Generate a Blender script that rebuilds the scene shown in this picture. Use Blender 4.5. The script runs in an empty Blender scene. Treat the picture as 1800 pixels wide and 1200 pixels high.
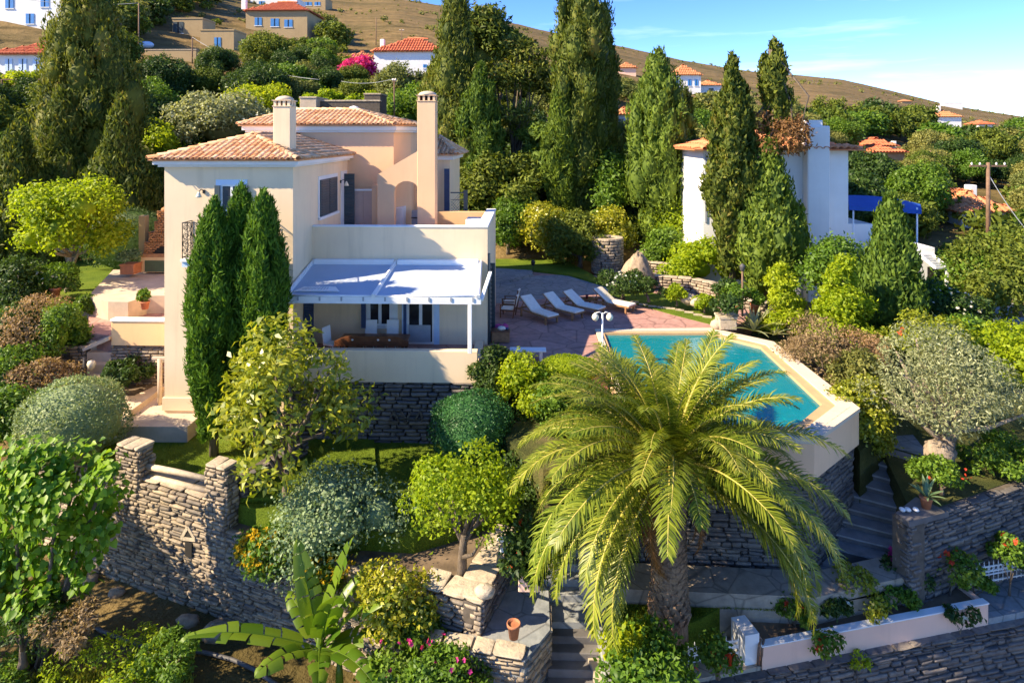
import bpy, bmesh, math, random
import numpy as np
from math import sin, cos, pi, radians, sqrt, atan2
from mathutils import Vector, Matrix
from mathutils.geometry import tessellate_polygon

SC = bpy.context.scene
COL = SC.collection
# ------------------------------------------------------------------ camera
CZ = 8.6            # camera height above the pool deck (deck = 0)
FPX = 1150.0        # focal length in pixels of the 1800 px wide photograph
YAW = radians(1.54)
HY = 240.0          # pixel row of the horizon
cam_d = bpy.data.cameras.new("camera")
cam_d.sensor_width = 36.0
cam_d.lens = FPX / 1800.0 * 36.0
cam_d.shift_y = -(600.0 - HY) / 1800.0
cam_d.clip_start = 0.2
cam_d.clip_end = 6000
cam = bpy.data.objects.new("camera", cam_d)
cam.location = (0, 0, CZ)
cam.rotation_euler = (pi / 2, 0, YAW)
COL.objects.link(cam)
SC.camera = cam
# ------------------------------------------------------------------ sky and sun
SUN_EL = radians(36)
SUN_AZ = radians(18)     # sun stands to the left (-X) and a little in front of the house
SUN_V = Vector((-cos(SUN_AZ) * cos(SUN_EL), -sin(SUN_AZ) * cos(SUN_EL), sin(SUN_EL)))
world = bpy.data.worlds.new("World")
SC.world = world
world.use_nodes = True
wn = world.node_tree
bg = wn.nodes["Background"]
sky = wn.nodes.new("ShaderNodeTexSky")
sky.sky_type = 'NISHITA'
sky.sun_disc = False
sky.sun_elevation = SUN_EL
sky.sun_rotation = atan2(SUN_V.x, SUN_V.y)
sky.altitude = 2000
sky.air_density = 0.8
sky.dust_density = 0.0
sky.ozone_density = 3.0
# thin cirrus streaks over the blue, by direction
tc = wn.nodes.new("ShaderNodeTexCoord")
mp = wn.nodes.new("ShaderNodeMapping")
mp.inputs['Scale'].default_value = (1.5, 1.5, 13.0)
mp.inputs['Rotation'].default_value = (0.0, 0.06, 0.0)
mp.inputs['Location'].default_value = (0.35, 0.0, 0.40)
nz = wn.nodes.new("ShaderNodeTexNoise")
nz.inputs['Scale'].default_value = 2.1
nz.inputs['Detail'].default_value = 7
nz.inputs['Roughness'].default_value = 0.55
rp = wn.nodes.new("ShaderNodeValToRGB")
rp.color_ramp.elements[0].position = 0.56
rp.color_ramp.elements[1].position = 0.92
rp.color_ramp.elements[1].color = (0.5, 0.5, 0.5, 1)
mx = wn.nodes.new("ShaderNodeMixRGB")
mx.inputs['Color2'].default_value = (6.6, 7.2, 8.0, 1)
wn.links.new(tc.outputs['Generated'], mp.inputs['Vector'])
wn.links.new(mp.outputs['Vector'], nz.inputs['Vector'])
wn.links.new(nz.outputs['Fac'], rp.inputs['Fac'])
wn.links.new(rp.outputs['Color'], mx.inputs['Fac'])
hs = wn.nodes.new("ShaderNodeHueSaturation")
hs.inputs['Saturation'].default_value = 1.22
hs.inputs['Hue'].default_value = 0.512
wn.links.new(sky.outputs['Color'], hs.inputs['Color'])
wn.links.new(hs.outputs['Color'], mx.inputs['Color1'])
wn.links.new(mx.outputs['Color'], bg.inputs['Color'])
bg.inputs['Strength'].default_value = 0.13
sun_d = bpy.data.lights.new("sun", 'SUN')
sun_d.energy = 4.6
sun_d.angle = radians(0.55)
sun_d.color = (1.0, 0.83, 0.58)
sun = bpy.data.objects.new("sun", sun_d)
sun.rotation_euler = (-SUN_V).to_track_quat('-Z', 'Y').to_euler()
sun.location = (-60, -10, 50)
COL.objects.link(sun)
SC.view_settings.view_transform = 'Standard'
SC.view_settings.look = 'None'
SC.view_settings.gamma = 1.0
SC.view_settings.use_curve_mapping = False
SC.view_settings.exposure = 1.44
SC.render.engine = 'CYCLES'
SC.cycles.max_bounces = 6
SC.cycles.diffuse_bounces = 4
SC.cycles.glossy_bounces = 3
SC.cycles.transmission_bounces = 4
SC.cycles.transparent_max_bounces = 8
SC.cycles.use_denoising = True

# ------------------------------------------------------------------ pixel helpers
def ray(px, py):
    u = (px - 900.0) / FPX
    v = (HY - py) / FPX
    return Vector((-sin(YAW) + u * cos(YAW), cos(YAW) + u * sin(YAW), v))
def PZ(px, py, z):
    d = ray(px, py)
    return d * ((z - CZ) / d.z) + Vector((0, 0, CZ))
def PY(px, py, Y):
    d = ray(px, py)
    return d * (Y / d.y) + Vector((0, 0, CZ))
def XY(px, py, z):
    p = PZ(px, py, z)
    return (p.x, p.y)
def M_PX(Y):
    return Y / FPX
def pix(x, y, z):
    r = x * cos(YAW) + y * sin(YAW)
    d = -x * sin(YAW) + y * cos(YAW)
    return 900 + FPX * r / d, HY - FPX * (z - CZ) / d, d
def on_line(px, A, B):
    "point (x, y) where the pixel column px crosses the plan line A-B"
    d = ray(px, 0)
    ax, ay = A; bx, by = B
    ex, ey = bx - ax, by - ay
    det = d.x * (-ey) - d.y * (-ex)
    s = (ax * (-ey) - ay * (-ex)) / det
    return (d.x * s, d.y * s)

# ------------------------------------------------------------------ object helpers
def tag(o, label=None, cat=None, group=None, kind=None):
    if label: o["label"] = label
    if cat: o["category"] = cat
    if group: o["group"] = group
    if kind: o["kind"] = kind
    return o
def thing(name, label, cat, loc=(0, 0, 0), rz=0.0, group=None):
    o = bpy.data.objects.new(name, None)
    o.empty_display_size = 0.2
    o.location = loc
    o.rotation_euler = (0, 0, rz)
    COL.objects.link(o)
    return tag(o, label, cat, group)
def base_of(parent):
    p = Vector((0, 0, 0))
    while parent is not None:
        p += parent.location
        parent = parent.parent
    return p
def link_mesh(name, me, parent=None):
    o = bpy.data.objects.new(name, me)
    COL.objects.link(o)
    if parent is not None: o.parent = parent
    return o
def kids(o):
    return [c for c in o.children]
def copy_tree(o, parent=None, memo=None):
    c = o.copy()
    COL.objects.link(c)
    c.parent = parent
    for ch in kids(o):
        copy_tree(ch, c)
    return c

class MB:
    "collects shapes in world coordinates; build() links them as one mesh object"
    def __init__(s):
        s.v = []; s.f = []; s.sm = []
    def add(s, vs, fs, smooth=False):
        n = len(s.v)
        s.v += [tuple(p) for p in vs]
        s.f += [tuple(i + n for i in f) for f in fs]
        s.sm += [smooth] * len(fs)
        return s
    def box(s, x0, x1, y0, y1, z0, z1):
        if x0 > x1: x0, x1 = x1, x0
        if y0 > y1: y0, y1 = y1, y0
        if z0 > z1: z0, z1 = z1, z0
        vs = [(x0, y0, z0), (x1, y0, z0), (x1, y1, z0), (x0, y1, z0), (x0, y0, z1), (x1, y0, z1), (x1, y1, z1), (x0, y1, z1)]
        return s.add(vs, [(0, 3, 2, 1), (4, 5, 6, 7), (0, 1, 5, 4), (1, 2, 6, 5), (2, 3, 7, 6), (3, 0, 4, 7)])
    def bbox(s, x0, x1, y0, y1, z0, z1, b=0.02):
        "box with its upright and top edges chamfered"
        p = [(x0 + b, y0), (x1 - b, y0), (x1, y0 + b), (x1, y1 - b), (x1 - b, y1), (x0 + b, y1), (x0, y1 - b), (x0, y0 + b)]
        cx, cy = (x0 + x1) / 2, (y0 + y1) / 2
        def ins(q):
            return (q[0] + (b if q[0] < cx else -b), q[1] + (b if q[1] < cy else -b))
        vs = [(a, c, z0) for a, c in p] + [(a, c, z1 - b) for a, c in p] + [(*ins(q), z1) for q in p]
        fs = [tuple(range(7, -1, -1)), tuple(range(16, 24))]
        for i in range(8):
            j = (i + 1) % 8
            fs += [(i, j, 8 + j, 8 + i), (8 + i, 8 + j, 16 + j, 16 + i)]
        return s.add(vs, fs)
    def obox(s, c, size, rz=0.0, rx=0.0, ry=0.0):
        M = Matrix.Translation(c) @ Matrix.Rotation(rz, 4, 'Z') @ Matrix.Rotation(ry, 4, 'Y') @ Matrix.Rotation(rx, 4, 'X')
        a, b, d = size[0] / 2, size[1] / 2, size[2] / 2
        vs = [M @ Vector(q) for q in [(-a, -b, -d), (a, -b, -d), (a, b, -d), (-a, b, -d), (-a, -b, d), (a, -b, d), (a, b, d), (-a, b, d)]]
        return s.add(vs, [(0, 3, 2, 1), (4, 5, 6, 7), (0, 1, 5, 4), (1, 2, 6, 5), (2, 3, 7, 6), (3, 0, 4, 7)])
    def prism(s, poly, z0, z1):
        n = len(poly)
        a = sum(poly[i][0] * poly[(i + 1) % n][1] - poly[(i + 1) % n][0] * poly[i][1] for i in range(n))
        if a < 0: poly = poly[::-1]
        zt = z1 if callable(z1) else (lambda x, y: z1)
        vs = [(x, y, z0) for x, y in poly] + [(x, y, zt(x, y)) for x, y in poly]
        tris = tessellate_polygon([[Vector((x, y, 0)) for x, y in poly]])
        fs = []
        for t in tris:
            p = [poly[i] for i in t]
            cr = (p[1][0] - p[0][0]) * (p[2][1] - p[0][1]) - (p[2][0] - p[0][0]) * (p[1][1] - p[0][1])
            if cr < 0: t = t[::-1]
            fs.append(tuple(i + n for i in t))
        for i in range(n):
            j = (i + 1) % n
            fs.append((i, j, n + j, n + i))
        return s.add(vs, fs)
    def ring(s, outer, inner, z0, z1):
        "flat band between two closed outlines of equal length"
        n = len(outer)
        vs = [(x, y, z1) for x, y in outer] + [(x, y, z1) for x, y in inner] + [(x, y, z0) for x, y in outer] + [(x, y, z0) for x, y in inner]
        fs = []
        for i in range(n):
            j = (i + 1) % n
            fs += [(i, j, n + j, n + i), (2 * n + i, 2 * n + j, j, i), (n + i, n + j, 3 * n + j, 3 * n + i)]
        return s.add(vs, fs)
    def beam(s, a, b, w, h):
        "rectangular bar from a to b"
        a = Vector(a); b = Vector(b); d = (b - a).normalized()
        up = Vector((0, 0, 1)) if abs(d.z) < 0.95 else Vector((0, 1, 0))
        r = d.cross(up).normalized(); u = r.cross(d)
        q = [(-w / 2, -h / 2), (w / 2, -h / 2), (w / 2, h / 2), (-w / 2, h / 2)]
        vs = [a + r * x + u * y for x, y in q] + [b + r * x + u * y for x, y in q]
        return s.add(vs, [(0, 1, 2, 3), (7, 6, 5, 4), (0, 4, 5, 1), (1, 5, 6, 2), (2, 6, 7, 3), (3, 7, 4, 0)])
    def tube(s, pts, rad, n=8, cap=True):
        pts = [Vector(p) for p in pts]
        if not hasattr(rad, '__len__'): rad = [rad] * len(pts)
        vs = []; prev = None
        for i, p in enumerate(pts):
            d = (pts[min(i + 1, len(pts) - 1)] - pts[max(i - 1, 0)])
            if d.length < 1e-9: d = Vector((0, 0, 1))
            d.normalize()
            if prev is None:
                up = Vector((1, 0, 0)) if abs(d.x) < 0.9 else Vector((0, 1, 0))
                r = d.cross(up).normalized()
            else:
                r = (prev - d * prev.dot(d))
                r = r.normalized() if r.length > 1e-6 else d.orthogonal().normalized()
            prev = r
            u = d.cross(r)
            for k in range(n):
                a = 2 * pi * k / n
                vs.append(p + (r * cos(a) + u * sin(a)) * rad[i])
        fs = []
        for i in range(len(pts) - 1):
            for k in range(n):
                k2 = (k + 1) % n
                fs.append((i * n + k, i * n + k2, (i + 1) * n + k2, (i + 1) * n + k))
        s.add(vs, fs, True)
        if cap:
            m = len(s.v) - len(vs)
            s.f += [tuple(m + k for k in range(n - 1, -1, -1)), tuple(m + (len(pts) - 1) * n + k for k in range(n))]
            s.sm += [False, False]
        return s
    def lathe(s, c, prof, n=16, smooth=True, a0=0.0):
        vs = []
        for r, z in prof:
            for k in range(n):
                a = 2 * pi * k / n + a0
                vs.append((c[0] + r * cos(a), c[1] + r * sin(a), c[2] + z))
        fs = []
        for i in range(len(prof) - 1):
            for k in range(n):
                k2 = (k + 1) % n
                fs.append((i * n + k, i * n + k2, (i + 1) * n + k2, (i + 1) * n + k))
        s.add(vs, fs, smooth)
        m = len(s.v) - len(vs)
        s.f += [tuple(m + k for k in range(n - 1, -1, -1)), tuple(m + (len(prof) - 1) * n + k for k in range(n))]
        s.sm += [False, False]
        return s
    def plate(s, org, ex, ey, outer, holes, thick):
        "flat wall with openings: 2-D outlines on axes ex, ey from org, extruded by thick along ex x ey"
        org = Vector(org); ex = Vector(ex); ey = Vector(ey); nrm = ex.cross(ey).normalized()
        loops = [outer] + holes
        flat = [p for l in loops for p in l]
        tris = tessellate_polygon([[Vector((x, y, 0)) for x, y in l] for l in loops])
        n = len(flat)
        f3 = [org + ex * x + ey * y for x, y in flat]
        vs = [p + nrm * thick for p in f3] + f3
        fs = []
        for t in tris:
            p = [flat[i] for i in t]
            cr = (p[1][0] - p[0][0]) * (p[2][1] - p[0][1]) - (p[2][0] - p[0][0]) * (p[1][1] - p[0][1])
            if cr < 0: t = t[::-1]
            fs += [tuple(t), tuple(n + i for i in t[::-1])]
        k = 0
        for l in loops:
            for i in range(len(l)):
                a, b = k + i, k + (i + 1) % len(l)
                fs.append((n + a, n + b, b, a))
            k += len(l)
        return s.add(vs, fs)
    def build(s, name, mat, parent=None):
        me = bpy.data.meshes.new(name)
        o = base_of(parent)
        me.from_pydata([(x - o.x, y - o.y, z - o.z) for x, y, z in s.v], [], s.f)
        me.materials.append(mat)
        if any(s.sm):
            me.polygons.foreach_set('use_smooth', s.sm)
        me.validate()
        me.update()
        return link_mesh(name, me, parent)

def np_mesh(name, V, F, mat, smooth=False):
    "numpy verts (n,3) and quad or tri faces (m,k) to mesh data"
    me = bpy.data.meshes.new(name)
    V = np.asarray(V, dtype=np.float32); F = np.asarray(F, dtype=np.int32)
    me.vertices.add(len(V)); me.vertices.foreach_set('co', V.ravel())
    k = F.shape[1]
    me.loops.add(F.size); me.loops.foreach_set('vertex_index', F.ravel())
    me.polygons.add(len(F)); me.polygons.foreach_set('loop_start', np.arange(0, F.size, k, dtype=np.int32))
    if smooth: me.polygons.foreach_set('use_smooth', np.ones(len(F), dtype=bool))
    me.materials.append(mat)
    me.update(calc_edges=True)
    return me

# ------------------------------------------------------------------ materials
MATS = {}
class NT:
    def __init__(s, name):
        s.m = bpy.data.materials.new(name); s.m.use_nodes = True
        s.t = s.m.node_tree; s.n = s.t.nodes
        s.p = s.n['Principled BSDF']; s.out = s.n['Material Output']
    def new(s, t, **kw):
        n = s.n.new('ShaderNode' + t)
        for k, v in kw.items():
            if k in n.inputs: n.inputs[k].default_value = v
            else: setattr(n, k, v)
        return n
    def ln(s, a, b): s.t.links.new(a, b)
    def noise(s, scale, detail=4, rough=0.55, vec=None, dist=0.0):
        n = s.new('TexNoise'); n.inputs['Scale'].default_value = scale; n.inputs['Detail'].default_value = detail
        n.inputs['Roughness'].default_value = rough; n.inputs['Distortion'].default_value = dist
        if vec is not None: s.ln(vec, n.inputs['Vector'])
        return n.outputs['Fac']
    def ramp(s, fac, stops):
        r = s.new('ValToRGB'); e = r.color_ramp.elements
        while len(e) < len(stops): e.new(0.5)
        for i, (p, c) in enumerate(stops):
            e[i].position = p; e[i].color = (*c, 1) if len(c) == 3 else c
        s.ln(fac, r.inputs['Fac']); return r.outputs['Color']
    def mix(s, fac, a, b, bt='MIX'):
        n = s.new('MixRGB'); n.blend_type = bt
        for inp, v in (('Fac', fac), ('Color1', a), ('Color2', b)):
            if hasattr(v, 'links') or hasattr(v, 'is_linked'): s.ln(v, n.inputs[inp])
            elif isinstance(v, (int, float)): n.inputs[inp].default_value = v
            else: n.inputs[inp].default_value = (*v, 1)
        return n.outputs['Color']
    def math(s, op, a, b=None):
        n = s.new('Math'); n.operation = op
        for i, v in ((0, a), (1, b)):
            if v is None: continue
            if isinstance(v, (int, float)): n.inputs[i].default_value = v
            else: s.ln(v, n.inputs[i])
        return n.outputs[0]
    def pos(s):
        return s.new('NewGeometry').outputs['Position']
    def objco(s):
        return s.new('TexCoord').outputs['Object']
    def scaled(s, vec, sc, rot=(0, 0, 0)):
        m = s.new('Mapping'); m.inputs['Scale'].default_value = sc; m.inputs['Rotation'].default_value = rot
        s.ln(vec, m.inputs['Vector']); return m.outputs['Vector']
    def rnd(s):
        a = s.new('NewGeometry').outputs['Random Per Island']; b = s.new('ObjectInfo').outputs['Random']
        return s.math('FRACT', s.math('ADD', a, b))
    def bump(s, h, st=0.4, d=0.02):
        b = s.new('Bump'); b.inputs['Strength'].default_value = st; b.inputs['Distance'].default_value = d
        s.ln(h, b.inputs['Height']); s.ln(b.outputs['Normal'], s.p.inputs['Normal'])
    def col(s, c):
        if hasattr(c, 'is_linked'): s.ln(c, s.p.inputs['Base Color'])
        else: s.p.inputs['Base Color'].default_value = (*c, 1)
    def rough(s, r): s.p.inputs['Roughness'].default_value = r
    def spec(s, r): s.p.inputs['Specular IOR Level'].default_value = r

def m_plain(name, c, rough=0.6, var=0.12, scale=3.0, bump=0.0, metal=0.0, spec=0.4):
    t = NT(name); P = t.pos()
    f = t.noise(scale, 5, 0.6, P)
    d = tuple(max(0, x * (1 - var)) for x in c); l = tuple(min(1, x * (1 + var)) for x in c)
    t.col(t.ramp(f, [(0.3, d), (0.7, l)])); t.rough(rough); t.spec(spec)
    t.p.inputs['Metallic'].default_value = metal
    if bump: t.bump(t.noise(scale * 12, 3, 0.6, P), bump, 0.01)
    return t.m
def m_plaster(name, c, stain=0.38):
    t = NT(name); P = t.pos()
    big = t.noise(0.5, 5, 0.6, P)
    streak = t.noise(1.0, 5, 0.6, t.scaled(P, (2.6, 2.6, 0.25)))
    c1 = tuple(x * 0.93 for x in c); c2 = tuple(min(1, x * 1.05) for x in c)
    base = t.ramp(big, [(0.3, c1), (0.7, c2)])
    st = t.ramp(streak, [(0.52, (0, 0, 0)), (0.78, (stain, stain, stain))])
    t.col(t.mix(st, base, tuple(x * 0.62 for x in (c[0], c[1] * 0.97, c[2] * 0.9))))
    t.rough(0.9); t.spec(0.2)
    t.bump(t.noise(40, 3, 0.6, P), 0.25, 0.006)
    return t.m
def m_stone(name, cols, rough=0.85):
    t = NT(name); P = t.pos(); r = t.rnd()
    n = len(cols)
    base = t.ramp(r, [((i + 0.5) / n, c) for i, c in enumerate(cols)])
    f = t.noise(5, 6, 0.65, P)
    v = t.ramp(f, [(0.3, (0.62, 0.60, 0.58)), (0.5, (0.95, 0.95, 0.95)), (0.72, (1.25, 1.2, 1.1))])
    c = t.mix(1.0, base, v, 'MULTIPLY')
    lich = t.ramp(t.noise(1.7, 5, 0.7, P), [(0.62, (0, 0, 0)), (0.75, (0.5, 0.5, 0.5))])
    t.col(t.mix(lich, c, (0.42, 0.39, 0.30))); t.rough(rough); t.spec(0.25)
    t.bump(t.noise(14, 6, 0.7, t.scaled(P, (1, 1, 2.2))), 0.8, 0.03)
    return t.m
def m_leaf(name, dark, light, trans=0.3, rough=0.55, spec=0.3, clump=0.9, tint=None):
    t = NT(name)
    r = t.rnd()
    f = t.noise(clump, 3, 0.5, t.pos())
    k = t.math('ADD', t.math('MULTIPLY', r, 0.55), t.math('MULTIPLY', f, 0.5))
    stops = [(0.22, dark), (0.72, light)]
    if tint: stops.append((0.86, tint))
    c = t.ramp(k, stops)
    c = t.mix(1.0, c, t.ramp(t.new('ObjectInfo').outputs['Random'], [(0.0, (0.82, 0.9, 0.85)), (1.0, (1.15, 1.08, 1.0))]), 'MULTIPLY')
    t.col(c); t.rough(rough); t.spec(spec)
    tr = t.new('BsdfTranslucent'); t.ln(t.mix(1.0, c, (1.25, 1.2, 0.55), 'MULTIPLY'), tr.inputs['Color'])
    ms = t.new('MixShader'); ms.inputs['Fac'].default_value = min(.5, trans + .08)
    t.ln(t.p.outputs[0], ms.inputs[1]); t.ln(tr.outputs[0], ms.inputs[2]); t.ln(ms.outputs[0], t.out.inputs['Surface'])
    return t.m
def m_bark(name, a, b):
    t = NT(name); P = t.pos()
    t.col(t.ramp(t.noise(6, 6, 0.7, t.scaled(P, (1.6, 1.6, 0.5))), [(0.3, a), (0.7, b)])); t.rough(0.9)
    t.bump(t.noise(12, 5, 0.7, t.scaled(P, (2, 2, 0.5))), 0.8, 0.04)
    return t.m
def m_grass(name, a, b, c):
    t = NT(name); P = t.pos()
    f = t.noise(0.7, 6, 0.65, P); g = t.noise(22, 4, 0.7, P)
    base = t.ramp(f, [(0.3, a), (0.55, b), (0.75, c)])
    t.col(t.mix(1.0, base, t.ramp(g, [(0.3, (0.6, 0.62, 0.55)), (0.7, (1.3, 1.25, 1.1))]), 'MULTIPLY'))
    t.rough(0.85); t.spec(0.15); t.bump(g, 1.0, 0.06)
    return t.m

M = MATS
M['cream'] = m_plaster('cream_plaster', (0.87, 0.68, 0.45))
M['peach'] = m_plaster('peach_plaster', (0.86, 0.56, 0.33), 0.15)
M['apricot'] = m_plaster('apricot_plaster', (0.84, 0.55, 0.28), 0.2)
M['rosewall'] = m_plaster('rose_plaster', (0.86, 0.55, 0.40), 0.3)
M['poolwall'] = m_plaster('peach_pool_plaster', (0.86, 0.56, 0.34), 0.2)
M['white'] = m_plaster('white_limewash', (0.80, 0.79, 0.76), 0.12)
M['ochre'] = m_plaster('ochre_render', (0.42, 0.31, 0.17), 0.3)
M['whitepaint'] = m_plain('white_paint', (0.80, 0.80, 0.79), 0.35, 0.04)
M['bluewhite'] = m_plain('pale_blue_paint', (0.55, 0.68, 0.84), 0.5, 0.05)
M['shutter'] = m_plain('dark_green_blue_paint', (0.055, 0.075, 0.085), 0.45, 0.15)
M['navy'] = m_plain('navy_paint', (0.03, 0.06, 0.14), 0.45, 0.15)
M['blue'] = m_plain('blue_paint', (0.05, 0.22, 0.55), 0.5, 0.12)
M['iron'] = m_plain('black_iron', (0.015, 0.015, 0.017), 0.45, 0.2)
M['whiteiron'] = m_plain('white_iron', (0.72, 0.75, 0.76), 0.4, 0.08)
M['wood'] = m_plain('teak_wood', (0.33, 0.17, 0.075), 0.55, 0.3, 6)
M['darkwood'] = m_plain('brown_varnished_wood', (0.17, 0.065, 0.028), 0.35, 0.25, 5)
M['oldwood'] = m_plain('weathered_pole_wood', (0.20, 0.12, 0.075), 0.85, 0.3, 4, 0.4)
M['logwood'] = m_plain('pale_log', (0.50, 0.41, 0.30), 0.8, 0.25, 5, 0.4)
M['canvas'] = m_plain('awning_fabric', (0.42, 0.48, 0.57), 0.8, 0.04, 1.2)
M['cushion'] = m_plain('cream_cushion', (0.80, 0.74, 0.64), 0.9, 0.08, 8, 0.2)
M['mauve'] = m_plain('mauve_door', (0.56, 0.38, 0.30), 0.7, 0.06)
M['terracotta'] = m_plain('terracotta_pot', (0.42, 0.16, 0.075), 0.8, 0.2, 5, 0.2)
M['brick'] = m_stone('brick_clay', [(0.50, 0.24, 0.10), (0.58, 0.30, 0.14), (0.42, 0.20, 0.09)])
M['awnblue'] = m_plain('blue_awning', (0.012, 0.075, 0.36), 0.8, 0.1)
M['gold'] = m_plain('lamp_glass', (0.75, 0.68, 0.52), 0.25, 0.06)
M['pink'] = m_plain('pink_cloth', (0.55, 0.07, 0.22), 0.8, 0.3, 9)
M['rock'] = m_stone('boulder_rock', [(0.34, 0.26, 0.19), (0.38, 0.29, 0.20)])
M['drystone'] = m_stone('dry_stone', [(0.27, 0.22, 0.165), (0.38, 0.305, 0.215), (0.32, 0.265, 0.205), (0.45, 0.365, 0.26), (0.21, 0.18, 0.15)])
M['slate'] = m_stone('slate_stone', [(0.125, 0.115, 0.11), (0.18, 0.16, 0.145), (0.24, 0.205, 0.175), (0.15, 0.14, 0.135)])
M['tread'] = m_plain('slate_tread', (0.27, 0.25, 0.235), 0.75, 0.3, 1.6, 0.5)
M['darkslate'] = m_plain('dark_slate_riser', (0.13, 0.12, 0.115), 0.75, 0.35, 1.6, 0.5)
M['mortar'] = m_plain('dark_joint', (0.11, 0.09, 0.07), 0.95, 0.3, 6, 0.4)
M['cap'] = m_stone('flat_cap_stone', [(0.46, 0.38, 0.28), (0.52, 0.44, 0.33)])
M['patio'] = m_plain('pale_patio_slab', (0.56, 0.45, 0.33), 0.85, 0.16, 1.5, 0.3)
M['oldlead'] = m_plain('grey_pipe', (0.09, 0.085, 0.085), 0.6, 0.2)
M['rubber'] = m_plain('black_hose', (0.02, 0.02, 0.022), 0.5, 0.3)
M['acgrey'] = m_plain('grey_metal_case', (0.35, 0.37, 0.40), 0.5, 0.1)

def m_tile(name, cols):
    t = NT(name); r = t.rnd(); n = len(cols)
    base = t.ramp(r, [((i + 0.5) / n, c) for i, c in enumerate(cols)])
    f = t.ramp(t.noise(4.0, 6, 0.65, t.pos()), [(0.3, (0.78, 0.74, 0.7)), (0.7, (1.15, 1.15, 1.15))])
    t.col(t.mix(1.0, base, f, 'MULTIPLY')); t.rough(0.85); t.spec(0.2)
    t.bump(t.noise(25, 4, 0.6, t.pos()), 0.3, 0.01)
    return t.m
M['tile'] = m_tile('clay_roof_tile', [(0.60, 0.31, 0.15), (0.70, 0.44, 0.25), (0.76, 0.55, 0.36), (0.64, 0.35, 0.17), (0.72, 0.48, 0.30)])
M['redtile'] = m_tile('red_roof_tile', [(0.52, 0.14, 0.07), (0.60, 0.19, 0.09), (0.55, 0.16, 0.08)])
M['orangetile'] = m_tile('orange_roof_tile', [(0.56, 0.22, 0.10), (0.62, 0.27, 0.13), (0.58, 0.24, 0.11)])

def glass_mat():
    t = NT('window_glass'); t.col((0.022, 0.02, 0.022)); t.rough(0.08); t.spec(0.6); return t.m
M['glass'] = glass_mat()
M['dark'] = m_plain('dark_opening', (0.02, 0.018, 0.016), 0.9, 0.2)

def deck_mat(name, cols, slab):
    t = NT(name); P = t.pos()
    vo = t.new('TexVoronoi'); vo.feature = 'F1'; vo.inputs['Scale'].default_value = slab; t.ln(P, vo.inputs['Vector'])
    ve = t.new('TexVoronoi'); ve.feature = 'DISTANCE_TO_EDGE'; ve.inputs['Scale'].default_value = slab; t.ln(P, ve.inputs['Vector'])
    sep = t.new('SeparateColor'); t.ln(vo.outputs['Color'], sep.inputs[0])
    base = t.ramp(sep.outputs[0], [((i + 0.5) / len(cols), c) for i, c in enumerate(cols)])
    base = t.mix(1.0, base, t.ramp(t.noise(3, 6, 0.65, P), [(0.3, (0.72, 0.72, 0.72)), (0.7, (1.2, 1.18, 1.15))]), 'MULTIPLY')
    jt = t.ramp(ve.outputs['Distance'], [(0.0, (0.55, 0.55, 0.55)), (0.035, (1, 1, 1))])
    t.col(t.mix(1.0, base, jt, 'MULTIPLY')); t.rough(0.7); t.spec(0.3)
    t.bump(t.math('ADD', t.noise(9, 5, 0.6, P), ve.outputs['Distance']), 0.35, 0.03)
    return t.m
M['deck'] = deck_mat('rose_stone_deck', [(0.44, 0.245, 0.205), (0.48, 0.275, 0.23), (0.40, 0.23, 0.195)], 0.8)
M['slatedeck'] = deck_mat('pale_slate_paving', [(0.24, 0.26, 0.27), (0.30, 0.31, 0.30), (0.27, 0.28, 0.28)], 1.3)
M['lane'] = deck_mat('slate_lane_paving', [(0.115, 0.11, 0.11), (0.16, 0.145, 0.135), (0.20, 0.18, 0.165), (0.13, 0.125, 0.13)], 1.9)
M['path'] = deck_mat('sandy_path_paving', [(0.36, 0.30, 0.23), (0.40, 0.33, 0.25)], 1.1)
M['lawn'] = m_grass('mown_lawn', (0.085, 0.14, 0.012), (0.14, 0.205, 0.018), (0.20, 0.24, 0.028))
M['soil'] = m_plain('dry_soil', (0.17, 0.12, 0.075), 0.95, 0.45, 1.4, 0.8)
M['litter'] = m_grass('rough_ground_cover', (0.04, 0.055, 0.018), (0.10, 0.105, 0.035), (0.20, 0.155, 0.085))

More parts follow.
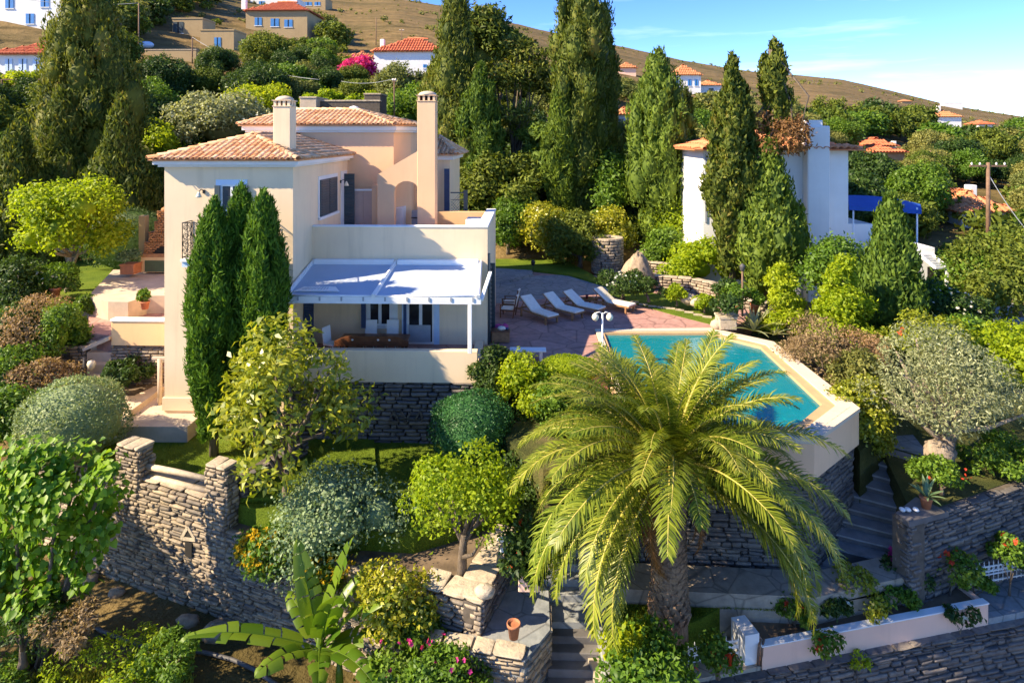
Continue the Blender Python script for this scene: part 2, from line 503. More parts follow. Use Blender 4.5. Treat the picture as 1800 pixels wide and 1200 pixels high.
LEAF = {
 'cyp':    m_leaf('cypress_foliage', (0.038, 0.096, 0.012), (0.128, 0.243, 0.022), 0.22, 0.6, 0.2, 0.8),
 'cypold': m_leaf('old_cypress_foliage', (0.044, 0.074, 0.014), (0.179, 0.211, 0.032), 0.25, 0.6, 0.2, 0.5, (0.269, 0.224, 0.050)),
 'cyplit': m_leaf('light_cypress_foliage', (0.058, 0.109, 0.018), (0.179, 0.256, 0.035), 0.25, 0.6, 0.2, 0.6),
 'dead':   m_leaf('dead_cypress_foliage', (0.160, 0.085, 0.035), (0.300, 0.170, 0.075), 0.2, 0.7, 0.15),
 'lime':   m_leaf('lime_green_foliage', (0.19, 0.29, 0.010), (0.42, 0.50, 0.022), 0.42, 0.5, 0.3, 0.8),
 'green':  m_leaf('green_foliage', (0.058, 0.128, 0.014), (0.166, 0.282, 0.028), 0.32, 0.5, 0.35, 0.9),
 'glossy': m_leaf('glossy_yellow_green_foliage', (0.128, 0.179, 0.010), (0.435, 0.435, 0.040), 0.33, 0.35, 0.5, 0.8, (0.589, 0.550, 0.090)),
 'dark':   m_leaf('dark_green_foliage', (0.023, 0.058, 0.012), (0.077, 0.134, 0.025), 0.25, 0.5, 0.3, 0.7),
 'olive':  m_leaf('olive_foliage', (0.168, 0.189, 0.085), (0.441, 0.441, 0.240), 0.3, 0.5, 0.35, 0.7, (0.578, 0.567, 0.370)),
 'oliveB': m_leaf('hillside_olive_foliage', (0.096, 0.122, 0.030), (0.282, 0.288, 0.085), 0.25, 0.6, 0.25, 0.35),
 'scrub':  m_leaf('hillside_scrub_foliage', (0.058, 0.096, 0.014), (0.179, 0.224, 0.030), 0.25, 0.6, 0.25, 0.35),
 'silver': m_leaf('silver_green_clipped_foliage', (0.11, 0.19, 0.10), (0.29, 0.38, 0.20), 0.25, 0.5, 0.3, 1.2, (0.45, 0.50, 0.33)),
 'box':    m_leaf('deep_green_clipped_foliage', (0.018, 0.083, 0.026), (0.058, 0.179, 0.050), 0.2, 0.5, 0.35, 1.2),
 'purple': m_leaf('purple_brown_foliage', (0.192, 0.122, 0.075), (0.435, 0.301, 0.170), 0.25, 0.6, 0.2, 1.0),
 'vine':   m_leaf('broad_vine_foliage', (0.077, 0.179, 0.010), (0.256, 0.422, 0.025), 0.38, 0.45, 0.35, 0.8, (0.384, 0.512, 0.050)),
 'palm':   m_leaf('palm_frond_green', (0.09, 0.14, 0.014), (0.30, 0.345, 0.035), 0.32, 0.42, 0.4, 0.7, (0.44, 0.42, 0.07)),
 'banana': m_leaf('banana_leaf_green', (0.079, 0.168, 0.012), (0.200, 0.304, 0.025), 0.45, 0.35, 0.5, 0.9),
 'yellowfl': m_leaf('yellow_blossom', (0.500, 0.300, 0.012), (0.750, 0.480, 0.020), 0.3, 0.6, 0.2),
 'redfl':  m_leaf('red_blossom', (0.550, 0.035, 0.020), (0.800, 0.100, 0.045), 0.3, 0.6, 0.2),
 'pinkfl': m_leaf('magenta_blossom', (0.450, 0.020, 0.170), (0.700, 0.060, 0.320), 0.3, 0.6, 0.2),
 'whitefl': m_leaf('white_blossom', (0.700, 0.660, 0.580), (0.850, 0.820, 0.760), 0.3, 0.6, 0.2),
 'grass':  m_leaf('grass_blades', (0.070, 0.122, 0.012), (0.218, 0.282, 0.030), 0.3, 0.6, 0.2, 0.6),
 'drygrass': m_leaf('wild_grass_blades', (0.128, 0.192, 0.020), (0.333, 0.358, 0.060), 0.3, 0.6, 0.2, 0.6),
}
M['bark'] = m_bark('grey_brown_bark', (0.07, 0.05, 0.035), (0.20, 0.155, 0.11))
M['palebark'] = m_bark('pale_bark', (0.18, 0.14, 0.10), (0.40, 0.32, 0.24))
M['palmbark'] = m_bark('palm_bark', (0.16, 0.095, 0.055), (0.46, 0.30, 0.18))
M['rachis'] = m_plain('palm_rib', (0.42, 0.36, 0.08), 0.5, 0.2)
M['fruit'] = m_plain('orange_date_stalks', (0.62, 0.26, 0.03), 0.6, 0.25, 8)
# ------------------------------------------------------------------ foliage generators (numpy)
def unit(v):
    return v / np.maximum(np.linalg.norm(v, axis=-1, keepdims=True), 1e-9)
def leaf_quads(C, D, N, L, W, fold=0.18):
    "one folded rhombic leaf per row: base C, direction D, normal N, length L, width W"
    S = unit(np.cross(D, N)); N = np.cross(S, D)
    L = np.asarray(L)[:, None]; W = np.asarray(W)[:, None]
    mid = C + D * L * 0.45 + N * L * fold
    V = np.stack([C, mid + S * W * 0.5, C + D * L - N * L * 0.08, mid - S * W * 0.5], axis=1).reshape(-1, 3)
    F = np.arange(len(C) * 4).reshape(-1, 4)
    return V, F
def join(parts):
    Vs = []; Fs = []; n = 0
    for V, F in parts:
        Vs.append(V); Fs.append(F + n); n += len(V)
    return np.concatenate(Vs), np.concatenate(Fs)
def core_blob(c, r, rng, sq=(1, 1, 1), nu=8, nv=5, rough=0.22):
    "rough closed blob of quads: the dense inside of a foliage clump"
    th = np.linspace(0, pi, nv + 1); ph = np.linspace(0, 2 * pi, nu, endpoint=False)
    T, Pp = np.meshgrid(th, ph, indexing='ij')
    R = r * (1 - rough * rng.random(T.shape))
    V = np.stack([R * np.sin(T) * np.cos(Pp) * sq[0], R * np.sin(T) * np.sin(Pp) * sq[1], R * np.cos(T) * sq[2]], -1).reshape(-1, 3) + np.asarray(c)
    F = [(i * nu + j, (i + 1) * nu + j, (i + 1) * nu + (j + 1) % nu, i * nu + (j + 1) % nu) for i in range(nv) for j in range(nu)]
    return V, np.array(F)
def clump_leaves(cen, rad, n, rng, L, W, up=0.3, sq=(1, 1, 1), shell=0.55, droop=0.0, jit=0.6, crown_c=None):
    "n leaves spread through ellipsoidal clumps (cen, rad)"
    k = len(cen)
    p = rad ** 2; p = p / p.sum()
    idx = rng.choice(k, n, p=p)
    d = unit(rng.normal(size=(n, 3)))
    if crown_c is not None:      # favour the side of each clump that faces out of the crown
        out = unit(cen[idx] - crown_c)
        flip = (np.sum(d * out, 1) < -0.25) & (rng.random(n) < 0.8)
        d[flip] *= -1
    rr = (shell + (1 - shell) * rng.random(n) ** 0.7) * (0.85 + 0.3 * rng.random(n)) * np.where(rng.random(n) < 0.09, 1 + 0.45 * rng.random(n), 1.0)
    C = cen[idx] + d * (rad[idx] * rr)[:, None] * np.asarray(sq)
    N = unit(d + jit * rng.normal(size=(n, 3)) + np.array([0, 0, up]))
    t = unit(np.cross(N, rng.normal(size=(n, 3))))
    D = unit(t + d * 0.5 + np.array([0, 0, -droop]))
    ll = L * (0.65 + 0.7 * rng.random(n)); ww = W * (0.65 + 0.7 * rng.random(n))
    return leaf_quads(C, D, N, ll, ww)
def round_crown(w, h, seed, n=6000, L=0.22, W=0.12, lumps=26, lump_r=0.30, z0=0.0, up=0.3, flat=1.0, droop=0.0, core=True, gap=0.0, depth=None, shape='round'):
    "crown of many leaf clumps in an uneven ellipsoid standing from z0 to z0 + h, about w wide"
    rng = np.random.default_rng(seed)
    dp = depth if depth else w
    cen = []; rad = []
    for i in range(lumps):
        d = unit(rng.normal(size=3))
        if d[2] < -0.5: d[2] *= -0.6
        d = unit(d)
        r = (0.35 + 0.58 * rng.random() ** 0.6)
        x, y, z = d * r
        if shape == 'cone':
            zz = rng.random() ** 1.35; a = rng.random() * 2 * pi; q = (1 - zz) ** 0.75 * (0.45 + 0.4 * rng.random())
            x, y, z = cos(a) * q, sin(a) * q, zz * 1.75 - 0.85
        if shape == 'umbrella':
            z = abs(z) * 0.8 + 0.05
        q = lump_r * (0.5 + 0.95 * rng.random())
        if shape == 'cone': q *= (1.15 - 0.65 * (z + 0.85) / 1.75)
        cen.append((x * w / 2, y * dp / 2, z0 + h / 2 + z * h / 2)); rad.append(q * min(w, h) / 2 * 1.25)
    cen = np.array(cen); rad = np.array(rad)
    cc = np.array([0, 0, z0 + h * 0.45])
    V, F = clump_leaves(cen, rad, n, rng, L, W, up, (1.1, 1.1, flat * 0.85), 0.6, droop, 0.6, cc)
    parts = [(V, F)]
    if core:
        for c, r in zip(cen, rad):
            parts.append(core_blob(c, r * 0.60, rng, (1.1, 1.1, flat * 0.85), 7, 5, 0.4))
        if not gap and shape != 'cone': parts.append(core_blob(cc, 0.22 * min(w, h), rng, (w / min(w, h), dp / min(w, h), h / min(w, h) * 0.9)))
    return join(parts) + (cen,)
def column_crown(w, h, seed, n=9000, L=0.30, W=0.10, lumps=60, z0=0.3, prof=None, wob=0.25, lump=0.30, tall=2.0, lean=0.0, upl=1.2):
    "cypress: upright flame-like tufts packed on a column with an uneven outline"
    rng = np.random.default_rng(seed)
    if prof is None:
        prof = lambda t: min(1.0, 0.55 + 2.4 * t) * (1 - t ** 2.6) ** 0.75
    ph = rng.random(3) * 6.28
    cen = []; rad = []
    for i in range(lumps):
        t = (i + rng.random()) / lumps
        R = w / 2 * prof(t) * (1 + wob * (sin(5 * t + ph[0]) * 0.6 + (rng.random() - 0.5)))
        a = i * 2.39996 + rng.random() * 0.6
        q = max(0.12, w / 2 * lump * (0.55 + 0.9 * rng.random()) * (0.45 + 0.55 * prof(t)))
        rr = max(0.0, R - q * 0.6) * (0.75 + 0.25 * rng.random())
        cen.append((cos(a) * rr + lean * t * h, sin(a) * rr, z0 + h * t * 0.97)); rad.append(q)
    cen = np.array(cen); rad = np.array(rad)
    k = len(cen); p = rad ** 1.6; p /= p.sum()
    idx = rng.choice(k, n, p=p)
    d = unit(rng.normal(size=(n, 3)))
    ax = cen[idx].copy(); ax[:, 2] = 0; ax[:, 0] -= lean * (cen[idx][:, 2] - z0)
    out = unit(ax + 1e-3)
    fl = (np.sum(d * out, 1) < -0.15); d[fl] *= -1
    C = cen[idx] + d * (rad[idx] * (0.62 + 0.38 * rng.random(n)))[:, None] * np.array([1, 1, tall])
    N = unit(d * np.array([1, 1, 0.35]) + 0.45 * rng.normal(size=(n, 3)))
    D = unit(d * 0.45 + np.array([0, 0, upl]) + 0.45 * rng.normal(size=(n, 3)))
    D = unit(D - N * np.sum(D * N, 1, keepdims=True) * 0.7)
    parts = [leaf_quads(C, D, N, L * (0.6 + 0.8 * rng.random(n)), W * (0.6 + 0.8 * rng.random(n)), 0.12)]
    for c, r in zip(cen, rad):
        parts.append(core_blob(c, r * 0.78, rng, (1, 1, tall), 7, 5, 0.3))
    nz_ = 14
    zz = np.linspace(0.0, 0.94, nz_)
    Vc = []; nu = 9
    for t in zz:
        for j in range(nu):
            a = 2 * pi * j / nu; R = w / 2 * prof(t) * 0.55 * (0.8 + 0.35 * rng.random())
            Vc.append((cos(a) * R + lean * t * h, sin(a) * R, z0 + h * t))
    Fc = [(i * nu + j, i * nu + (j + 1) % nu, (i + 1) * nu + (j + 1) % nu, (i + 1) * nu + j) for i in range(nz_ - 1) for j in range(nu)]
    parts.append((np.array(Vc), np.array(Fc)))
    return join(parts) + (cen,)
def surface_ball(w, h, seed, n, L, W, zc, flatb=0.6, rag=0.03, tall=False):
    "clipped shrub: leaves set close together over a smooth rounded body"
    rng = np.random.default_rng(seed)
    d = unit(rng.normal(size=(n, 3)))
    d[:, 2] = np.where(d[:, 2] < -flatb, -d[:, 2] * 0.5, d[:, 2]); d = unit(d)
    s = np.array([w / 2, w / 2, h / 2])
    bump = 1 + 0.06 * np.sin(d[:, 0] * 3.1 + seed * 1.7) * np.sin(d[:, 2] * 4.3 + d[:, 1] * 3 + seed) + 0.05 * (rng.random(n) < 0.04) * rng.random(n) * 3 + 0.035 * np.sin(d[:, 0] * 7 + seed) * np.cos(d[:, 1] * 6) + 0.03 * np.sin(d[:, 2] * 9 + d[:, 0] * 4)
    C = d * s * (bump * (0.965 + rag * rng.normal(size=n)))[:, None] + np.array([0, 0, zc])
    N = unit(d + 0.55 * rng.normal(size=(n, 3)))
    D = unit(np.cross(N, rng.normal(size=(n, 3))) + d * 0.6)
    parts = [leaf_quads(C, D, N, L * (0.6 + 0.8 * rng.random(n)), W * (0.6 + 0.8 * rng.random(n)))]
    parts.append(core_blob((0, 0, zc), 0.88, rng, tuple(s), 20, 14, 0.02))
    return join(parts)
def limbs(mb, base, h, r, cen, rng, k=7, top=0.6, n=7, sway=0.05, org=(0, 0, 0)):
    "tapered trunk and limbs that reach into the crown; cen are clump centres in local coordinates"
    b = Vector(base)
    sx, sy = rng.normal() * sway * h, rng.normal() * sway * h
    pts = [b + Vector((sx * t * t, sy * t * t, h * top * t)) for t in np.linspace(0, 1, 5)]
    rad = [r * 1.35, r, r * 0.9, r * 0.8, r * 0.62]
    mb.tube(pts, rad, n)
    if k and len(cen):
        for i in rng.choice(len(cen), min(k, len(cen)), replace=False):
            e = Vector(cen[i]) + Vector(org)
            s = pts[2 + int(rng.integers(0, 3))] if len(pts) > 4 else pts[-1]
            m = s.lerp(e, 0.5) + Vector((rng.normal() * 0.08 * h * 0.5, rng.normal() * 0.08 * h * 0.5, -0.04 * h))
            mb.tube([s, m, e], [r * 0.5, r * 0.32, r * 0.12], 5)
PROTO = {}
def tree(name, label, cat, loc, w, h, mat, seed, trunk_h=0.25, trunk_r=None, bark='bark', group=None, gen='round', key=None, limbs_k=6, rz=0.0, **kw):
    "one tree or shrub: an Empty at its foot with the parts trunk and crown"
    root = thing(name, label, cat, loc, rz, group)
    z0 = h * trunk_h
    if gen == 'round':
        V, F, cen = round_crown(w, h - z0, seed, z0=z0, **kw)
    else:
        V, F, cen = column_crown(w, h - z0, seed, z0=z0, **kw)
    me = np_mesh('crown', V, F, LEAF[mat])
    c = link_mesh('crown', me, root)
    mb = MB(); rng = np.random.default_rng(seed + 7)
    r = trunk_r or max(0.05, w * 0.045)
    limbs(mb, (0, 0, -0.3), h * (0.85 if gen == 'col' else 0.8), r, cen, rng, limbs_k, sway=0.0 if gen == 'col' else 0.05, top=0.85 if gen == 'col' else 0.6)
    o = MB.build(mb, 'trunk', M[bark], None); o.parent = root
    return root
def scatter_part(name, V, F, mat, root, kind=None):
    o = link_mesh(name, np_mesh(name, V, F, LEAF[mat] if mat in LEAF else M[mat]), root)
    if kind: o['kind'] = kind
    return o
def blossoms(root, cen, n, size, mat, seed, name='blossoms'):
    "small five-petalled flowers as one part of a plant; cen = (n,3) candidate positions (local)"
    rng = np.random.default_rng(seed)
    C = cen[rng.choice(len(cen), n)] + rng.normal(size=(n, 3)) * 0.04
    parts = []
    ax = unit(rng.normal(size=(n, 3)) + np.array([0, -0.5, 0.8]))
    u = unit(np.cross(ax, rng.normal(size=(n, 3)))); v = np.cross(ax, u)
    for k in range(5):
        a = 2 * pi * k / 5
        D = unit(u * cos(a) + v * sin(a) + ax * 0.35)
        parts.append(leaf_quads(C, D, ax, np.full(n, size), np.full(n, size * 0.8), 0.1))
    V, F = join(parts)
    return scatter_part(name, V, F, mat, root, 'stuff')

# ------------------------------------------------------------------ dry stone
STONES = []
def _stone_pool():
    rng = random.Random(5)
    for k in range(14):
        bm = bmesh.new()
        for sx in (-.5, .5):
            for sy in (-.5, .5):
                for sz in (-.5, .5):
                    j = lambda a: a * (1 - rng.random() * 0.22)
                    x, y, z = j(sx), j(sy), j(sz)
                    b = 0.03 + 0.09 * rng.random()
                    bm.verts.new((x * (1 - b * 1.3), y, z * (1 - b * 0.4)))
                    bm.verts.new((x, y * (1 - b * 1.2), z * (1 - b * 0.5)))
                    bm.verts.new((x * (1 - b * 0.5), y * (1 - b), z))
        bmesh.ops.convex_hull(bm, input=bm.verts)
        loose = [v for v in bm.verts if not v.link_faces]
        bmesh.ops.delete(bm, geom=loose, context='VERTS')
        bmesh.ops.triangulate(bm, faces=bm.faces)
        V = np.array([v.co[:] for v in bm.verts]); bm.verts.index_update()
        F = np.array([[v.index for v in f.verts] for f in bm.faces])
        bm.free()
        STONES.append((V, F))
_stone_pool()
_stone_me = {}
def stone_me(k, mat):
    if (k, mat) not in _stone_me:
        V, F = STONES[k]
        _stone_me[(k, mat)] = np_mesh('stone', V, F, M[mat])
    return _stone_me[(k, mat)]
def face_stones(A, B, zb, zt, seed, ch=(0.07, 0.16), ln=(0.22, 0.75), d=0.22, proud=0.07, holes=()):
    "stones of one wall face in courses from A to B (plan points); zb, zt functions of the fraction along; the face looks right of A->B"
    rng = random.Random(seed)
    A = Vector((A[0], A[1], 0)); B = Vector((B[0], B[1], 0))
    e = (B - A); Lg = e.length; e.normalize()
    nrm = Vector((e.y, -e.x, 0)); rz = atan2(e.y, e.x)
    out = []
    lo = min(zb(0), zb(.5), zb(1)); hi = max(zt(i / 20) for i in range(21))
    z = lo
    while z < hi:
        h = rng.uniform(*ch)
        s = -rng.random() * 0.3
        while s < Lg:
            l = rng.uniform(*ln) * (0.6 if rng.random() < 0.25 else 1.0)
            s0 = max(0, s); s1 = min(Lg, s + l)
            if s1 - s0 > 0.09:
                m = (s0 + s1) / 2; t = m / Lg
                hh = h; zc = z + h / 2
                top = zt(t); bot = zb(t)
                if zc < top and zc > bot - 0.05:
                    if z + h > top: hh = max(0.06, top - z); zc = z + hh / 2
                    if not any(a < m < b and c < zc < dd for a, b, c, dd in holes):
                        c = A + e * m + nrm * (rng.random() * proud - d * 0.42)
                        dz = rng.uniform(-.012, .012)
                        out.append((Vector((c.x, c.y, zc + dz)), rz + rng.uniform(-.03, .03), rng.uniform(-.025, .025),
                                    (s1 - s0 + 0.0, d, hh * rng.uniform(0.82, 1.02)), rng.randrange(len(STONES))))
            s += l + 0.012
        z += h + 0.006
    return out
def lay_stones(root, stones, mat, limit=300, name='stone'):
    "the stones seen largest become parts, the rest one joined part"
    b = base_of(root)
    def size(s):
        return s[3][0] * s[3][2] / max(4, (s[0] - Vector((0, 0, CZ))).length) ** 2
    def inview(s):
        x, y, dd = pix(*s[0]); return dd > 1 and -20 < x < 1820 and -20 < y < 1220
    st = sorted(stones, key=lambda s: (not inview(s), -size(s)))
    for c, rz, ry, sc, k in st[:limit]:
        o = link_mesh(name, stone_me(k, mat), root)
        o.location = c - b; o.rotation_euler = (0, ry, rz); o.scale = sc
    rest = st[limit:]
    if rest:
        parts = []
        for c, rz, ry, sc, k in rest:
            V, F = STONES[k]
            R = np.array((Matrix.Rotation(rz, 3, 'Z') @ Matrix.Rotation(ry, 3, 'Y')))
            parts.append((V * np.array(sc) @ R.T + np.array(c - b), F))
        V, F = join(parts)
        o = link_mesh('small_stones', np_mesh('small_stones', V, F, M[mat]), root); o['kind'] = 'stuff'
def wall_core(root, A, B, zb, zt, thick, mat='mortar', n=12, inset=0.10, name='core'):
    "the body of a wall behind its stones"
    A = Vector((A[0], A[1], 0)); B = Vector((B[0], B[1], 0)); e = (B - A).normalized(); nrm = Vector((e.y, -e.x, 0))
    f = -nrm * inset; k = -nrm * thick
    vs = []; 
    for i in range(n + 1):
        t = i / n; p = A.lerp(B, t)
        for off, z in ((f, zb(t)), (f, zt(t) - 0.02), (k, zt(t) - 0.02), (k, zb(t))):
            q = p + off; vs.append((q.x, q.y, z))
    fs = []
    for i in range(n):
        a = i * 4; b = a + 4
        for j in range(4):
            j2 = (j + 1) % 4
            fs.append((a + j, a + j2, b + j2, b + j))
    fs += [(3, 2, 1, 0), (n * 4, n * 4 + 1, n * 4 + 2, n * 4 + 3)]
    mb = MB(); mb.add(vs, fs)
    return mb.build(name, M[mat], root)
def C_(z): return lambda t: z
def lin(a, b): return lambda t: a + (b - a) * t
def rubble_wall(name, label, segs, mat, seed, limit=300, thick=0.45, cat='stone wall', caps=None, ch=(0.11, 0.19), ln=(0.28, 0.75), group=None, core='mortar'):
    "wall thing: segs = [(A, B, zb, zt)], each face looking right of A->B"
    A0 = segs[0][0]
    root = thing(name, label, cat, (A0[0], A0[1], segs[0][2](0)), group=group)
    st = []
    for i, (A, B, zb, zt) in enumerate(segs):
        st += face_stones(A, B, zb, zt, seed + i, ch, ln)
        wall_core(root, A, B, zb, zt, thick, core)
    lay_stones(root, st, mat, limit)
    return root
def cap_row(root, A, B, zt, w, seed, mat='cap', th=0.07, ln=(0.4, 0.85), over=0.05, name='cap_stone'):
    "flat coping stones along the top of a wall"
    rng = random.Random(seed)
    A = Vector((A[0], A[1], 0)); B = Vector((B[0], B[1], 0)); e = B - A; Lg = e.length; e.normalize(); nrm = Vector((e.y, -e.x, 0))
    b = base_of(root); s = 0.0
    while s < Lg - 0.05:
        l = min(rng.uniform(*ln), Lg - s)
        if Lg - s - l < 0.2: l = Lg - s
        m = s + l / 2
        c = A + e * m - nrm * (w / 2 - over) + Vector((0, 0, zt(m / Lg) + th / 2))
        o = link_mesh(name, stone_me(rng.randrange(len(STONES)), mat), root)
        o.location = c - b; o.rotation_euler = (0, 0, atan2(e.y, e.x) + rng.uniform(-.02, .02)); o.scale = (l * 1.02, w * rng.uniform(0.96, 1.06), th * 1.1)
        s += l
# ------------------------------------------------------------------ terrain
SKYL = [(-900, -330, 300), (-400, -240, 300), (0, -150, 300), (300, -70, 320), (520, -15, 330), (620, -5, 340), (700, -4, 340), (780, 10, 345), (900, 40, 360), (960, 55, 370), (1100, 84, 390), (1200, 107, 410),
        (1270, 119, 420), (1330, 128, 430), (1400, 133, 440), (1480, 141, 450), (1560, 159, 460), (1650, 181, 480), (1720, 194, 490), (1800, 206, 500), (2100, 228, 520), (2700, 243, 560)]
def interp(tab, x, k):
    if x <= tab[0][0]: return tab[0][k]
    for a, b in zip(tab, tab[1:]):
        if x <= b[0]:
            t = (x - a[0]) / (b[0] - a[0]); return a[k] + (b[k] - a[k]) * t
    return tab[-1][k]
FOOT_Y = 45.0
def hnoise(x, y):
    return sin(x * 0.11 + 1.3) * cos(y * 0.09) * 0.5 + sin(x * 0.043 - y * 0.061 + 2.0) * 0.8
def ground_z(x, y):
    "height of the hillside and of the base ground under the terraces"
    if y < FOOT_Y:
        t = max(0.0, min(1.0, (y - 24.0) / 21.0))
        front = -6.0 - 0.05 * max(0.0, 17.5 - y) - 0.15 * max(0.0, min(1.0, (x + 9) / 5))
        left = max(0.0, min(1.0, (-x - 14.5) / 8))
        return front + (0.0 - front) * (t * t * (3 - 2 * t)) + left * (1 - t) * 1.2 * max(0.0, min(1.0, (y - 20) / 3)) - 3.0 * (1 - t) * max(0.0, min(1.0, (x - 0.4) / 1.2))
    px, py, d = pix(x, y, 0)
    ps = interp(SKYL, px, 1); ys = interp(SKYL, px, 2)
    zs = CZ + (HY - ps) * ys / FPX
    t = (y - FOOT_Y) / (ys - FOOT_Y)
    if t <= 1:
        p = 0.92
        return zs * t ** p + hnoise(x, y) * min(1, t * 5) * (1 - t) * 1.1
    return zs - (t - 1) * ys * 0.10
def hit(px, py, y0=46.0):
    "where the sight line through a pixel meets the hillside"
    d = ray(px, py); y = y0; prev = None
    while y < 520:
        s = y / d.y; x = d.x * s; z = CZ + d.z * s
        if z <= ground_z(x, y):
            lo, hi = (y - 1.0), y
            for _ in range(14):
                m = (lo + hi) / 2; s = m / d.y
                if CZ + d.z * s <= ground_z(d.x * s, m): hi = m
                else: lo = m
            s = hi / d.y
            return Vector((d.x * s, hi, ground_z(d.x * s, hi)))
        y += 1.0
    return None
def hill_mat():
    t = NT('dry_hill_ground'); P = t.pos()
    f = t.noise(0.025, 7, 0.62, P); g = t.noise(0.35, 6, 0.7, P)
    wv = t.new('TexWave'); wv.wave_type = 'BANDS'; wv.bands_direction = 'Z'; wv.inputs['Scale'].default_value = 0.10; wv.inputs['Distortion'].default_value = 3.0
    wv.inputs['Detail'].default_value = 3; t.ln(P, wv.inputs['Vector'])
    base = t.ramp(f, [(0.30, (0.10, 0.085, 0.03)), (0.45, (0.17, 0.125, 0.055)), (0.58, (0.225, 0.155, 0.07)), (0.72, (0.12, 0.10, 0.04))])
    base = t.mix(1.0, base, t.ramp(g, [(0.32, (0.6, 0.62, 0.55)), (0.68, (1.25, 1.2, 1.15))]), 'MULTIPLY')
    ln_ = t.ramp(wv.outputs['Fac'], [(0.0, (0.5, 0.5, 0.45)), (0.12, (1, 1, 1))])
    t.col(t.mix(0.55, base, t.mix(1.0, base, ln_, 'MULTIPLY'))); t.rough(0.95); t.spec(0.1)
    t.bump(g, 1.0, 0.5)
    return t.m
def build_terrain():
    xs = np.concatenate([np.linspace(-420, -60, 50), np.arange(-56, 60, 2.0), np.linspace(64, 520, 60)])
    ys = np.concatenate([np.arange(4, 16, 2.0), np.arange(16, 46, 1.0), np.arange(46, 110, 2.0), np.arange(110, 640, 7.0)])
    V = np.array([(x, y, ground_z(x, y)) for y in ys for x in xs])
    nx = len(xs); ny = len(ys)
    i, j = np.meshgrid(np.arange(nx - 1), np.arange(ny - 1))
    a = (j * nx + i).ravel()
    F = np.stack([a, a + 1, a + nx + 1, a + nx], 1)
    o = link_mesh('hillside_ground', np_mesh('hillside_ground', V, F, hill_mat(), True))
    tag(o, 'dry grassy hillside rising behind the villa to a bare ridge', kind='structure')
    mb = MB(); mb.add([(-6000, -3000, -40), (6000, -3000, -40), (6000, 6000, -40), (-6000, 6000, -40)], [(0, 1, 2, 3)])
    o = mb.build('sea', m_plain('sea_water', (0.02, 0.06, 0.10), 0.25, 0.1, 0.01)); tag(o, 'blue sea far below the hillside', kind='structure')
build_terrain()
def struct(name, mb, mat, label=None):
    o = mb.build(name, M[mat]); return tag(o, label, kind='structure')
def solid(name, poly, zb, zt, mat, label):
    mb = MB(); mb.prism(poly, zb, zt); return struct(name, mb, mat, label)

# ---- levels
Z_LAWN_L, Z_LAWN_M, Z_BED, Z_PALM, Z_PATH, Z_RIGHT, Z_LANE = -2.6, -2.72, -3.3, -4.0, -3.6, -2.0, -4.75
YF, YT, YU = 24.8, 27.0, 32.3          # wing front, terrace wall, upper storey front
XL = PY(289, 300, YF).x; XR = PY(515, 300, YF).x
XT = PY(857, 500, YT).x
# pool outlines (plan)
POOL_O = [PZ(*p, 0.1)[:2] for p in ((1046, 578), (1250, 576), (1360, 600), (1512, 717), (1433, 773))]
POOL_O.append((POOL_O[0][0] + 0.05, POOL_O[4][1] + 0.25))
POOL_I = [PZ(*p, 0.0)[:2] for p in ((1062, 587), (1243, 587), (1337, 611), (1445, 713), (1398, 752))]
POOL_I.append((POOL_I[0][0], POOL_I[4][1] + 0.15))
def toward(a, b, t): return (a[0] + (b[0] - a[0]) * t, a[1] + (b[1] - a[1]) * t)
POOL_M = [toward(o, i, 0.62) for o, i in zip(POOL_O, POOL_I)]
# main dry stone wall line in front
WA = (-16.5, 22.35); WB = (-0.72, 16.25)
def wall_at(px): return on_line(px, WA, WB)

PA = PZ(1340, 1172, Z_LANE)[:2]; PB = PZ(1737, 1093, Z_LANE)[:2]
def PLN(s, d):
    e = Vector((PB[0] - PA[0], PB[1] - PA[1])).normalized()
    return (PA[0] + e.x * s - e.y * d, PA[1] + e.y * s + e.x * d)
RW0 = PZ(1598, 915, Z_RIGHT + .05)[:2]; RW1 = PZ(1830, 838, Z_RIGHT + .05)[:2]
# pool deck slab of the house terrace, with the pool cut out of it
pl = POOL_O
deck_poly = [(XL + 0.2, YF + 0.4), (XT - 0.1, YF - 0.1), (XT + 0.6, 24.0), (pl[0][0] - 0.02, 24.0), (pl[0][0] - 0.02, pl[0][1] + 0.01), (pl[1][0], pl[1][1] + 0.02), (pl[1][0] + 1.0, 29.6), (11.2, 32.0), (9.0, 37.5), (-2.0, 44.5), (-14.0, 44.5), (-14.0, 32)]
solid('pool_deck', deck_poly, -7, 0.0, 'deck', 'rose coloured stone deck beside the pool')
solid('slate_terrace', [XY(*p, 0.004) for p in ((868, 490), (880, 486), (1000, 483), (1075, 505), (1063, 515), (872, 533))], -0.3, 0.006, 'slatedeck', 'pale slate paving behind the sun loungers')
solid('slate_step', [XY(*p, 0.2) for p in ((868, 478), (868, 470), (935, 474), (938, 480), (900, 490), (868, 494))], -0.3, 0.17, 'slatedeck', 'raised pale slate landing beside the lawn')
solid('upper_lawn', [XY(*p, 0.15) for p in ((855, 437), (905, 440), (985, 452), (1035, 478), (1075, 503), (1000, 481), (938, 474), (850, 468))], -0.4, 0.12, 'lawn', 'bright mown lawn rising behind the slate terrace')
solid('side_lawn', [XY(*p, 0.02) for p in ((1062, 515), (1100, 507), (1180, 520), (1258, 540), (1290, 560), (1262, 573), (1180, 552), (1110, 532))], -0.4, 0.02, 'lawn', 'strip of lawn behind the sun loungers')
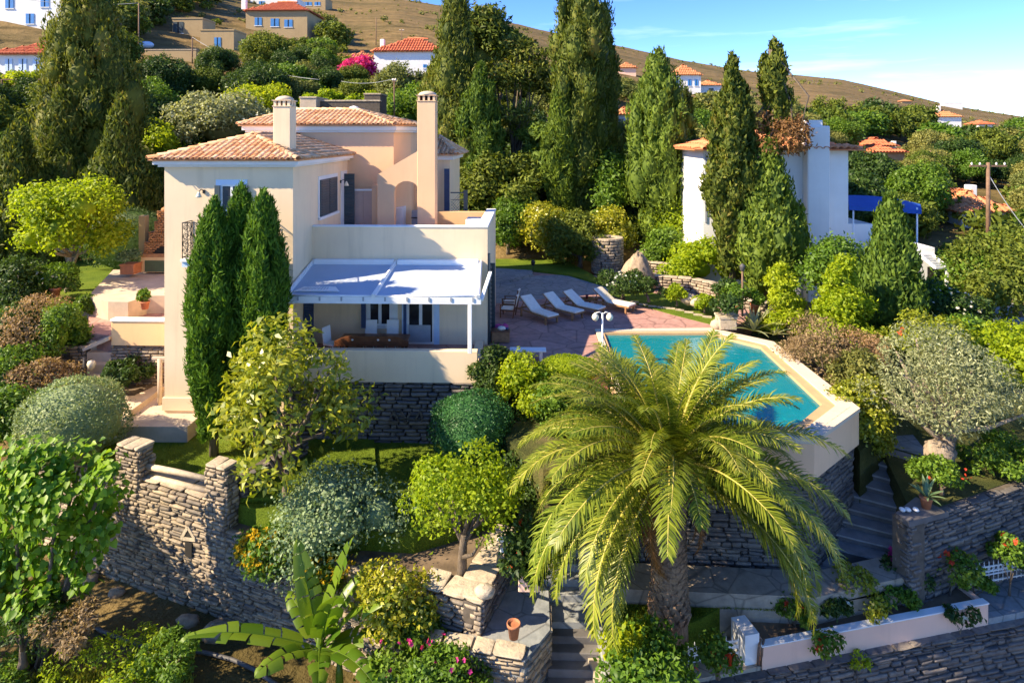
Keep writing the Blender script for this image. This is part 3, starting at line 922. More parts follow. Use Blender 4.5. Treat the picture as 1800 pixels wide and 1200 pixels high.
solid('right_garden_ground', [(11.0, 26.8), (pl[3][0] + 0.1, 21.0), (12.3, 22.6), (13, 23.5), (24, 25), (40, 32), (40, 47), (3, 47), (5, 41), (9.2, 37.5), (11.3, 32), (9.9, 29.6)], -7, lambda x, y: -0.25 - max(0, x - 12) * 0.10 - max(0, 28 - y) * 0.16, 'litter', 'planted ground between the pool and the white house')
solid('lawn', [(-16.4, 22.75), (-12.5, 21.2), (wall_at(392)[0] - .1, wall_at(392)[1] + .4), (-7.4, 20.2), (-5.6, 20.0), (-5.2, 22.0), (-6.0, YF + 0.2), (XL - 0.6, YF + 0.2), (-17, 25.5)], -7, Z_LAWN_L, 'lawn', 'mown lawn below the villa behind the rail')
solid('lower_lawn', [(wall_at(402)[0], wall_at(402)[1] + .5), (wall_at(560)[0], wall_at(560)[1] + .5), (-3.3, 18.6), (-2.0, 19.3), (-0.7, 20.2), (0.6, 22), (0.8, YF), (-7.0, YF), (-6.9, 20.0)], -7, Z_LAWN_M, 'lawn', 'shaded lawn under the terrace wall')
solid('planting_bed', [wall_at(700), (-1.5, 16.85), (-0.5, 19.4), (-1.2, 20.0), (-3.4, 18.8), (wall_at(402)[0], wall_at(402)[1] + .6), (wall_at(402)[0], wall_at(402)[1] + .15)], -7, Z_BED, 'soil', 'earth bed behind the stone wall')
solid('hedge_bank', [(0.4, 19.3), (pl[5][0] + 0.2, pl[5][1] + 0.1), (pl[5][0] + 0.2, 24.1), (-1.5, 24.1), (-1.2, 22)], -7, -1.2, 'litter', 'planted bank under the pool deck')
solid('stair_landing', [(0.1, 17.36), (2.1, 17.36), (2.1, 18.2), (0.5, 19.4), (0.05, 19)], -7, -4.25, 'slatedeck', 'slate landing at the head of the stairs')
solid('palm_lawn', [(2.3, 16.2), PLN(-1.2, .9), PLN(0, 1.35), PLN(5, 1.35), (12.0, 19.0), (12.2, 20.0), (2.0, 18.6)], -7, Z_PALM, 'lawn', 'small lawn under the palm')
solid('garden_path', [(1.6, 18.9), (1.9, 17.75), (7.6, 17.55), (11.0, 18.6), (11.2, 19.6), (8, 18.6)], -7, Z_PATH, 'path', 'sandy paved path along the foot of the pool wall')
solid('right_terrace', [(RW0[0] + .3, RW0[1] + .35), (RW1[0], RW1[1] + .3), (32, 27), (24, 27.5), (13.2, 23.6), (12.0, 22.7)], -7, Z_RIGHT, 'litter', 'raised bed under the olive tree')
solid('lane', [(-4.0, 6), (30, 6), (30, 15), (1.9, 13.5), (-4, 13)], -9, -7.4, 'lane', 'rough slate lane far below the planter')
# ------------------------------------------------------------------ the villa
def z_at(py, Y): return CZ + (HY - py) * Y / FPX
def x_at(px, Y): return PY(px, 0, Y).x
villa = thing('villa', 'large cream and peach villa with clay tile hip roofs and two chimneys', 'villa', ((XL + XR) / 2, YF, Z_LAWN_L))
ZB = z_at(718, YF)
ZE = z_at(294, YF)
wing = MB()
wing.box(XL, XR, YF, YU, ZB - 1.5, ZE)
wing.build('wing_wall', M['cream'], villa)
mb = MB(); mb.box(XL - 0.06, XR + 0.06, YF - 0.06, YU - 0.05, ZB - 0.2, ZB + 0.28); mb.build('plinth', M['cream'], villa)
# terrace block with the parapet
ZP = z_at(400, YT); ZTF = 3.85
mb = MB()
mb.box(XR - 0.05, XT, YT, 33.4, -1.0, ZTF)
mb.box(XR, XT, YT, YT + 0.28, ZTF, ZP)
mb.box(XT - 0.42, XT, YT + 0.28, 33.4, ZTF, ZP)
mb.build('terrace_block', M['cream'], villa)
mb = MB(); mb.box(x_at(760, 33.0), XT - 0.42, 33.0, 33.3, ZTF, ZP - 0.05); mb.build('parapet', M['apricot'], villa)
mb = MB()
mb.bbox(XR + 0.002, XT + 0.03, YT - 0.03, YT + 0.31, ZP, ZP + 0.06)
mb.bbox(XT - 0.46, XT + 0.03, YT + 0.312, 33.45, ZP + 0.003, ZP + 0.065)
mb.build('parapet_cap', M['white'], villa)
mb = MB(); mb.bbox(x_at(820, 32), XT - 0.43, 31.5, 32.6, ZTF, ZP - 0.25); mb.build('terrace_bench', M['white'], villa)
mb = MB(); mb.box(XR + 0.01, XT - 0.43, YT + 0.3, 33.0, ZTF, ZTF + 0.02); mb.build('terrace_floor', M['mauve'], villa)

# upper storey block with a chamfered corner
ux0 = x_at(438, YU); ux1 = x_at(692, YU); ux2 = x_at(722, 33.6)
ZU = z_at(233, YU)
mb = MB(); mb.prism([(ux0, YU), (ux1, YU), (ux2, 33.6), (ux2, 38.5), (ux0, 38.5)], ZTF - 1, ZU); mb.build('upper_wall', M['peach'], villa)

def cornice(poly, z0, z1, out, name):
    "projecting white eaves board following a plan outline (counter clockwise)"
    n = len(poly); cx = sum(p[0] for p in poly) / n; cy = sum(p[1] for p in poly) / n
    def off(d):
        r = []
        for i in range(n):
            p0, p, p1 = Vector(poly[i - 1]), Vector(poly[i]), Vector(poly[(i + 1) % n])
            a = (p - p0).normalized(); b = (p1 - p).normalized()
            na = Vector((a.y, -a.x)); nb = Vector((b.y, -b.x))
            m = (na + nb); k = d / max(0.3, (1 + na.dot(nb)) / 1.0)
            r.append(tuple(p + m * k))
        return r
    mb = MB(); o1 = off(out * 0.55); o2 = off(out)
    mb.prism(o1, z0, z0 + (z1 - z0) * 0.35)
    mb.prism(o2, z0 + (z1 - z0) * 0.35 + 0.002, z1)
    return mb.build(name, M['white'], villa)
cornice([(XL, YF), (XR, YF), (XR, YU - 0.3), (XL, YU - 0.3)], ZE, z_at(282, YF), 0.30, 'cornice')
cornice([(ux0, YU + 0.05), (ux1, YU + 0.05), (ux2, 33.65), (ux2, 38.5), (ux0, 38.5)], ZU, z_at(222, YU), 0.28, 'cornice')

# ---- clay tiles
def tile_geo(n=6, L=0.46, r0=0.105, r1=0.085, th=0.018):
    V = []; F = []
    for i, (y, r) in enumerate(((0, r0), (L, r1))):
        for k in range(n + 1):
            a = pi * k / n; V.append((r * cos(a), y, r * sin(a) * 0.85))
        for k in range(n + 1):
            a = pi * k / n; V.append(((r - th) * cos(a), y, (r - th) * sin(a) * 0.85))
    m = n + 1
    for k in range(n):
        F += [(k, k + 1, 2 * m + k + 1, 2 * m + k), (m + k + 1, m + k, 3 * m + k, 3 * m + k + 1), (k + 1, k, m + k, m + k + 1)]
    return np.array(V, float), np.array(F)
TILE_V, TILE_F = tile_geo()
TILE_ME = np_mesh('roof_tile', TILE_V, TILE_F, M['tile'], True)
def roof_slope(a, b, c, d, mats, rows, seed, pitch=0.235, exp=0.36, inset=0.0):
    "tiles on the plane whose eave runs a->b and whose upper edge is d->c (c above b); appends matrices to rows"
    rng = random.Random(seed)
    a, b, c, d = map(Vector, (a, b, c, d))
    ex = (b - a).normalized(); up = ((d + c) / 2 - (a + b) / 2); up -= ex * up.dot(ex); hgt = up.length
    ey = up.normalized(); ez = ex.cross(ey)
    def loc(p): q = p - a; return q.dot(ex), q.dot(ey)
    P2 = [loc(p) for p in (a, b, c, d)]
    W = P2[1][0]
    k = int(W / pitch)
    for i in range(k):
        x = (i + 0.5) * W / k
        y = -0.06
        while True:
            yy = max(0.01, y + exp * 0.5)
            # inside the trapezoid?
            xl = P2[0][0] + (P2[3][0] - P2[0][0]) * yy / max(hgt, 1e-6); xr = P2[1][0] + (P2[2][0] - P2[1][0]) * yy / max(hgt, 1e-6)
            if yy > hgt - 0.05: break
            if xl + 0.02 < x < xr - 0.02:
                p = a + ex * x + ey * y + ez * (0.045 + rng.random() * 0.012)
                m = Matrix((ex, ey, ez)).transposed().to_4x4()
                m = Matrix.Translation(p) @ m @ Matrix.Rotation(rng.uniform(-.04, .04), 4, 'Z') @ Matrix.Rotation(-0.05 + rng.uniform(-.02, .02), 4, 'X')
                rows.append(m)
            y += exp
    return rows
def ridge_tiles(a, b, rows, seed, step=0.36, sc=1.35):
    rng = random.Random(seed)
    a = Vector(a); b = Vector(b); ey = (b - a).normalized(); ex = ey.cross(Vector((0, 0, 1))).normalized(); ez = ex.cross(ey)
    n = max(1, int((b - a).length / step))
    for i in range(n):
        p = a + ey * (i * (b - a).length / n) + ez * 0.05
        m = Matrix.Translation(p) @ Matrix((ex, ey, ez)).transposed().to_4x4() @ Matrix.Rotation(-0.06 + rng.uniform(-.02, .02), 4, 'X') @ Matrix.Scale(sc, 4)
        rows.append(m)
def lay_tiles(root, own, rest):
    b = base_of(root)
    for m in own:
        o = link_mesh('roof_tile', TILE_ME, root)
        o.matrix_local = Matrix.Translation(-b) @ m
    if rest:
        parts = []
        for m in rest:
            R = np.array(m.to_3x3()); t = np.array(m.translation - b)
            parts.append((TILE_V @ R.T + t, TILE_F))
        V, F = join(parts)
        o = link_mesh('roof_tiles', np_mesh('roof_tiles', V, F, M['tile'], True), root); o['kind'] = 'stuff'
def deckplane(mb, pts, t=0.05):
    pts = [Vector(p) for p in pts]
    n = (pts[1] - pts[0]).cross(pts[2] - pts[0]).normalized()
    k = len(pts)
    mb.add([p for p in pts] + [p - n * t for p in pts], [tuple(range(k)), tuple(range(2 * k - 1, k - 1, -1))] + [(i, k + i, k + (i + 1) % k, (i + 1) % k) for i in range(k)])
EO = 0.42
ez0 = z_at(281, YF)
rx0, rx1, ry0 = XL - EO, XR + EO - 0.05, YF - EO
rxm = (rx0 + rx1) / 2; half = (rx1 - rx0) / 2
rz = z_at(238, YF + 2.2)
ap = (rxm, ry0 + half, rz); bk = (rxm, YU, rz)
c00, c10, c11, c01 = (rx0, ry0, ez0), (rx1, ry0, ez0), (rx1, YU, ez0), (rx0, YU, ez0)
roof = thing('roof', None, None); roof.parent = villa; roof.location = Vector((rxm, ry0, ez0)) - villa.location
mb = MB(); deckplane(mb, [c00, c10, ap]); deckplane(mb, [c10, c11, bk, ap]); deckplane(mb, [c01, c00, ap, bk]); mb.build('roof_bed', M['tile'], roof)
own = []; rest = []
roof_slope(c00, c10, ap, ap, None, own, 1)
side = roof_slope(c10, c11, bk, ap, None, [], 2)
ridge_tiles(c10, ap, own, 3); ridge_tiles(c00, ap, own, 4); ridge_tiles(bk, ap, own, 5)
side.sort(key=lambda m: (m.translation - Vector((0, 0, CZ))).length)
room = max(0, 300 - len(own)); own += side[:room]; rest += side[room:]
lay_tiles(roof, own, rest)
# upper roof
ue = z_at(220, YU); uo = 0.40
q = [(ux0 - uo, YU - uo, ue), (ux1 + 0.15, YU - uo, ue), (ux2 + uo, 33.6 - 0.1, ue), (ux2 + uo, 39, ue), (ux0 - uo, 39, ue)]
r0 = (x_at(515, 34.6), 34.7, z_at(194, 34.7)); r1 = (x_at(628, 34.6), 34.7, z_at(194, 34.7))
roof2 = thing('roof', None, None); roof2.parent = villa; roof2.location = Vector((ux0, YU, ue)) - villa.location
mb = MB(); deckplane(mb, [q[0], q[1], r1, r0]); deckplane(mb, [q[1], q[2], r1]); deckplane(mb, [q[2], q[3], r1]); deckplane(mb, [q[4], q[0], r0]); deckplane(mb, [q[3], q[4], r0, r1]); mb.build('roof_bed', M['tile'], roof2)
rest = []
roof_slope(q[0], q[1], r1, r0, None, rest, 11); roof_slope(q[1], q[2], r1, r1, None, rest, 12); roof_slope(q[2], q[3], r1, r1, None, rest, 14)
ridge_tiles(q[0], r0, rest, 15); ridge_tiles(q[2], r1, rest, 16); ridge_tiles(r0, r1, rest, 17); ridge_tiles(q[1], r1, rest, 18)
lay_tiles(roof2, [], rest)
# white dome of a flue beyond the upper ridge
mb = MB(); mb.lathe((x_at(622, 36.5), 36.5, z_at(200, 36.5)), [(0.42, -0.3), (0.42, 0.05), (0.36, 0.25), (0.2, 0.4), (0.02, 0.45)], 16); mb.build('vent_dome', M['white'], villa)

# ---- chimneys
def chimney(x0, x1, Y, ybase, ytop, cap_top, mat, dy=None):
    w = x1 - x0; dy = dy or w
    mb = MB(); mb.bbox(x0, x1, Y, Y + dy, ybase, ytop, 0.015)
    c = mb.build('chimney', M[mat], villa)
    cx, cy = (x0 + x1) / 2, Y + dy / 2
    r = w / 2 + 0.02; hh = cap_top - ytop
    mb = MB()
    mb.box(x0 - 0.03, x1 + 0.03, Y - 0.03, Y + dy + 0.03, ytop + 0.001, ytop + hh * 0.07)
    z1, z2 = ytop + hh * 0.07, ytop + hh * 0.5
    for k in range(4):
        t = x0 + 0.02 + (w - 0.14) * k / 3
        mb.box(t, t + 0.10, Y, Y + 0.1, z1, z2); mb.box(t, t + 0.10, Y + dy - 0.1, Y + dy, z1, z2)
    for k in (1, 2):
        t = Y + 0.02 + (dy - 0.14) * k / 3
        mb.box(x0, x0 + 0.1, t, t + 0.1, z1, z2); mb.box(x1 - 0.1, x1, t, t + 0.1, z1, z2)
    mb.box(x0 - 0.04, x1 + 0.04, Y - 0.04, Y + dy + 0.04, z2, z2 + hh * 0.06)
    mb.build('chimney_lantern', M[mat], c)
    mb = MB(); mb.lathe((cx, cy, z2 + hh * 0.06), [(r * 1.02, 0), (r * 0.95, hh * 0.14), (r * 0.75, hh * 0.27), (r * 0.42, hh * 0.36), (0.03, hh * 0.40)], 18)
    mb.build('chimney_dome', M['patio'], c)
    mb = MB(); mb.box(x0 + 0.12, x1 - 0.12, Y + 0.12, Y + dy - 0.12, z1, z2 - 0.005); mb.build('flue', M['dark'], c)
    return c
cY = 25.9
chimney(x_at(480, cY), x_at(510, cY), cY, z_at(285, cY), z_at(187, cY), z_at(166, cY), 'cream')
aY = 31.2
chimney(x_at(733.5, aY), x_at(765, aY), aY, ZTF, z_at(178, aY), z_at(158, aY), 'peach', 0.8)
# ---- arch wall
ax0, ax1 = x_at(663, aY), x_at(733, aY)
def a2(px, py): p = PY(px, py, aY + 0.02); return (p.x - ax0, p.z)
arch = [a2(693, 398), a2(693, 398)]
axl, axr = a2(693, 398)[0], a2(733, 0)[0]
zs, zt_ = a2(0, 336)[1], a2(0, 317)[1]
acx = (axl + axr) / 2 + 0.05; axr = acx * 2 - axl
W_ = ax1 - ax0 + 0.3
outer = [(0, ZTF), (axl, ZTF)] + [(acx - (axr - axl) / 2 * cos(t), zs + (zt_ - zs) * sin(t)) for t in np.linspace(0, pi, 13)] + [(axr, ZTF), (W_, ZTF), (W_, a2(0, 266)[1]), (a2(733, 0)[0], a2(0, 266)[1]), (0, a2(0, 306)[1])]
mb = MB(); mb.plate((ax0, aY + 0.42, 0), (1, 0, 0), (0, 0, 1), outer, [], 0.40); mb.build('arch_wall', M['peach'], villa)
mb = MB()
bx0, bx1 = x_at(676, 34.5), x_at(760, 34.5)
mb.box(bx0, bx0 + 0.25, aY + 0.5, 34.5, ZTF, 6.25); mb.box(bx0, bx1, 34.5, 34.7, ZTF, 6.25)
mb.build('porch_wall', M['peach'], villa)
mb = MB(); xw = x_at(716, 33.6)
mb.bbox(bx0 + 0.25, xw, 32.2, 34.4, ZTF, z_at(363, 33)); mb.build('porch_bench', M['white'], villa)
# ---- openings
def shutter_leaf(root, x0, x1, y0, y1, z0, z1, mat='shutter', slats=0, axis='x'):
    mb = MB(); mb.box(x0, x1, y0, y1, z0, z1)
    if slats:
        for k in range(slats):
            z = z0 + (z1 - z0) * (k + 0.5) / slats
            if axis == 'x': mb.obox(((x0 + x1) / 2, min(y0, y1) - 0.006, z), ((x1 - x0) * 0.8, 0.02, (z1 - z0) / slats * 0.55), rx=0.4)
            else: mb.obox((max(x0, x1) + 0.006, (y0 + y1) / 2, z), (0.02, (y1 - y0) * 0.8, (z1 - z0) / slats * 0.55), ry=-0.4)
    return mb.build('shutter', M[mat], root)
def front_window(Y, x0, x1, z0, z1, fr='white', fw=0.10, panes=2, rows=2, sur='bluewhite', sw=0.16, name='window', sill=True):
    "window on a wall whose face is the plane y = Y"
    root = thing(name, None, None); root.parent = villa; root.location = Vector(((x0 + x1) / 2, Y, z0)) - villa.location
    mb = MB()
    if sur:
        mb.box(x0 - sw, x0, Y - 0.03, Y + 0.05, z0 - sw * 0.3, z1 + sw); mb.box(x1, x1 + sw, Y - 0.03, Y + 0.05, z0 - sw * 0.3, z1 + sw); mb.box(x0, x1, Y - 0.03, Y + 0.05, z1, z1 + sw)
        mb.build('surround', M[sur], root); mb = MB()
    mb.box(x0, x0 + fw * .6, Y - 0.02, Y + 0.05, z0, z1); mb.box(x1 - fw * .6, x1, Y - 0.02, Y + 0.05, z0, z1)
    mb.box(x0 + fw * .6, x1 - fw * .6, Y - 0.02, Y + 0.05, z1 - fw * .6, z1); mb.box(x0 + fw * .6, x1 - fw * .6, Y - 0.02, Y + 0.05, z0, z0 + fw * .6)
    for k in range(1, panes):
        t = x0 + (x1 - x0) * k / panes; mb.box(t - fw * .5, t + fw * .5, Y - 0.022, Y + 0.05, z0 + fw * .6, z1 - fw * .6)
    for k in range(1, rows):
        t = z0 + (z1 - z0) * k / rows; mb.box(x0 + fw * .6, x1 - fw * .6, Y - 0.012, Y + 0.05, t - 0.02, t + 0.02)
    mb.build('frame', M[fr], root)
    for k in range(panes):
        a = x0 + (x1 - x0) * k / panes; b = x0 + (x1 - x0) * (k + 1) / panes
        mb = MB(); mb.box(a + 0.02, b - 0.02, Y - 0.003, Y + 0.04, z0 + 0.02, z1 - 0.02); mb.build('pane', M['glass'], root)
    if sill:
        mb = MB(); mb.bbox(x0 - sw - 0.05, x1 + sw + 0.05, Y - 0.14, Y + 0.03, z0 - 0.09, z0 - 0.001); mb.build('sill', M['white'], root)
    return root
# balcony window on the wing front
w = front_window(YF, x_at(389, YF), x_at(426, YF), z_at(462, YF), z_at(326, YF), panes=2, rows=3, sw=0.20, fw=0.09, sill=False, name='balcony_door')
shutter_leaf(w, x_at(379, YF), x_at(388, YF), YF - 0.10, YF - 0.035, z_at(460, YF), z_at(327, YF))
shutter_leaf(w, x_at(427, YF), x_at(437, YF), YF - 0.10, YF - 0.035, z_at(460, YF), z_at(327, YF))
bal = thing('balcony', None, None); bal.parent = villa; bal.location = Vector((x_at(395, YF), YF, z_at(460, YF))) - villa.location
b0, b1 = x_at(321, YF - .7), x_at(470, YF - .7)
zb = z_at(458, YF - .7); zt2 = z_at(394, YF - .7)
mb = MB(); mb.bbox(b0 - 0.06, b1 + 0.06, YF - 0.78, YF - 0.001, zb - 0.10, zb); mb.build('slab', M['white'], bal)
mb = MB(); mb.box(b0 - 0.02, b1 + 0.02, YF - 0.72, YF - 0.001, zb - 0.30, zb - 0.101); mb.build('bracket', M['bluewhite'], bal)
mb = MB()
def scroll(mb, c, r, turns, a0, ax, rad=0.011):
    pts = []
    for t in np.linspace(0, 1, 15):
        a = a0 + t * turns * 2 * pi; q = r * (1 - 0.75 * t)
        p = Vector(c) + Vector(ax) * (q * cos(a)) + Vector((0, 0, q * sin(a))); pts.append(p)
    mb.tube(pts, rad, 4)
def iron_panel(mb, p, q, z0, z1, n):
    p = Vector((*p, 0)); q = Vector((*q, 0)); e = (q - p)
    ax = e.normalized()
    for z in (z0 + 0.06, z1):
        mb.beam(p + Vector((0, 0, z)), q + Vector((0, 0, z)), 0.035, 0.03)
    for k in range(n + 1):
        a = p + e * (k / n); mb.beam(a + Vector((0, 0, z0)), a + Vector((0, 0, z1)), 0.022, 0.022)
    for k in range(n):
        c = p + e * ((k + 0.5) / n); r = e.length / n * 0.48
        nn = max(2, int((z1 - z0) / (r * 1.9)))
        for j in range(nn):
            zc = z0 + 0.1 + (z1 - z0 - 0.14) * (j + 0.5) / nn
            scroll(mb, c + Vector((0, 0, zc)), r, 1.3, (j + k) * 1.57, ax * (1 if (j + k) % 2 else -1))
iron_panel(mb, (b0, YF - 0.72), (b1, YF - 0.72), zb, zt2, 10)
iron_panel(mb, (b0, YF - 0.72), (b0, YF - 0.02), zb, zt2, 2)
iron_panel(mb, (b1, YF - 0.72), (b1, YF - 0.02), zb, zt2, 2)
mb.build('iron_railing', M['iron'], bal)
def wall_lamp(x, y, z, dx, dy):
    l = thing('wall_lamp', None, None); l.parent = villa; l.location = Vector((x, y, z)) - villa.location
    d = Vector((dx, dy, 0))
    p = Vector((x, y, z))
    mb = MB(); mb.tube([p, p + d * 0.16 + Vector((0, 0, 0.10)), p + d * 0.30 + Vector((0, 0, 0.02))], 0.018, 6); mb.obox(p + d * 0.015, (0.08, 0.08, 0.14)); mb.build('bracket', M['iron'], l)
    mb = MB(); mb.lathe(p + d * 0.30 + Vector((0, 0, -0.20)), [(0.12, 0), (0.10, 0.07), (0.045, 0.18), (0.03, 0.22)], 10); mb.build('lamp_shade', M['gold'], l)
wall_lamp(x_at(359, YF), YF, z_at(338, YF), -0.2, -1)
# windows on the side wall of the wing (plane x = XR)
def y_side(px, X): return on_line(px, (X, 10), (X, 60))[1]
def side_open(px0, px1, py0, py1, X, name, mats):
    ya, yb = y_side(px0, X), y_side(px1, X)
    ym = (ya + yb) / 2
    z0, z1 = z_at(py1, ym), z_at(py0, ym)
    root = thing(name, None, None); root.parent = villa; root.location = Vector((X, ym, z0)) - villa.location
    mb = MB(); s = 0.16
    mb.box(X - 0.05, X + 0.03, ya - s, ya, z0 - 0.1, z1 + s); mb.box(X - 0.05, X + 0.03, yb, yb + s, z0 - 0.1, z1 + s); mb.box(X - 0.05, X + 0.03, ya, yb, z1, z1 + s)
    mb.build('surround', M['white'], root)
    mb = MB(); mb.bbox(X - 0.05, X + 0.12, ya - s, yb + s, z0 - 0.14, z0 - 0.02); mb.build('sill', M['white'], root)
    mb = MB(); mb.box(X - 0.05, X + 0.012, ya, yb, z0 - 0.01, z1); mb.build('pane', M['glass'], root)
    for k in range(2):
        a = ya + (yb - ya) * k / 2; b = ya + (yb - ya) * (k + 1) / 2
        shutter_leaf(root, X + 0.02, X + 0.07, a + 0.02, b - 0.02, z0, z1, mats, 14, 'y')
    return root
side_open(561, 591, 314, 376, XR, 'window', 'shutter')
ya = y_side(608, XR)
d = thing('terrace_door', None, None); d.parent = villa; d.location = Vector((XR, ya, ZTF)) - villa.location
mb = MB(); mb.box(XR - 0.05, XR + 0.03, ya - 0.9, ya + 0.15, ZTF, z_at(300, ya)); mb.build('surround', M['white'], d)
shutter_leaf(d, XR + 0.03, x_at(614, ya - .4) + 0.25, ya - 0.42, ya - 0.36, ZTF + 0.05, z_at(305, ya), 'shutter', 20)
wall_lamp(XR, y_side(598, XR), z_at(320, 31), 1, 0)
wall_lamp(x_at(618, YU), YU - 0.01, z_at(316, YU), 0.3, -1)
# mauve partition between wing and arch
mb = MB(); pY = 31.8
for k in range(2):
    a = x_at(614.5 + 24.2 * k, pY); b = x_at(614.5 + 24.2 * (k + 1), pY) - 0.012
    m2 = MB(); m2.box(a, b, pY, pY + 0.06, ZTF, z_at(336, pY)); m2.build('partition_board', M['mauve'], villa)
mb.bbox(x_at(614, pY), x_at(663, pY) - 0.003, pY - 0.05, pY + 0.11, z_at(336, pY) + 0.001, z_at(333, pY)); mb.build('partition_cap', M['white'], villa)
# shuttered window and cooling unit seen through the arch
wy = 34.5
sw_ = front_window(wy, x_at(703, wy), x_at(722, wy), z_at(352, wy), z_at(322, wy), sur='white', sw=0.1, panes=2, rows=1)
for a, b in ((703, 712), (713, 722)): shutter_leaf(sw_, x_at(a, wy), x_at(b, wy), wy - 0.07, wy - 0.025, z_at(352, wy), z_at(320, wy), 'shutter', 12)
ac = thing('cooling_unit', 'grey metal air conditioner unit standing inside the terrace archway', 'air conditioner', (x_at(730, 33.2), 33.2, ZTF))
mb = MB(); mb.bbox(x_at(724, 33), x_at(738, 33), 32.9, 33.3, ZTF + 0.3, ZTF + 1.0, 0.03); mb.build('case', M['acgrey'], ac)
mb = MB(); mb.lathe((x_at(731, 33), 32.88, ZTF + 0.65), [(0.22, 0), (0.20, 0.03), (0.05, 0.03)], 14); mb.box(x_at(725, 33), x_at(737, 33), 32.95, 33.05, ZTF, ZTF + 0.3); mb.build('fan_grille', M['iron'], ac)
# back wing on the right of the arch
bY = 36.0
mb = MB(); mb.box(x_at(700, bY), x_at(791, bY), bY, bY + 5, ZTF - 2, z_at(281, bY)); mb.build('back_wing_wall', M['cream'], villa)
mb = MB(); mb.box(x_at(698, bY), x_at(797, bY), bY - 0.25, bY + 5.2, z_at(281, bY), z_at(274, bY)); mb.build('cornice', M['white'], villa)
e0 = (x_at(690, bY), bY - 0.45, z_at(272, bY)); e1 = (x_at(804, bY - .45), bY - 0.45, z_at(272, bY)); e2 = (e1[0], bY + 5.5, e1[2]); e3 = (e0[0], bY + 5.5, e0[2])
t0 = (x_at(720, bY), bY + 2.4, z_at(242, bY + 2.4)); t1 = (x_at(765, bY), bY + 2.4, z_at(242, bY + 2.4))
rf = thing('roof', None, None); rf.parent = villa; rf.location = Vector(e0) - villa.location
mb = MB(); deckplane(mb, [e0, e1, t1, t0]); deckplane(mb, [e1, e2, t1]); deckplane(mb, [e2, e3, t0, t1]); mb.build('roof_bed', M['tile'], rf)
rest = []; roof_slope(e0, e1, t1, t0, None, rest, 31); roof_slope(e1, e2, t1, t1, None, rest, 32); ridge_tiles(e1, t1, rest, 33); lay_tiles(rf, [], rest)
mb = MB(); mb.box(x_at(783, bY), x_at(792, bY), bY - 0.55, bY - 0.49, z_at(369, bY), z_at(296, bY)); mb.box(x_at(784, bY), x_at(786, bY), bY - 0.49, bY, z_at(300, bY), z_at(299, bY)); mb.build('shutter', M['navy'], villa)
# iron lattice screen beside it
sc_ = thing('lattice_screen', 'dark lattice screen panel on the far corner of the upper terrace', 'lattice screen', (x_at(807, 34), 34, ZTF))
mb = MB(); zq = z_at(373, 34) - 0.5; zr = z_at(338, 34)
mb.box(x_at(815, 34), x_at(822, 34), 33.95, 34.1, zq, zr + 0.1); mb.box(x_at(792, 34), x_at(815, 34), 34, 34.05, zr - 0.06, zr); mb.box(x_at(792, 34), x_at(815, 34), 34, 34.05, z_at(352, 34), z_at(351, 34)); mb.build('frame', M['shutter'], sc_)
mb = MB(); xa, xb = x_at(792, 34), x_at(815, 34)
for k in range(-6, 8):
    for sgn in (1, -1):
        x = xa + k * 0.14; L = zr - zq
        p, q2 = Vector((x, 34.02, zq)), Vector((x + sgn * L * 0.9, 34.02, zr))
        lo_, hi_ = 0.0, 1.0
        ts = [t for t in np.linspace(0, 1, 40) if xa <= p.x + (q2.x - p.x) * t <= xb]
        if len(ts) > 2: mb.beam(p.lerp(q2, ts[0]), p.lerp(q2, ts[-1]), 0.025, 0.015)
mb.build('lattice', M['shutter'], sc_)

# ---- ground floor under the awning
gz0, gz1 = z_at(574, YT), z_at(530, YT)
gw = front_window(YT, x_at(648, YT), x_at(688, YT), gz0, gz1, sur='white', sw=0.26, panes=2, rows=1, fw=0.13)
shutter_leaf(gw, x_at(639, YT), x_at(647, YT), YT - 0.4, YT - 0.34, gz0, gz1, 'navy'); 
dw = front_window(YT, x_at(716, YT), x_at(763, YT), 0.02, z_at(528, YT), sur='bluewhite', sw=0.22, panes=2, rows=1, fw=0.13, sill=False, name='french_door')
mb = MB(); mb.box(x_at(719, YT), x_at(757, YT), YT - 0.06, YT - 0.024, 0.1, z_at(572, YT)); mb.build('door_panel', M['acgrey'], dw)
shutter_leaf(dw, x_at(713, YT), x_at(718, YT), YT - 0.5, YT - 0.44, 0.05, z_at(528, YT), 'navy')
wd = thing('side_door', None, None); wd.parent = villa; wd.location = Vector((XR, 26.2, 0)) - villa.location
shutter_leaf(wd, XR + 0.02, XR + 0.42, 25.9, 25.96, 0.05, z_at(532, 26), 'navy', 18)
# open shutters on the pool side of the house
sd = thing('pool_side_door', None, None); sd.parent = villa; sd.location = Vector((XT, 28, 0)) - villa.location
shutter_leaf(sd, XT + 0.02, XT + 0.10, YT + 0.15, YT + 0.75, 0.05, z_at(470, YT), 'shutter', 18, 'y')
shutter_leaf(sd, XT + 0.02, XT + 0.26, YT + 0.9, YT + 0.96, 0.05, z_at(462, YT + 1), 'shutter', 18)
mb = MB(); mb.tube([(XT + 0.06, YT + 0.08, 0), (XT + 0.06, YT + 0.08, z_at(446, YT))], 0.05, 8); mb.build('downpipe', M['shutter'], sd)

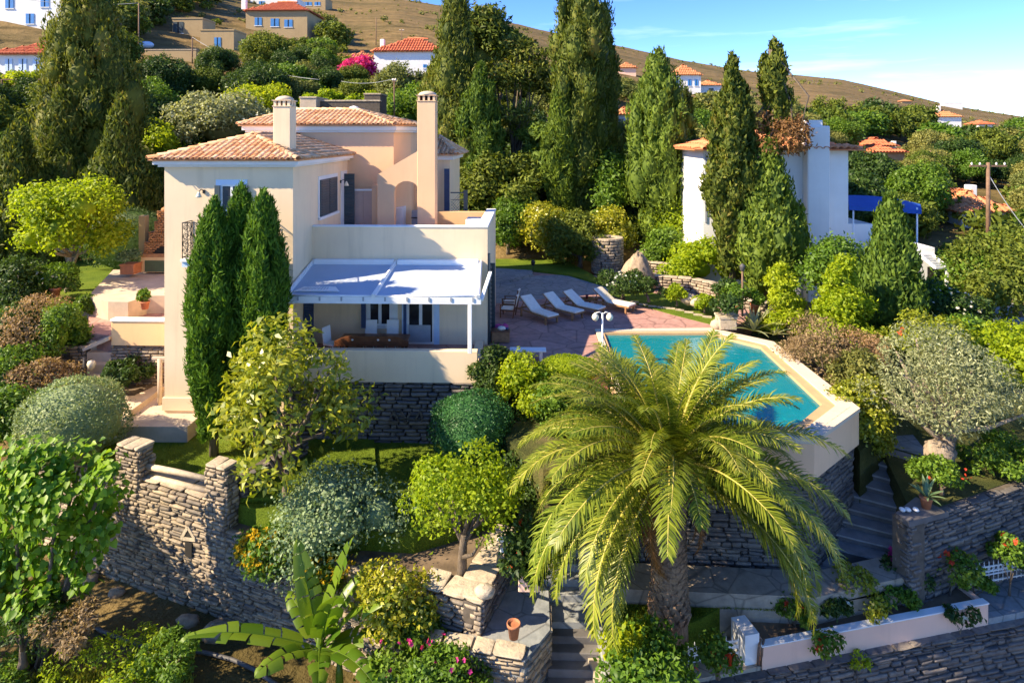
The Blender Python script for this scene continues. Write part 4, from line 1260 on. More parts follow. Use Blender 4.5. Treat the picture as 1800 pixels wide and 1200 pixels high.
# terrace front wall: plaster over stone
FWY = 24.05
fx0, fx1 = x_at(562, FWY), x_at(839.5, FWY)
tw = thing('terrace_front_wall', 'cream plaster balustrade wall of the covered patio on a dark stone base', 'wall', ((fx0 + fx1) / 2, FWY, Z_LAWN_M))
zt3, zb3 = z_at(618, FWY), z_at(674, FWY)
mb = MB(); mb.bbox(XR + 0.1, fx1, FWY, FWY + 0.3, zb3, zt3, 0.02); mb.box(fx1 - 0.3, fx1, FWY + 0.31, YT - 0.1, zb3, zt3 - 0.5); mb.build('plaster_wall', M['cream'], tw)
wall_core(tw, (XR - 0.1, FWY + 0.12), (fx1 - 0.05, FWY + 0.12), C_(-3.4), C_(zb3), 0.5, 'mortar', 6)
st = face_stones((XR - 0.1, FWY + 0.06), (fx1 - 0.05, FWY + 0.06), C_(-3.3), C_(zb3 - 0.005), 77, (0.10, 0.17), (0.3, 0.85))
st += face_stones((fx1 - 0.05, FWY + 0.06), (fx1 - 0.05, FWY + 3), C_(-3.3), C_(zb3 - 0.005), 78, (0.10, 0.17), (0.3, 0.85))
lay_stones(tw, st, 'slate', 300)
# letters in the stonework; dark bars put in for their shaded recesses
LZ0, LZ1 = z_at(742, FWY), z_at(722, FWY)
def glyph(strokes, px0, px1):
    x0, x1 = x_at(px0, FWY), x_at(px1, FWY)
    mb = MB()
    for a, b in strokes:
        mb.beam((x0 + (x1 - x0) * a[0], FWY - 0.05, LZ0 + (LZ1 - LZ0) * a[1]), (x0 + (x1 - x0) * b[0], FWY - 0.05, LZ0 + (LZ1 - LZ0) * b[1]), 0.07, 0.06)
    mb.build('letter', M['mortar'], tw)
glyph([((0, 0), (.5, 1)), ((.5, 1), (1, 0)), ((0, 0), (1, 0))], 684, 702)
glyph([((0, .9), (.5, .25)), ((.5, .25), (1, .9)), ((.5, .25), (.25, 0)), ((.5, .25), (.75, 0)), ((.25, 0), (.75, 0))], 706, 724)
glyph([((0, .2), (.5, .2)), ((.3, .2), (.75, 1)), ((.75, 1), (1, .3)), ((1, .3), (.85, 0))], 726, 743)

# ---- pergola with awning
per = thing('pergola', 'white metal pergola with two pale fabric awning panels over the patio', 'pergola', (x_at(680, 25), 25, zt3))
pz_b = z_at(461, YT - 0.05); 
pf = YT - 3.15
def pf_pt(px, py): return PY(px, py, pf)
zbm = z_at(529, pf)
bx_l, bx_r = x_at(501, pf), x_at(846, pf)
m2 = MB(); m2.bbox(bx_l, bx_r, pf - 0.06, pf + 0.06, zbm - 0.12, zbm + 0.12, 0.015); m2.build('front_beam', M['whitepaint'], per)
px_p = x_at(826, pf); m2 = MB(); m2.bbox(px_p - 0.075, px_p + 0.075, pf - 0.06, pf + 0.06, zt3, zbm - 0.121, 0.012); m2.build('post', M['whitepaint'], per)
xs_b = [x_at(552, YT), x_at(697, YT), x_at(845, YT)]
xs_f = [x_at(504, pf), x_at(657, pf), x_at(841, pf)]
for a, b in zip(xs_b, xs_f):
    m2 = MB(); m2.beam((a, YT - 0.02, pz_b), (b, pf - 0.1, zbm + 0.17), 0.13, 0.12); m2.beam((a, YT - 0.02, pz_b + 0.075), (b, pf - 0.05, zbm + 0.245), 0.05, 0.04); m2.build('rafter', M['whitepaint'], per)
for (a0_, a1_, b0_, b1_) in ((xs_b[0], xs_b[1], xs_f[0], xs_f[1]), (xs_b[1], xs_b[2], xs_f[1], xs_f[2])):
    g = 0.07
    m2 = MB(); n = 14; vs = []
    for i in range(n + 1):
        t = i / n
        y = YT - 0.3 + (pf - 0.02 - (YT - 0.3)) * t
        z = pz_b - 0.02 + (zbm + 0.13 - pz_b + 0.02) * ((YT - y) / (YT - pf))
        for j in range(9):
            s = j / 8
            xl = a0_ + (b0_ - a0_) * (YT - y) / (YT - pf) + g; xr = a1_ + (b1_ - a1_) * (YT - y) / (YT - pf) - g
            vs.append((xl + (xr - xl) * s, y, z - 0.035 * sin(pi * s) * sin(pi * t) + 0.006 * sin(s * 20 + t * 5)))
    fs = [(i * 9 + j, i * 9 + j + 1, i * 9 + j + 10, i * 9 + j + 9) for i in range(n) for j in range(8)]
    m2.add(vs, fs, True); m2.build('awning_panel', M['canvas'], per)
    m2 = MB(); m2.bbox(a0_ + g, a1_ - g, YT - 0.3, YT - 0.02, pz_b - 0.08, pz_b + 0.12, 0.02); m2.build('roller_box', M['whitepaint'], per)
    m2 = MB(); m2.tube([(b0_ + g, pf - 0.03, zbm + 0.155), (b1_ - g, pf - 0.03, zbm + 0.155)], 0.035, 8); m2.build('front_bar', M['whitepaint'], per)
for k in range(9):
    x = bx_l + 0.5 + k * (bx_r - bx_l - 0.8) / 8; m2 = MB(); m2.box(x - 0.03, x + 0.03, pf - 0.09, pf - 0.061, zbm - 0.02, zbm + 0.12); m2.build('clip', M['acgrey'], per)
m2 = MB(); m2.beam((x_at(862, 25.2), 25.2, zbm + 0.75), (x_at(846, pf), pf, zbm + 0.02), 0.12, 0.10); m2.build('end_rafter', M['whitepaint'], per)
# printed panel lying on the awning
sgn = thing('awning_sheet', 'white printed sheet with small dark lines lying on the left awning', 'sheet', (x_at(560, 24.4), 24.4, zbm + 0.3))
c4 = [PY(516, 508, 24.15), PY(597, 512, 24.15), PY(590, 499, 24.55), PY(535, 497, 24.55)]
slope = (pz_b - zbm - 0.13) / 3.15
def aw_z(y): return zbm + 0.15 + (y - pf) * slope + 0.02
c4 = [Vector((p.x, p.y, aw_z(p.y))) for p in c4]
m2 = MB(); deckplane(m2, c4, 0.012); m2.build('sheet', M['whitepaint'], sgn)
m2 = MB()
for k in range(9):
    s = 0.12 + k * 0.075; a = c4[0].lerp(c4[1], s).lerp(c4[3].lerp(c4[2], s), 0.35); b = c4[0].lerp(c4[1], s + 0.05).lerp(c4[3].lerp(c4[2], s + 0.05), 0.85)
    m2.beam(a + Vector((0, 0, 0.008)), b + Vector((0, 0, 0.008)), 0.018, 0.006)
m2.beam(c4[0].lerp(c4[1], .1) + Vector((0, .03, .008)), c4[0].lerp(c4[1], .95) + Vector((0, .03, .008)), 0.02, 0.006)
m2.build('print', M['acgrey'], sgn)

# ---- patio furniture
tb = thing('patio_table', 'long dark brown patio table with a rounded bowed top under the awning', 'table', (x_at(650, 25.4), 25.4, 0))
tY = 25.3; m2 = MB()
x0, x1 = x_at(588, tY), x_at(718, tY); z0, z1 = 0.62, z_at(593, tY)
top = []
for t in np.linspace(0, 1, 21): top.append((x0 + (x1 - x0) * t, z0 + (z1 - z0) * min(1, sin(pi * (0.02 + 0.96 * t)) * 1.9)))
ol = [(x0, z0 - 0.16), (x1, z0 - 0.16)] + top[::-1]
m2.plate((0, tY + 0.06, 0), (1, 0, 0), (0, 0, 1), ol, [], 0.1); m2.build('bowed_front', M['darkwood'], tb)
m2 = MB(); m2.bbox(x0 + 0.1, x1 - 0.1, tY + 0.07, tY + 1.0, z0 - 0.06, z0 + 0.02); m2.build('table_top', M['darkwood'], tb)
for sx in (x0 + 0.25, x1 - 0.25):
    for sy in (tY + 0.15, tY + 0.9):
        m2 = MB(); m2.box(sx - 0.05, sx + 0.05, sy - 0.05, sy + 0.05, 0.01, z0 - 0.06); m2.build('leg', M['darkwood'], tb)
for px in (620, 665, 685):
    m2 = MB(); m2.lathe((x_at(px, tY), tY - 0.06, z_at(599, tY)), [(0.02, -0.03), (0.05, 0), (0.03, 0.04)], 8); m2.build('knob', M['cushion'], tb)
def patio_chair(px, Y, label, rz=0.0, tall=1.0):
    r = thing('patio_chair', label, 'chair', (x_at(px, Y), Y, 0.0), rz, 'white chairs under the awning')
    def pt(name, mbx):
        o = mbx.build(name, M['whitepaint'], None); o.parent = r
    a = MB(); a.bbox(-.24, .24, -.24, .24, 0.42, 0.48); pt('seat', a)
    a = MB(); a.obox((0, .25, 0.78), (0.48, 0.04, 0.62), rx=-0.12); pt('backrest', a)
    for sx in (-.21, .21):
        for sy in (-.21, .21):
            a = MB(); a.tube([(sx, sy, 0), (sx * .95, sy * .95, 0.42)], 0.02, 6); pt('leg', a)
patio_chair(650, 26.4, 'white chair under the awning, in front of the left half of the window')
patio_chair(688, 26.4, 'white chair under the awning, beside the french door')
patio_chair(583, 25.6, 'white chair turned sideways at the left end of the brown patio table', 1.2)
patio_chair(512, 25.3, 'white chair half hidden in the corner behind the magnolia', -0.6)
lad = thing('folded_chair', 'grey folded chairs leaning on the patio wall beside the dark shutter', 'folded chair', (x_at(524, 25.8), 25.8, 0))
for k in range(3):
    m2 = MB(); x = x_at(521 + 4 * k, 25.8); m2.beam((x, 25.7, 0), (x + 0.05, 25.95, 1.05), 0.03, 0.05); m2.build('frame_bar', M['acgrey'], lad)
m2 = MB(); m2.beam((x_at(521, 25.8), 25.8, 0.5), (x_at(530, 25.8), 25.8, 0.5), 0.03, 0.04); m2.build('rung', M['acgrey'], lad)
def at(px, py, Y): return PY(px, py, Y)
def bush(name, label, px, py_base, Y, wpx, py_top, mat, seed, cat='shrub', n=2600, L=.17, W=.09, lumps=16, lump_r=.42, trunk_h=None, group=None, fl=None, flsize=.06, fln=60, limbs_k=4, bark='bark', **kw):
    k = Y / FPX
    need = 2.2 * pi * wpx * k * (py_base - py_top) * k / (L * W * .5)
    if need > n and kw.get('core', True):
        f = min(1.9, sqrt(need / n) * .8); L *= f ** .55; W *= f ** .55; n = int(min(9000, n * f * 1.5))
    if trunk_h is None: trunk_h = .12 if cat == 'tree' else -.15
    r = tree(name, label, cat, at(px, py_base, Y), wpx * k, (py_base - py_top) * k, mat, seed, trunk_h, None, bark, group, limbs_k=limbs_k, n=n, L=L, W=W, lumps=lumps, lump_r=lump_r, **kw)
    if fl:
        w, h = wpx * k, (py_base - py_top) * k
        rg = np.random.default_rng(seed); d = unit(rg.normal(size=(200, 3))); d[:, 2] = abs(d[:, 2]); d[:, 1] = -abs(d[:, 1])
        blossoms(r, d * np.array([w / 2, w / 2, h * .55]) * .95 + np.array([0, 0, h * .5]), fln, flsize, fl, seed)
    return r
# ------------------------------------------------------------------ pool
pool = thing('swimming_pool', 'angular swimming pool of turquoise water with a pale stone coping', 'pool', (POOL_O[0][0], POOL_O[0][1], 0))
mb = MB(); mb.ring(POOL_O, POOL_M, -0.02, 0.10); mb.build('coping', M['cap2'] if 'cap2' in M else m_plain('pale_coping', (0.66, 0.54, 0.40), 0.75, 0.08, 1.2, 0.15), pool)
mb = MB(); mb.ring(POOL_M, POOL_I, -0.3, 0.045); mb.build('inner_ledge', m_plain('tan_ledge', (0.52, 0.34, 0.17), 0.7, 0.12, 1.5, 0.15), pool)
def offp(P, k):
    cx = sum(p[0] for p in P) / len(P); cy = sum(p[1] for p in P) / len(P)
    return [(cx + (p[0] - cx) * k, cy + (p[1] - cy) * k) for p in P]
def wall_loop(mb, P, z0, z1, inward=False):
    n = len(P)
    vs = [(x, y, z0) for x, y in P] + [(x, y, z1) for x, y in P]
    fs = [((i, (i + 1) % n, n + (i + 1) % n, n + i)) for i in range(n)]
    mb.add(vs, fs)
PO = offp(POOL_O, 0.992)
mb = MB(); wall_loop(mb, PO, -1.05, -0.02); mb.build('outer_wall', M['poolwall'], pool)
mb = MB(); wall_loop(mb, offp(POOL_I, 1.001), -2.0, 0.0); mb.add([(x, y, -1.9) for x, y in POOL_I], [tuple(range(len(POOL_I)))])
mb.build('basin', m_plain('blue_pool_lining', (0.06, 0.62, 0.70), 0.5, 0.06, 1), pool)
t = NT('pool_water')
t.n.remove(t.p)
wb = t.new('Bump'); wb.inputs['Strength'].default_value = 0.5; wb.inputs['Distance'].default_value = 0.05
t.ln(t.noise(2.6, 4, 0.55, t.pos(), 0.8), wb.inputs['Height'])
gl = t.new('BsdfGlossy'); gl.inputs['Roughness'].default_value = 0.04; t.ln(wb.outputs[0], gl.inputs['Normal'])
tr_ = t.new('BsdfTransparent'); tr_.inputs['Color'].default_value = (0.62, 0.97, 1.0, 1)
df_ = t.new('BsdfDiffuse'); df_.inputs['Color'].default_value = (0.01, 0.46, 0.53, 1)
fr_ = t.new('Fresnel'); fr_.inputs['IOR'].default_value = 1.33; t.ln(wb.outputs[0], fr_.inputs['Normal'])
m1_ = t.new('MixShader'); m1_.inputs['Fac'].default_value = 0.38; t.ln(tr_.outputs[0], m1_.inputs[1]); t.ln(df_.outputs[0], m1_.inputs[2])
m2_ = t.new('MixShader'); t.ln(fr_.outputs[0], m2_.inputs['Fac']); t.ln(m1_.outputs[0], m2_.inputs[1]); t.ln(gl.outputs[0], m2_.inputs[2])
t.ln(m2_.outputs[0], t.out.inputs['Surface'])
mb = MB(); mb.add([(x, y, -0.06) for x, y in offp(POOL_I, 1.002)], [tuple(range(len(POOL_I) - 1, -1, -1))]); mb.build('water', t.m, pool)
mb = MB(); I = POOL_I
for k in range(3):
    a = toward(I[1], I[0], .30 - .07 * k); b = toward(I[1], I[2], .55 - .12 * k)
    mb.prism([(I[1][0], I[1][1]), a, toward(a, b, .5), b], -1.9, -1.25 + .32 * k)
mb.build('added_underwater_steps', m_plain('pale_blue_lining', (0.10, 0.55, 0.62), 0.5, 0.06, 1), pool)  # steps added for the dark band that shading gives the underwater wall
# tile joints on the near corner of the coping
mb = MB()
for k in range(7):
    f0 = 0.1 + 0.12 * k
    a = toward(POOL_O[3], POOL_O[4], f0); b = toward(POOL_M[3], POOL_M[4], f0)
    a = toward(a, b, 0.3)
    mb.beam((*a, 0.101), (*b, 0.101), 0.02, 0.006)
a = toward(POOL_O[3], POOL_M[3], 0.42); b = toward(POOL_O[4], POOL_M[4], 0.42); mb.beam((*a, 0.101), (*b, 0.101), 0.02, 0.006)
mb.build('coping_joint', M['patio'], pool)
# stone base of the pool
pb = [(p[0], p[1]) for p in offp(POOL_O, 0.95)]
rubble_wall('pool_base_wall', 'rough dark stone wall carrying the pool above the garden path', [(pb[5], pb[4], C_(-4.6), C_(-1.02)), (pb[4], pb[3], C_(-4.6), C_(-1.02)), (pb[3], pb[2], C_(-3.6), C_(-1.02))], 'slate', 41, 260, 0.5, ch=(0.06, 0.16), ln=(0.25, 0.8))

# ------------------------------------------------------------------ loungers and other pool furniture
def lounger_parts(r):
    def pt(name, mbx, m, p=None):
        o = mbx.build(name, M[m], None); o.parent = p or r; return o
    a = MB()
    for sx in (-.31, .31): a.box(sx - .025, sx + .025, -0.95, 1.0, .27, .33)
    a.box(-.285, .285, -0.95, -0.90, .27, .33); a.box(-.285, .285, .95, 1.0, .27, .33)
    pt('frame', a, 'wood')
    for sx in (-.31, .31):
        for sy in (-.8, .75):
            a = MB(); a.box(sx - .03, sx + .03, sy - .035, sy + .035, 0, .27); pt('leg', a, 'wood')
    a = MB()
    for k in range(9): a.box(-.285, .285, -0.88 + .115 * k, -0.80 + .115 * k, .31, .335)
    pt('slats', a, 'wood')['kind'] = 'stuff'
    a = MB(); a.bbox(-.29, .29, -0.95, .12, .337, .40, .02); pt('seat_cushion', a, 'cushion')
    an = radians(34); c, s = cos(an), sin(an)
    a = MB(); a.bbox(-.29, .29, 0, .86, 0, .065, .02); a.v = [(x, .14 + y * c - z * s, .345 + y * s + z * c) for x, y, z in a.v]; pt('back_cushion', a, 'cushion')
    a = MB(); a.box(-.31, .31, 0, .88, -.035, -.002); a.v = [(x, .14 + y * c - z * s, .345 + y * s + z * c) for x, y, z in a.v]
    for sx in (-.24, .24): a.beam((sx, .66, .66), (sx, .86, .30), .03, .03)
    pt('back_frame', a, 'wood')
lg = None
for i, (px, py, px2, py2, lab) in enumerate(((985, 556, 915, 525, 'wooden sun lounger with cream cushion nearest the villa wall'), (1030, 549, 955, 520, 'wooden sun lounger with cream cushion, second from the villa wall'),
                                   (1068, 543, 990, 516, 'wooden sun lounger with cream cushion, next to the low brown table'), (1122, 538, 1042, 511, 'wooden sun lounger with cream cushion at the lawn end of the row'))):
    p = PZ(px - 18, py - 2, .37)
    q = PZ(px2 + 12, py2, .8)
    ang = atan2(q.x - p.x, q.y - p.y)
    mid = (p + q) / 2
    r = thing('sun_lounger', lab, 'sun lounger', (mid.x, mid.y, 0.01), -ang, 'sun loungers in a row by the pool')
    if lg is None: lounger_parts(r); lg = r
    else:
        for ch in kids(lg): c = ch.copy(); COL.objects.link(c); c.parent = r
    r.scale = (1.12, 1.15, 1.1)
st_ = PZ(1030, 527, .3)
r = thing('side_table', 'low brown wooden table with a red cup between two loungers', 'table', (st_.x, st_.y, 0.0), 0.5)
a = MB(); a.bbox(-.5, .5, -.35, .35, .30, .36); o = a.build('table_top', M['darkwood'], None); o.parent = r
for sx in (-.42, .42):
    for sy in (-.28, .28):
        a = MB(); a.box(sx - .03, sx + .03, sy - .03, sy + .03, 0, .30); o = a.build('leg', M['darkwood'], None); o.parent = r
r2 = thing('cup', 'dark red cup standing on the low brown table', 'cup', (st_.x + .05, st_.y, 0.36))
a = MB(); a.lathe((0, 0, 0), [(.05, 0), (.075, .2), (.065, .2), (.05, .02)], 12); o = a.build('cup_body', m_plain('red_plastic', (.18, .02, .02), .4), None); o.parent = r2
# teak armchair by the house wall
def arm_chair(px, py, rz, label):
    p = PZ(px, py, 0)
    r = thing('deck_chair', label, 'deck chair', (p.x, p.y, .01), rz, 'dark wooden deck chairs by the villa wall')
    def pt(name, mbx, m): o = mbx.build(name, M[m], None); o.parent = r
    a = MB()
    for sx in (-.3, .3):
        a.beam((sx, -.3, 0), (sx, -.3, .6), .04, .05); a.beam((sx, .3, 0), (sx, .48, 1.05), .04, .05); a.beam((sx, -.34, .6), (sx, .38, .62), .06, .03); a.beam((sx, -.3, .36), (sx, .33, .34), .03, .05)
    a.beam((-.3, -.3, .38), (.3, -.3, .38), .04, .05); a.beam((-.3, .46, 1.0), (.3, .46, 1.0), .04, .06); pt('frame', a, 'darkwood')
    a = MB(); a.bbox(-.27, .27, -.28, .28, .38, .46, .02); pt('seat_cushion', a, 'cushion')
    a = MB(); a.obox((0, .40, .74), (.52, .07, .62), rx=-.26); pt('back_cushion', a, 'cushion')
arm_chair(893, 556, -1.75, 'wooden deck chair with pale cushions next to the dark shutters, the nearer one')
arm_chair(896, 545, -1.75, 'wooden deck chair with pale cushions behind another one by the dark shutters')
def crate(name, label, cat, px, py, w, d, h, mat, group=None):
    p = PZ(px, py, 0); r = thing(name, label, cat, (p.x, p.y, 0), group=group)
    a = MB(); a.bbox(-w/2, w/2, -d/2, d/2, 0.05, h, .015); o = a.build('box_body', M[mat], None); o.parent = r
    a = MB(); a.bbox(-w/2 - .02, w/2 + .02, -d/2 - .02, d/2 + .02, h, h + .04, .01); o = a.build('lid', M['darkwood'], None); o.parent = r
    return p
p = crate('storage_box', 'brown wooden storage box on the deck by the villa corner', 'box', 880, 600, .75, .5, .45, 'wood')
r = thing('bag', 'bright pink cloth bag lying behind the storage box', 'bag', (p.x - .1, p.y + .55, 0))
V, F = surface_ball(.6, .5, 3, 300, .12, .10, .28)
o = link_mesh('bag_body', np_mesh('bag_body', *core_blob((0, 0, .3), .34, np.random.default_rng(2), (1.1, .7, .9), 12, 9, .2), M['pink'], True), r)
o = link_mesh('bag_fold', np_mesh('bag_fold', *core_blob((.25, -.1, .42), .2, np.random.default_rng(3), (1, .8, 1.2), 10, 7, .25), M['pink'], True), r)
r = thing('towel', 'small white and dark crumpled towel on the storage box', 'towel', (p.x + .05, p.y, .49))
link_mesh('cloth', np_mesh('cloth', *core_blob((0, 0, .07), .17, np.random.default_rng(4), (1.2, .9, .6), 12, 9, .3), M['cushion'], True), r)
link_mesh('dark_cloth', np_mesh('dark_cloth', *core_blob((.22, 0, .05), .1, np.random.default_rng(5), (1, .9, .6), 10, 7, .3), M['navy'], True), r)
p = PZ(928, 632, 0)
r = thing('white_bench', 'low white marble topped bench on the deck above the hedge', 'bench', (p.x, p.y, 0))
a = MB(); a.bbox(-.7, .7, -.22, .22, .36, .42, .015); o = a.build('seat', M['white'], None); o.parent = r
for s in (-.5, .5): a = MB(); a.box(s - .06, s + .06, -.18, .18, 0, .36); o = a.build('leg', M['white'], None); o.parent = r
# lamp posts
p = PZ(1040, 640, 0.0)
p = Vector((POOL_O[0][0] - .14, p.y, 0))
r = thing('lamp_post', 'slim white lamp post with two hanging globe lamps by the pool', 'lamp post', p)
zt5 = z_at(549, p.y)
a = MB(); a.tube([(0, 0, 0), (0, 0, zt5)], .035, 8); a.lathe((0, 0, 0), [(.09, 0), (.09, .05), (.05, .10), (.04, .14)], 10); o = a.build('pole', M['whitepaint'], None); o.parent = r
for s in (-1, 1):
    a = MB(); a.tube([(0, 0, zt5 - .05), (s * .12, 0, zt5 + .04), (s * .26, 0, zt5)], .016, 6); o = a.build('arm', M['whitepaint'], None); o.parent = r
    a = MB(); a.lathe((s * .27, 0, zt5 - .30), [(.02, 0), (.10, .05), (.135, .14), (.11, .23), (.04, .29), (.03, .31)], 12); o = a.build('globe', M['gold'], None); o.parent = r
def torch(px, py0, py1, Y, label, wood=True):
    b = PY(px, py0, Y); r = thing('garden_lamp', label, 'garden lamp', b)
    h = (py0 - py1) * Y / FPX
    a = MB(); a.tube([(0, 0, 0), (0, 0, h)], .045 if wood else .02, 7); o = a.build('pole', M['oldwood' if wood else 'iron'], None); o.parent = r
    a = MB(); a.lathe((0, 0, h - .25), [(.03, -.05), (.10, 0), (.12, .16), (.13, .20), (.03, .30)], 8); o = a.build('lantern', M['oldlead' if wood else 'iron'], None); o.parent = r
torch(1305, 556, 466, 29.5, 'dark wooden lamp post at the lawn end beside the conical shrub')
torch(937, 482, 458, 37, 'thin black garden lamp at the edge of the slate landing', False)

# ------------------------------------------------------------------ stone features behind the pool
def gz2(px, py): return PZ(px, py, 0.15)
tp = PZ(1071, 484, -0.1); Rr = 27 * tp.y / FPX
r = thing('stone_cistern', 'round grey dry stone cistern tower beside a boulder', 'cistern', (tp.x, tp.y + Rr, 0))
Hc = 59 * tp.y / FPX
rng = random.Random(8); n = 0; b0_ = tp.y + Rr
mb = MB(); mb.lathe((tp.x, b0_, -.5), [(Rr - .08, 0), (Rr - .08, Hc + .45)], 24, False); mb.build('core', M['mortar'], r)
z = -0.1
while z < Hc - .05:
    hh = rng.uniform(.12, .2); a = rng.random()
    while a < 2 * pi + .2:
        da = rng.uniform(.18, .42)
        if sin(a) < .5:
            o = link_mesh('stone', stone_me(rng.randrange(14), 'slateL' if 'slateL' in M else 'drystone'), r)
            o.location = (cos(a) * (Rr - .04), sin(a) * (Rr - .04), z + hh / 2 + .0); o.rotation_euler = (0, 0, a + pi / 2); o.scale = (da * Rr * 1.0, .2, hh)
        a += da
    z += hh
mb = MB(); mb.lathe((tp.x, b0_, Hc - .06), [(Rr + .02, 0), (Rr + .02, .1), (Rr - .35, .1), (Rr - .35, -.2)], 24, False); mb.build('rim', M['cap'], r)
bp = PZ(1118, 508, 0)
r = thing('boulder', 'tall pointed lichen covered boulder beside the stone cistern', 'boulder', bp)
rg = np.random.default_rng(12)
V, F = core_blob((0, 0, 0), 1.0, rg, (1.05, .9, 1.0), 26, 18, .20)
V[:, 2] = (V[:, 2] + .6); zz = V[:, 2] / 1.6; V[:, 0] *= (1.15 - .75 * zz); V[:, 1] *= (1.1 - .6 * zz); V[:, 0] += .12 * zz
V[:, 2] *= 68 * bp.y / FPX / 1.6; V[:, 0] *= 1.15
o = link_mesh('rock', np_mesh('rock', V, F, M['rock'], False), r)
def wall_px(name, label, pts, h, Y0, mat, seed, caps=True, th=.5, zoff=0.0):
    "low wall through pixel points on the garden level"
    P = [PZ(px, py, zoff) for px, py in pts]
    segs = [((a.x, a.y), (b.x, b.y), C_(zoff - .4), C_(zoff + h)) for a, b in zip(P, P[1:])]
    r = rubble_wall(name, label, segs, mat, seed, 200, th, ch=(.12, .2), ln=(.25, .6))
    if caps:
        for i, (A, B, _, zt) in enumerate(segs): cap_row(r, A, B, zt, th + .08, seed + i, th=.08)
    return r
wall_px('garden_wall', 'upper stepped tan stone garden wall beyond the boulder', [(1128, 486), (1182, 492)], .85, 34, 'drystone', 21)
wall_px('garden_wall', 'long curving tan stone garden wall above the flower border', [(1120, 507), (1165, 512), (1215, 516), (1285, 534)], .75, 34, 'drystone', 22, zoff=-.05)
wall_px('garden_wall', 'low tan stone wall between the lamp post and the conical shrub', [(1268, 536), (1310, 545), (1345, 552)], .45, 32, 'drystone', 23, zoff=-.2)
wall_px('garden_wall', 'small square stone pier behind the pointed boulder', [(1118, 470), (1140, 472), (1150, 466)], 1.0, 36, 'drystone', 24, zoff=.2)
# arched stone kennel
kp = PZ(916, 444, .15)
r = thing('stone_kennel', 'little arched stone kennel with a vaulted roof on the lawn', 'kennel', kp)
w_, h_ = 23 * kp.y / FPX, 25 * kp.y / FPX
ar = [(-w_ / 2, 0), (w_ / 2, 0)] + [(w_ / 2 * cos(t), h_ - w_ / 2 + w_ / 2 * sin(t)) for t in np.linspace(0, pi, 11)]
hi = [(.22 * w_ * c, .1 + s) for c, s in ((-1, 0), (1, 0))] + [(.22 * w_ * cos(t), h_ * .55 + .22 * w_ * sin(t)) for t in np.linspace(0, pi, 8)]
a = MB(); a.plate((0, .3, 0), (1, 0, 0), (0, 0, 1), ar, [hi], .3); o = a.build('arch_front', M['drystone'], None); o.parent = r
a = MB(); a.plate((0, 2.2, 0), (1, 0, 0), (0, 0, 1), [(x * .97, z * .97) for x, z in ar], [], 1.9); o = a.build('vault', M['patio'], None); o.parent = r
a = MB(); a.box(-.2 * w_, .2 * w_, .25, .29, .05, h_ * .6); o = a.build('doorway', M['dark'], None); o.parent = r
def rocks(name, label, pts, mat='rock', group=None):
    for i, (px, py, Y, s, lab) in enumerate(pts):
        p = PY(px, py, Y)
        o = link_mesh(name, np_mesh(name, *core_blob((0, 0, s * .3), s, np.random.default_rng(int(px)), (1.2, .9, .75), 9, 6, .25), M[mat], False))
        o.location = p; tag(o, lab or label, 'rock', group)
rocks('border_rock', 'pale rock in the border along the garden wall', [(1212, 531, 32.5, .42, None), (1226, 536, 32, .36, None), (1190, 520, 33, .3, None), (1283, 560, 29.6, .4, 'pale rock at the near tip of the lawn strip'), (1262, 574, 29.2, .35, 'pale rock on the deck edge beside the potted bush')], 'cap', 'rocks along the lawn')
# white garden edging
mb = MB()
for k in range(9):
    p = PZ(1115 + k * 16, 531 + k * 3.1 + 1.5 * sin(k), .03); mb.obox((p.x, p.y, .05), (.42, .16, .06), rz=-.3)
o = mb.build('edging_stones', M['cap']); tag(o, 'row of pale edging stones set in the lawn strip', 'edging', kind='stuff')
# ------------------------------------------------------------------ pots
def pot(px, py, Y, w, h, label, mat='terracotta', plant=None, ph=.5, pw=.6, seed=1, square=False, group=None, fl=None):
    p = PY(px, py, Y); r = thing('plant_pot', label, 'plant pot', p, group=group)
    a = MB()
    if square:
        a.bbox(-w/2, w/2, -w/2, w/2, 0, h, .02); a.box(-w/2 - .03, w/2 + .03, -w/2 - .03, w/2 + .03, h - .08, h - .001)
    else: a.lathe((0, 0, 0), [(w * .34, 0), (w * .46, h * .8), (w * .52, h * .81), (w * .52, h), (w * .44, h), (w * .42, h * .85)], 14)
    o = a.build('pot_body', M[mat], None); o.parent = r
    if plant:
        V, F, cen = round_crown(pw, ph, seed, 700, .16, .08, 8, .5, h * .9, .4, core=True)
        scatter_part('foliage', V, F, plant, r)
        if fl: blossoms(r, cen + np.random.default_rng(1).normal(size=cen.shape) * pw * .2, 26, .07, fl, seed)
    return p
pot(1276, 575, 29.3, .75, .55, 'tan stone trough with a small bush at the corner of the pool', 'drystone' if False else 'cap', 'dark', 1.0, 1.2, 5, True)
pot(1290, 553, 29.8, .5, .4, 'terracotta pot with a round green bush beside the wooden lamp post', 'terracotta', 'green', .9, 1.1, 6)
pot(1328, 553, 30, .5, .55, 'terracotta pot with red flowers beside the conical shrub', 'terracotta', 'green', .6, .5, 7, fl='redfl')
pot(230, 480, 35, .75, .55, 'square terracotta planter with leafy plant beside the oven', 'terracotta', 'silver', .7, .9, 8, True)
pot(97, 522, 30.5, .5, .45, 'round orange clay pot on the left lawn under the lime tree', 'terracotta')
pot(255, 543, 29, .4, .35, 'clay pot with orange flowers at the pink patio edge', 'terracotta', 'green', .4, .45, 9, fl='redfl')
bush('geranium_bush', 'dark leaved geranium full of red blooms behind the pink pot', 938, 1010, 17.3, 62, 935, 'dark', 464, n=900, L=.10, W=.07, fl='redfl', fln=34, flsize=.09)
pot(930, 1027, 17.0, .55, .5, 'pale pink square pot of red geraniums on the dark ledge', 'rosewall', 'dark', 1.1, 1.1, 10, True, fl='redfl')
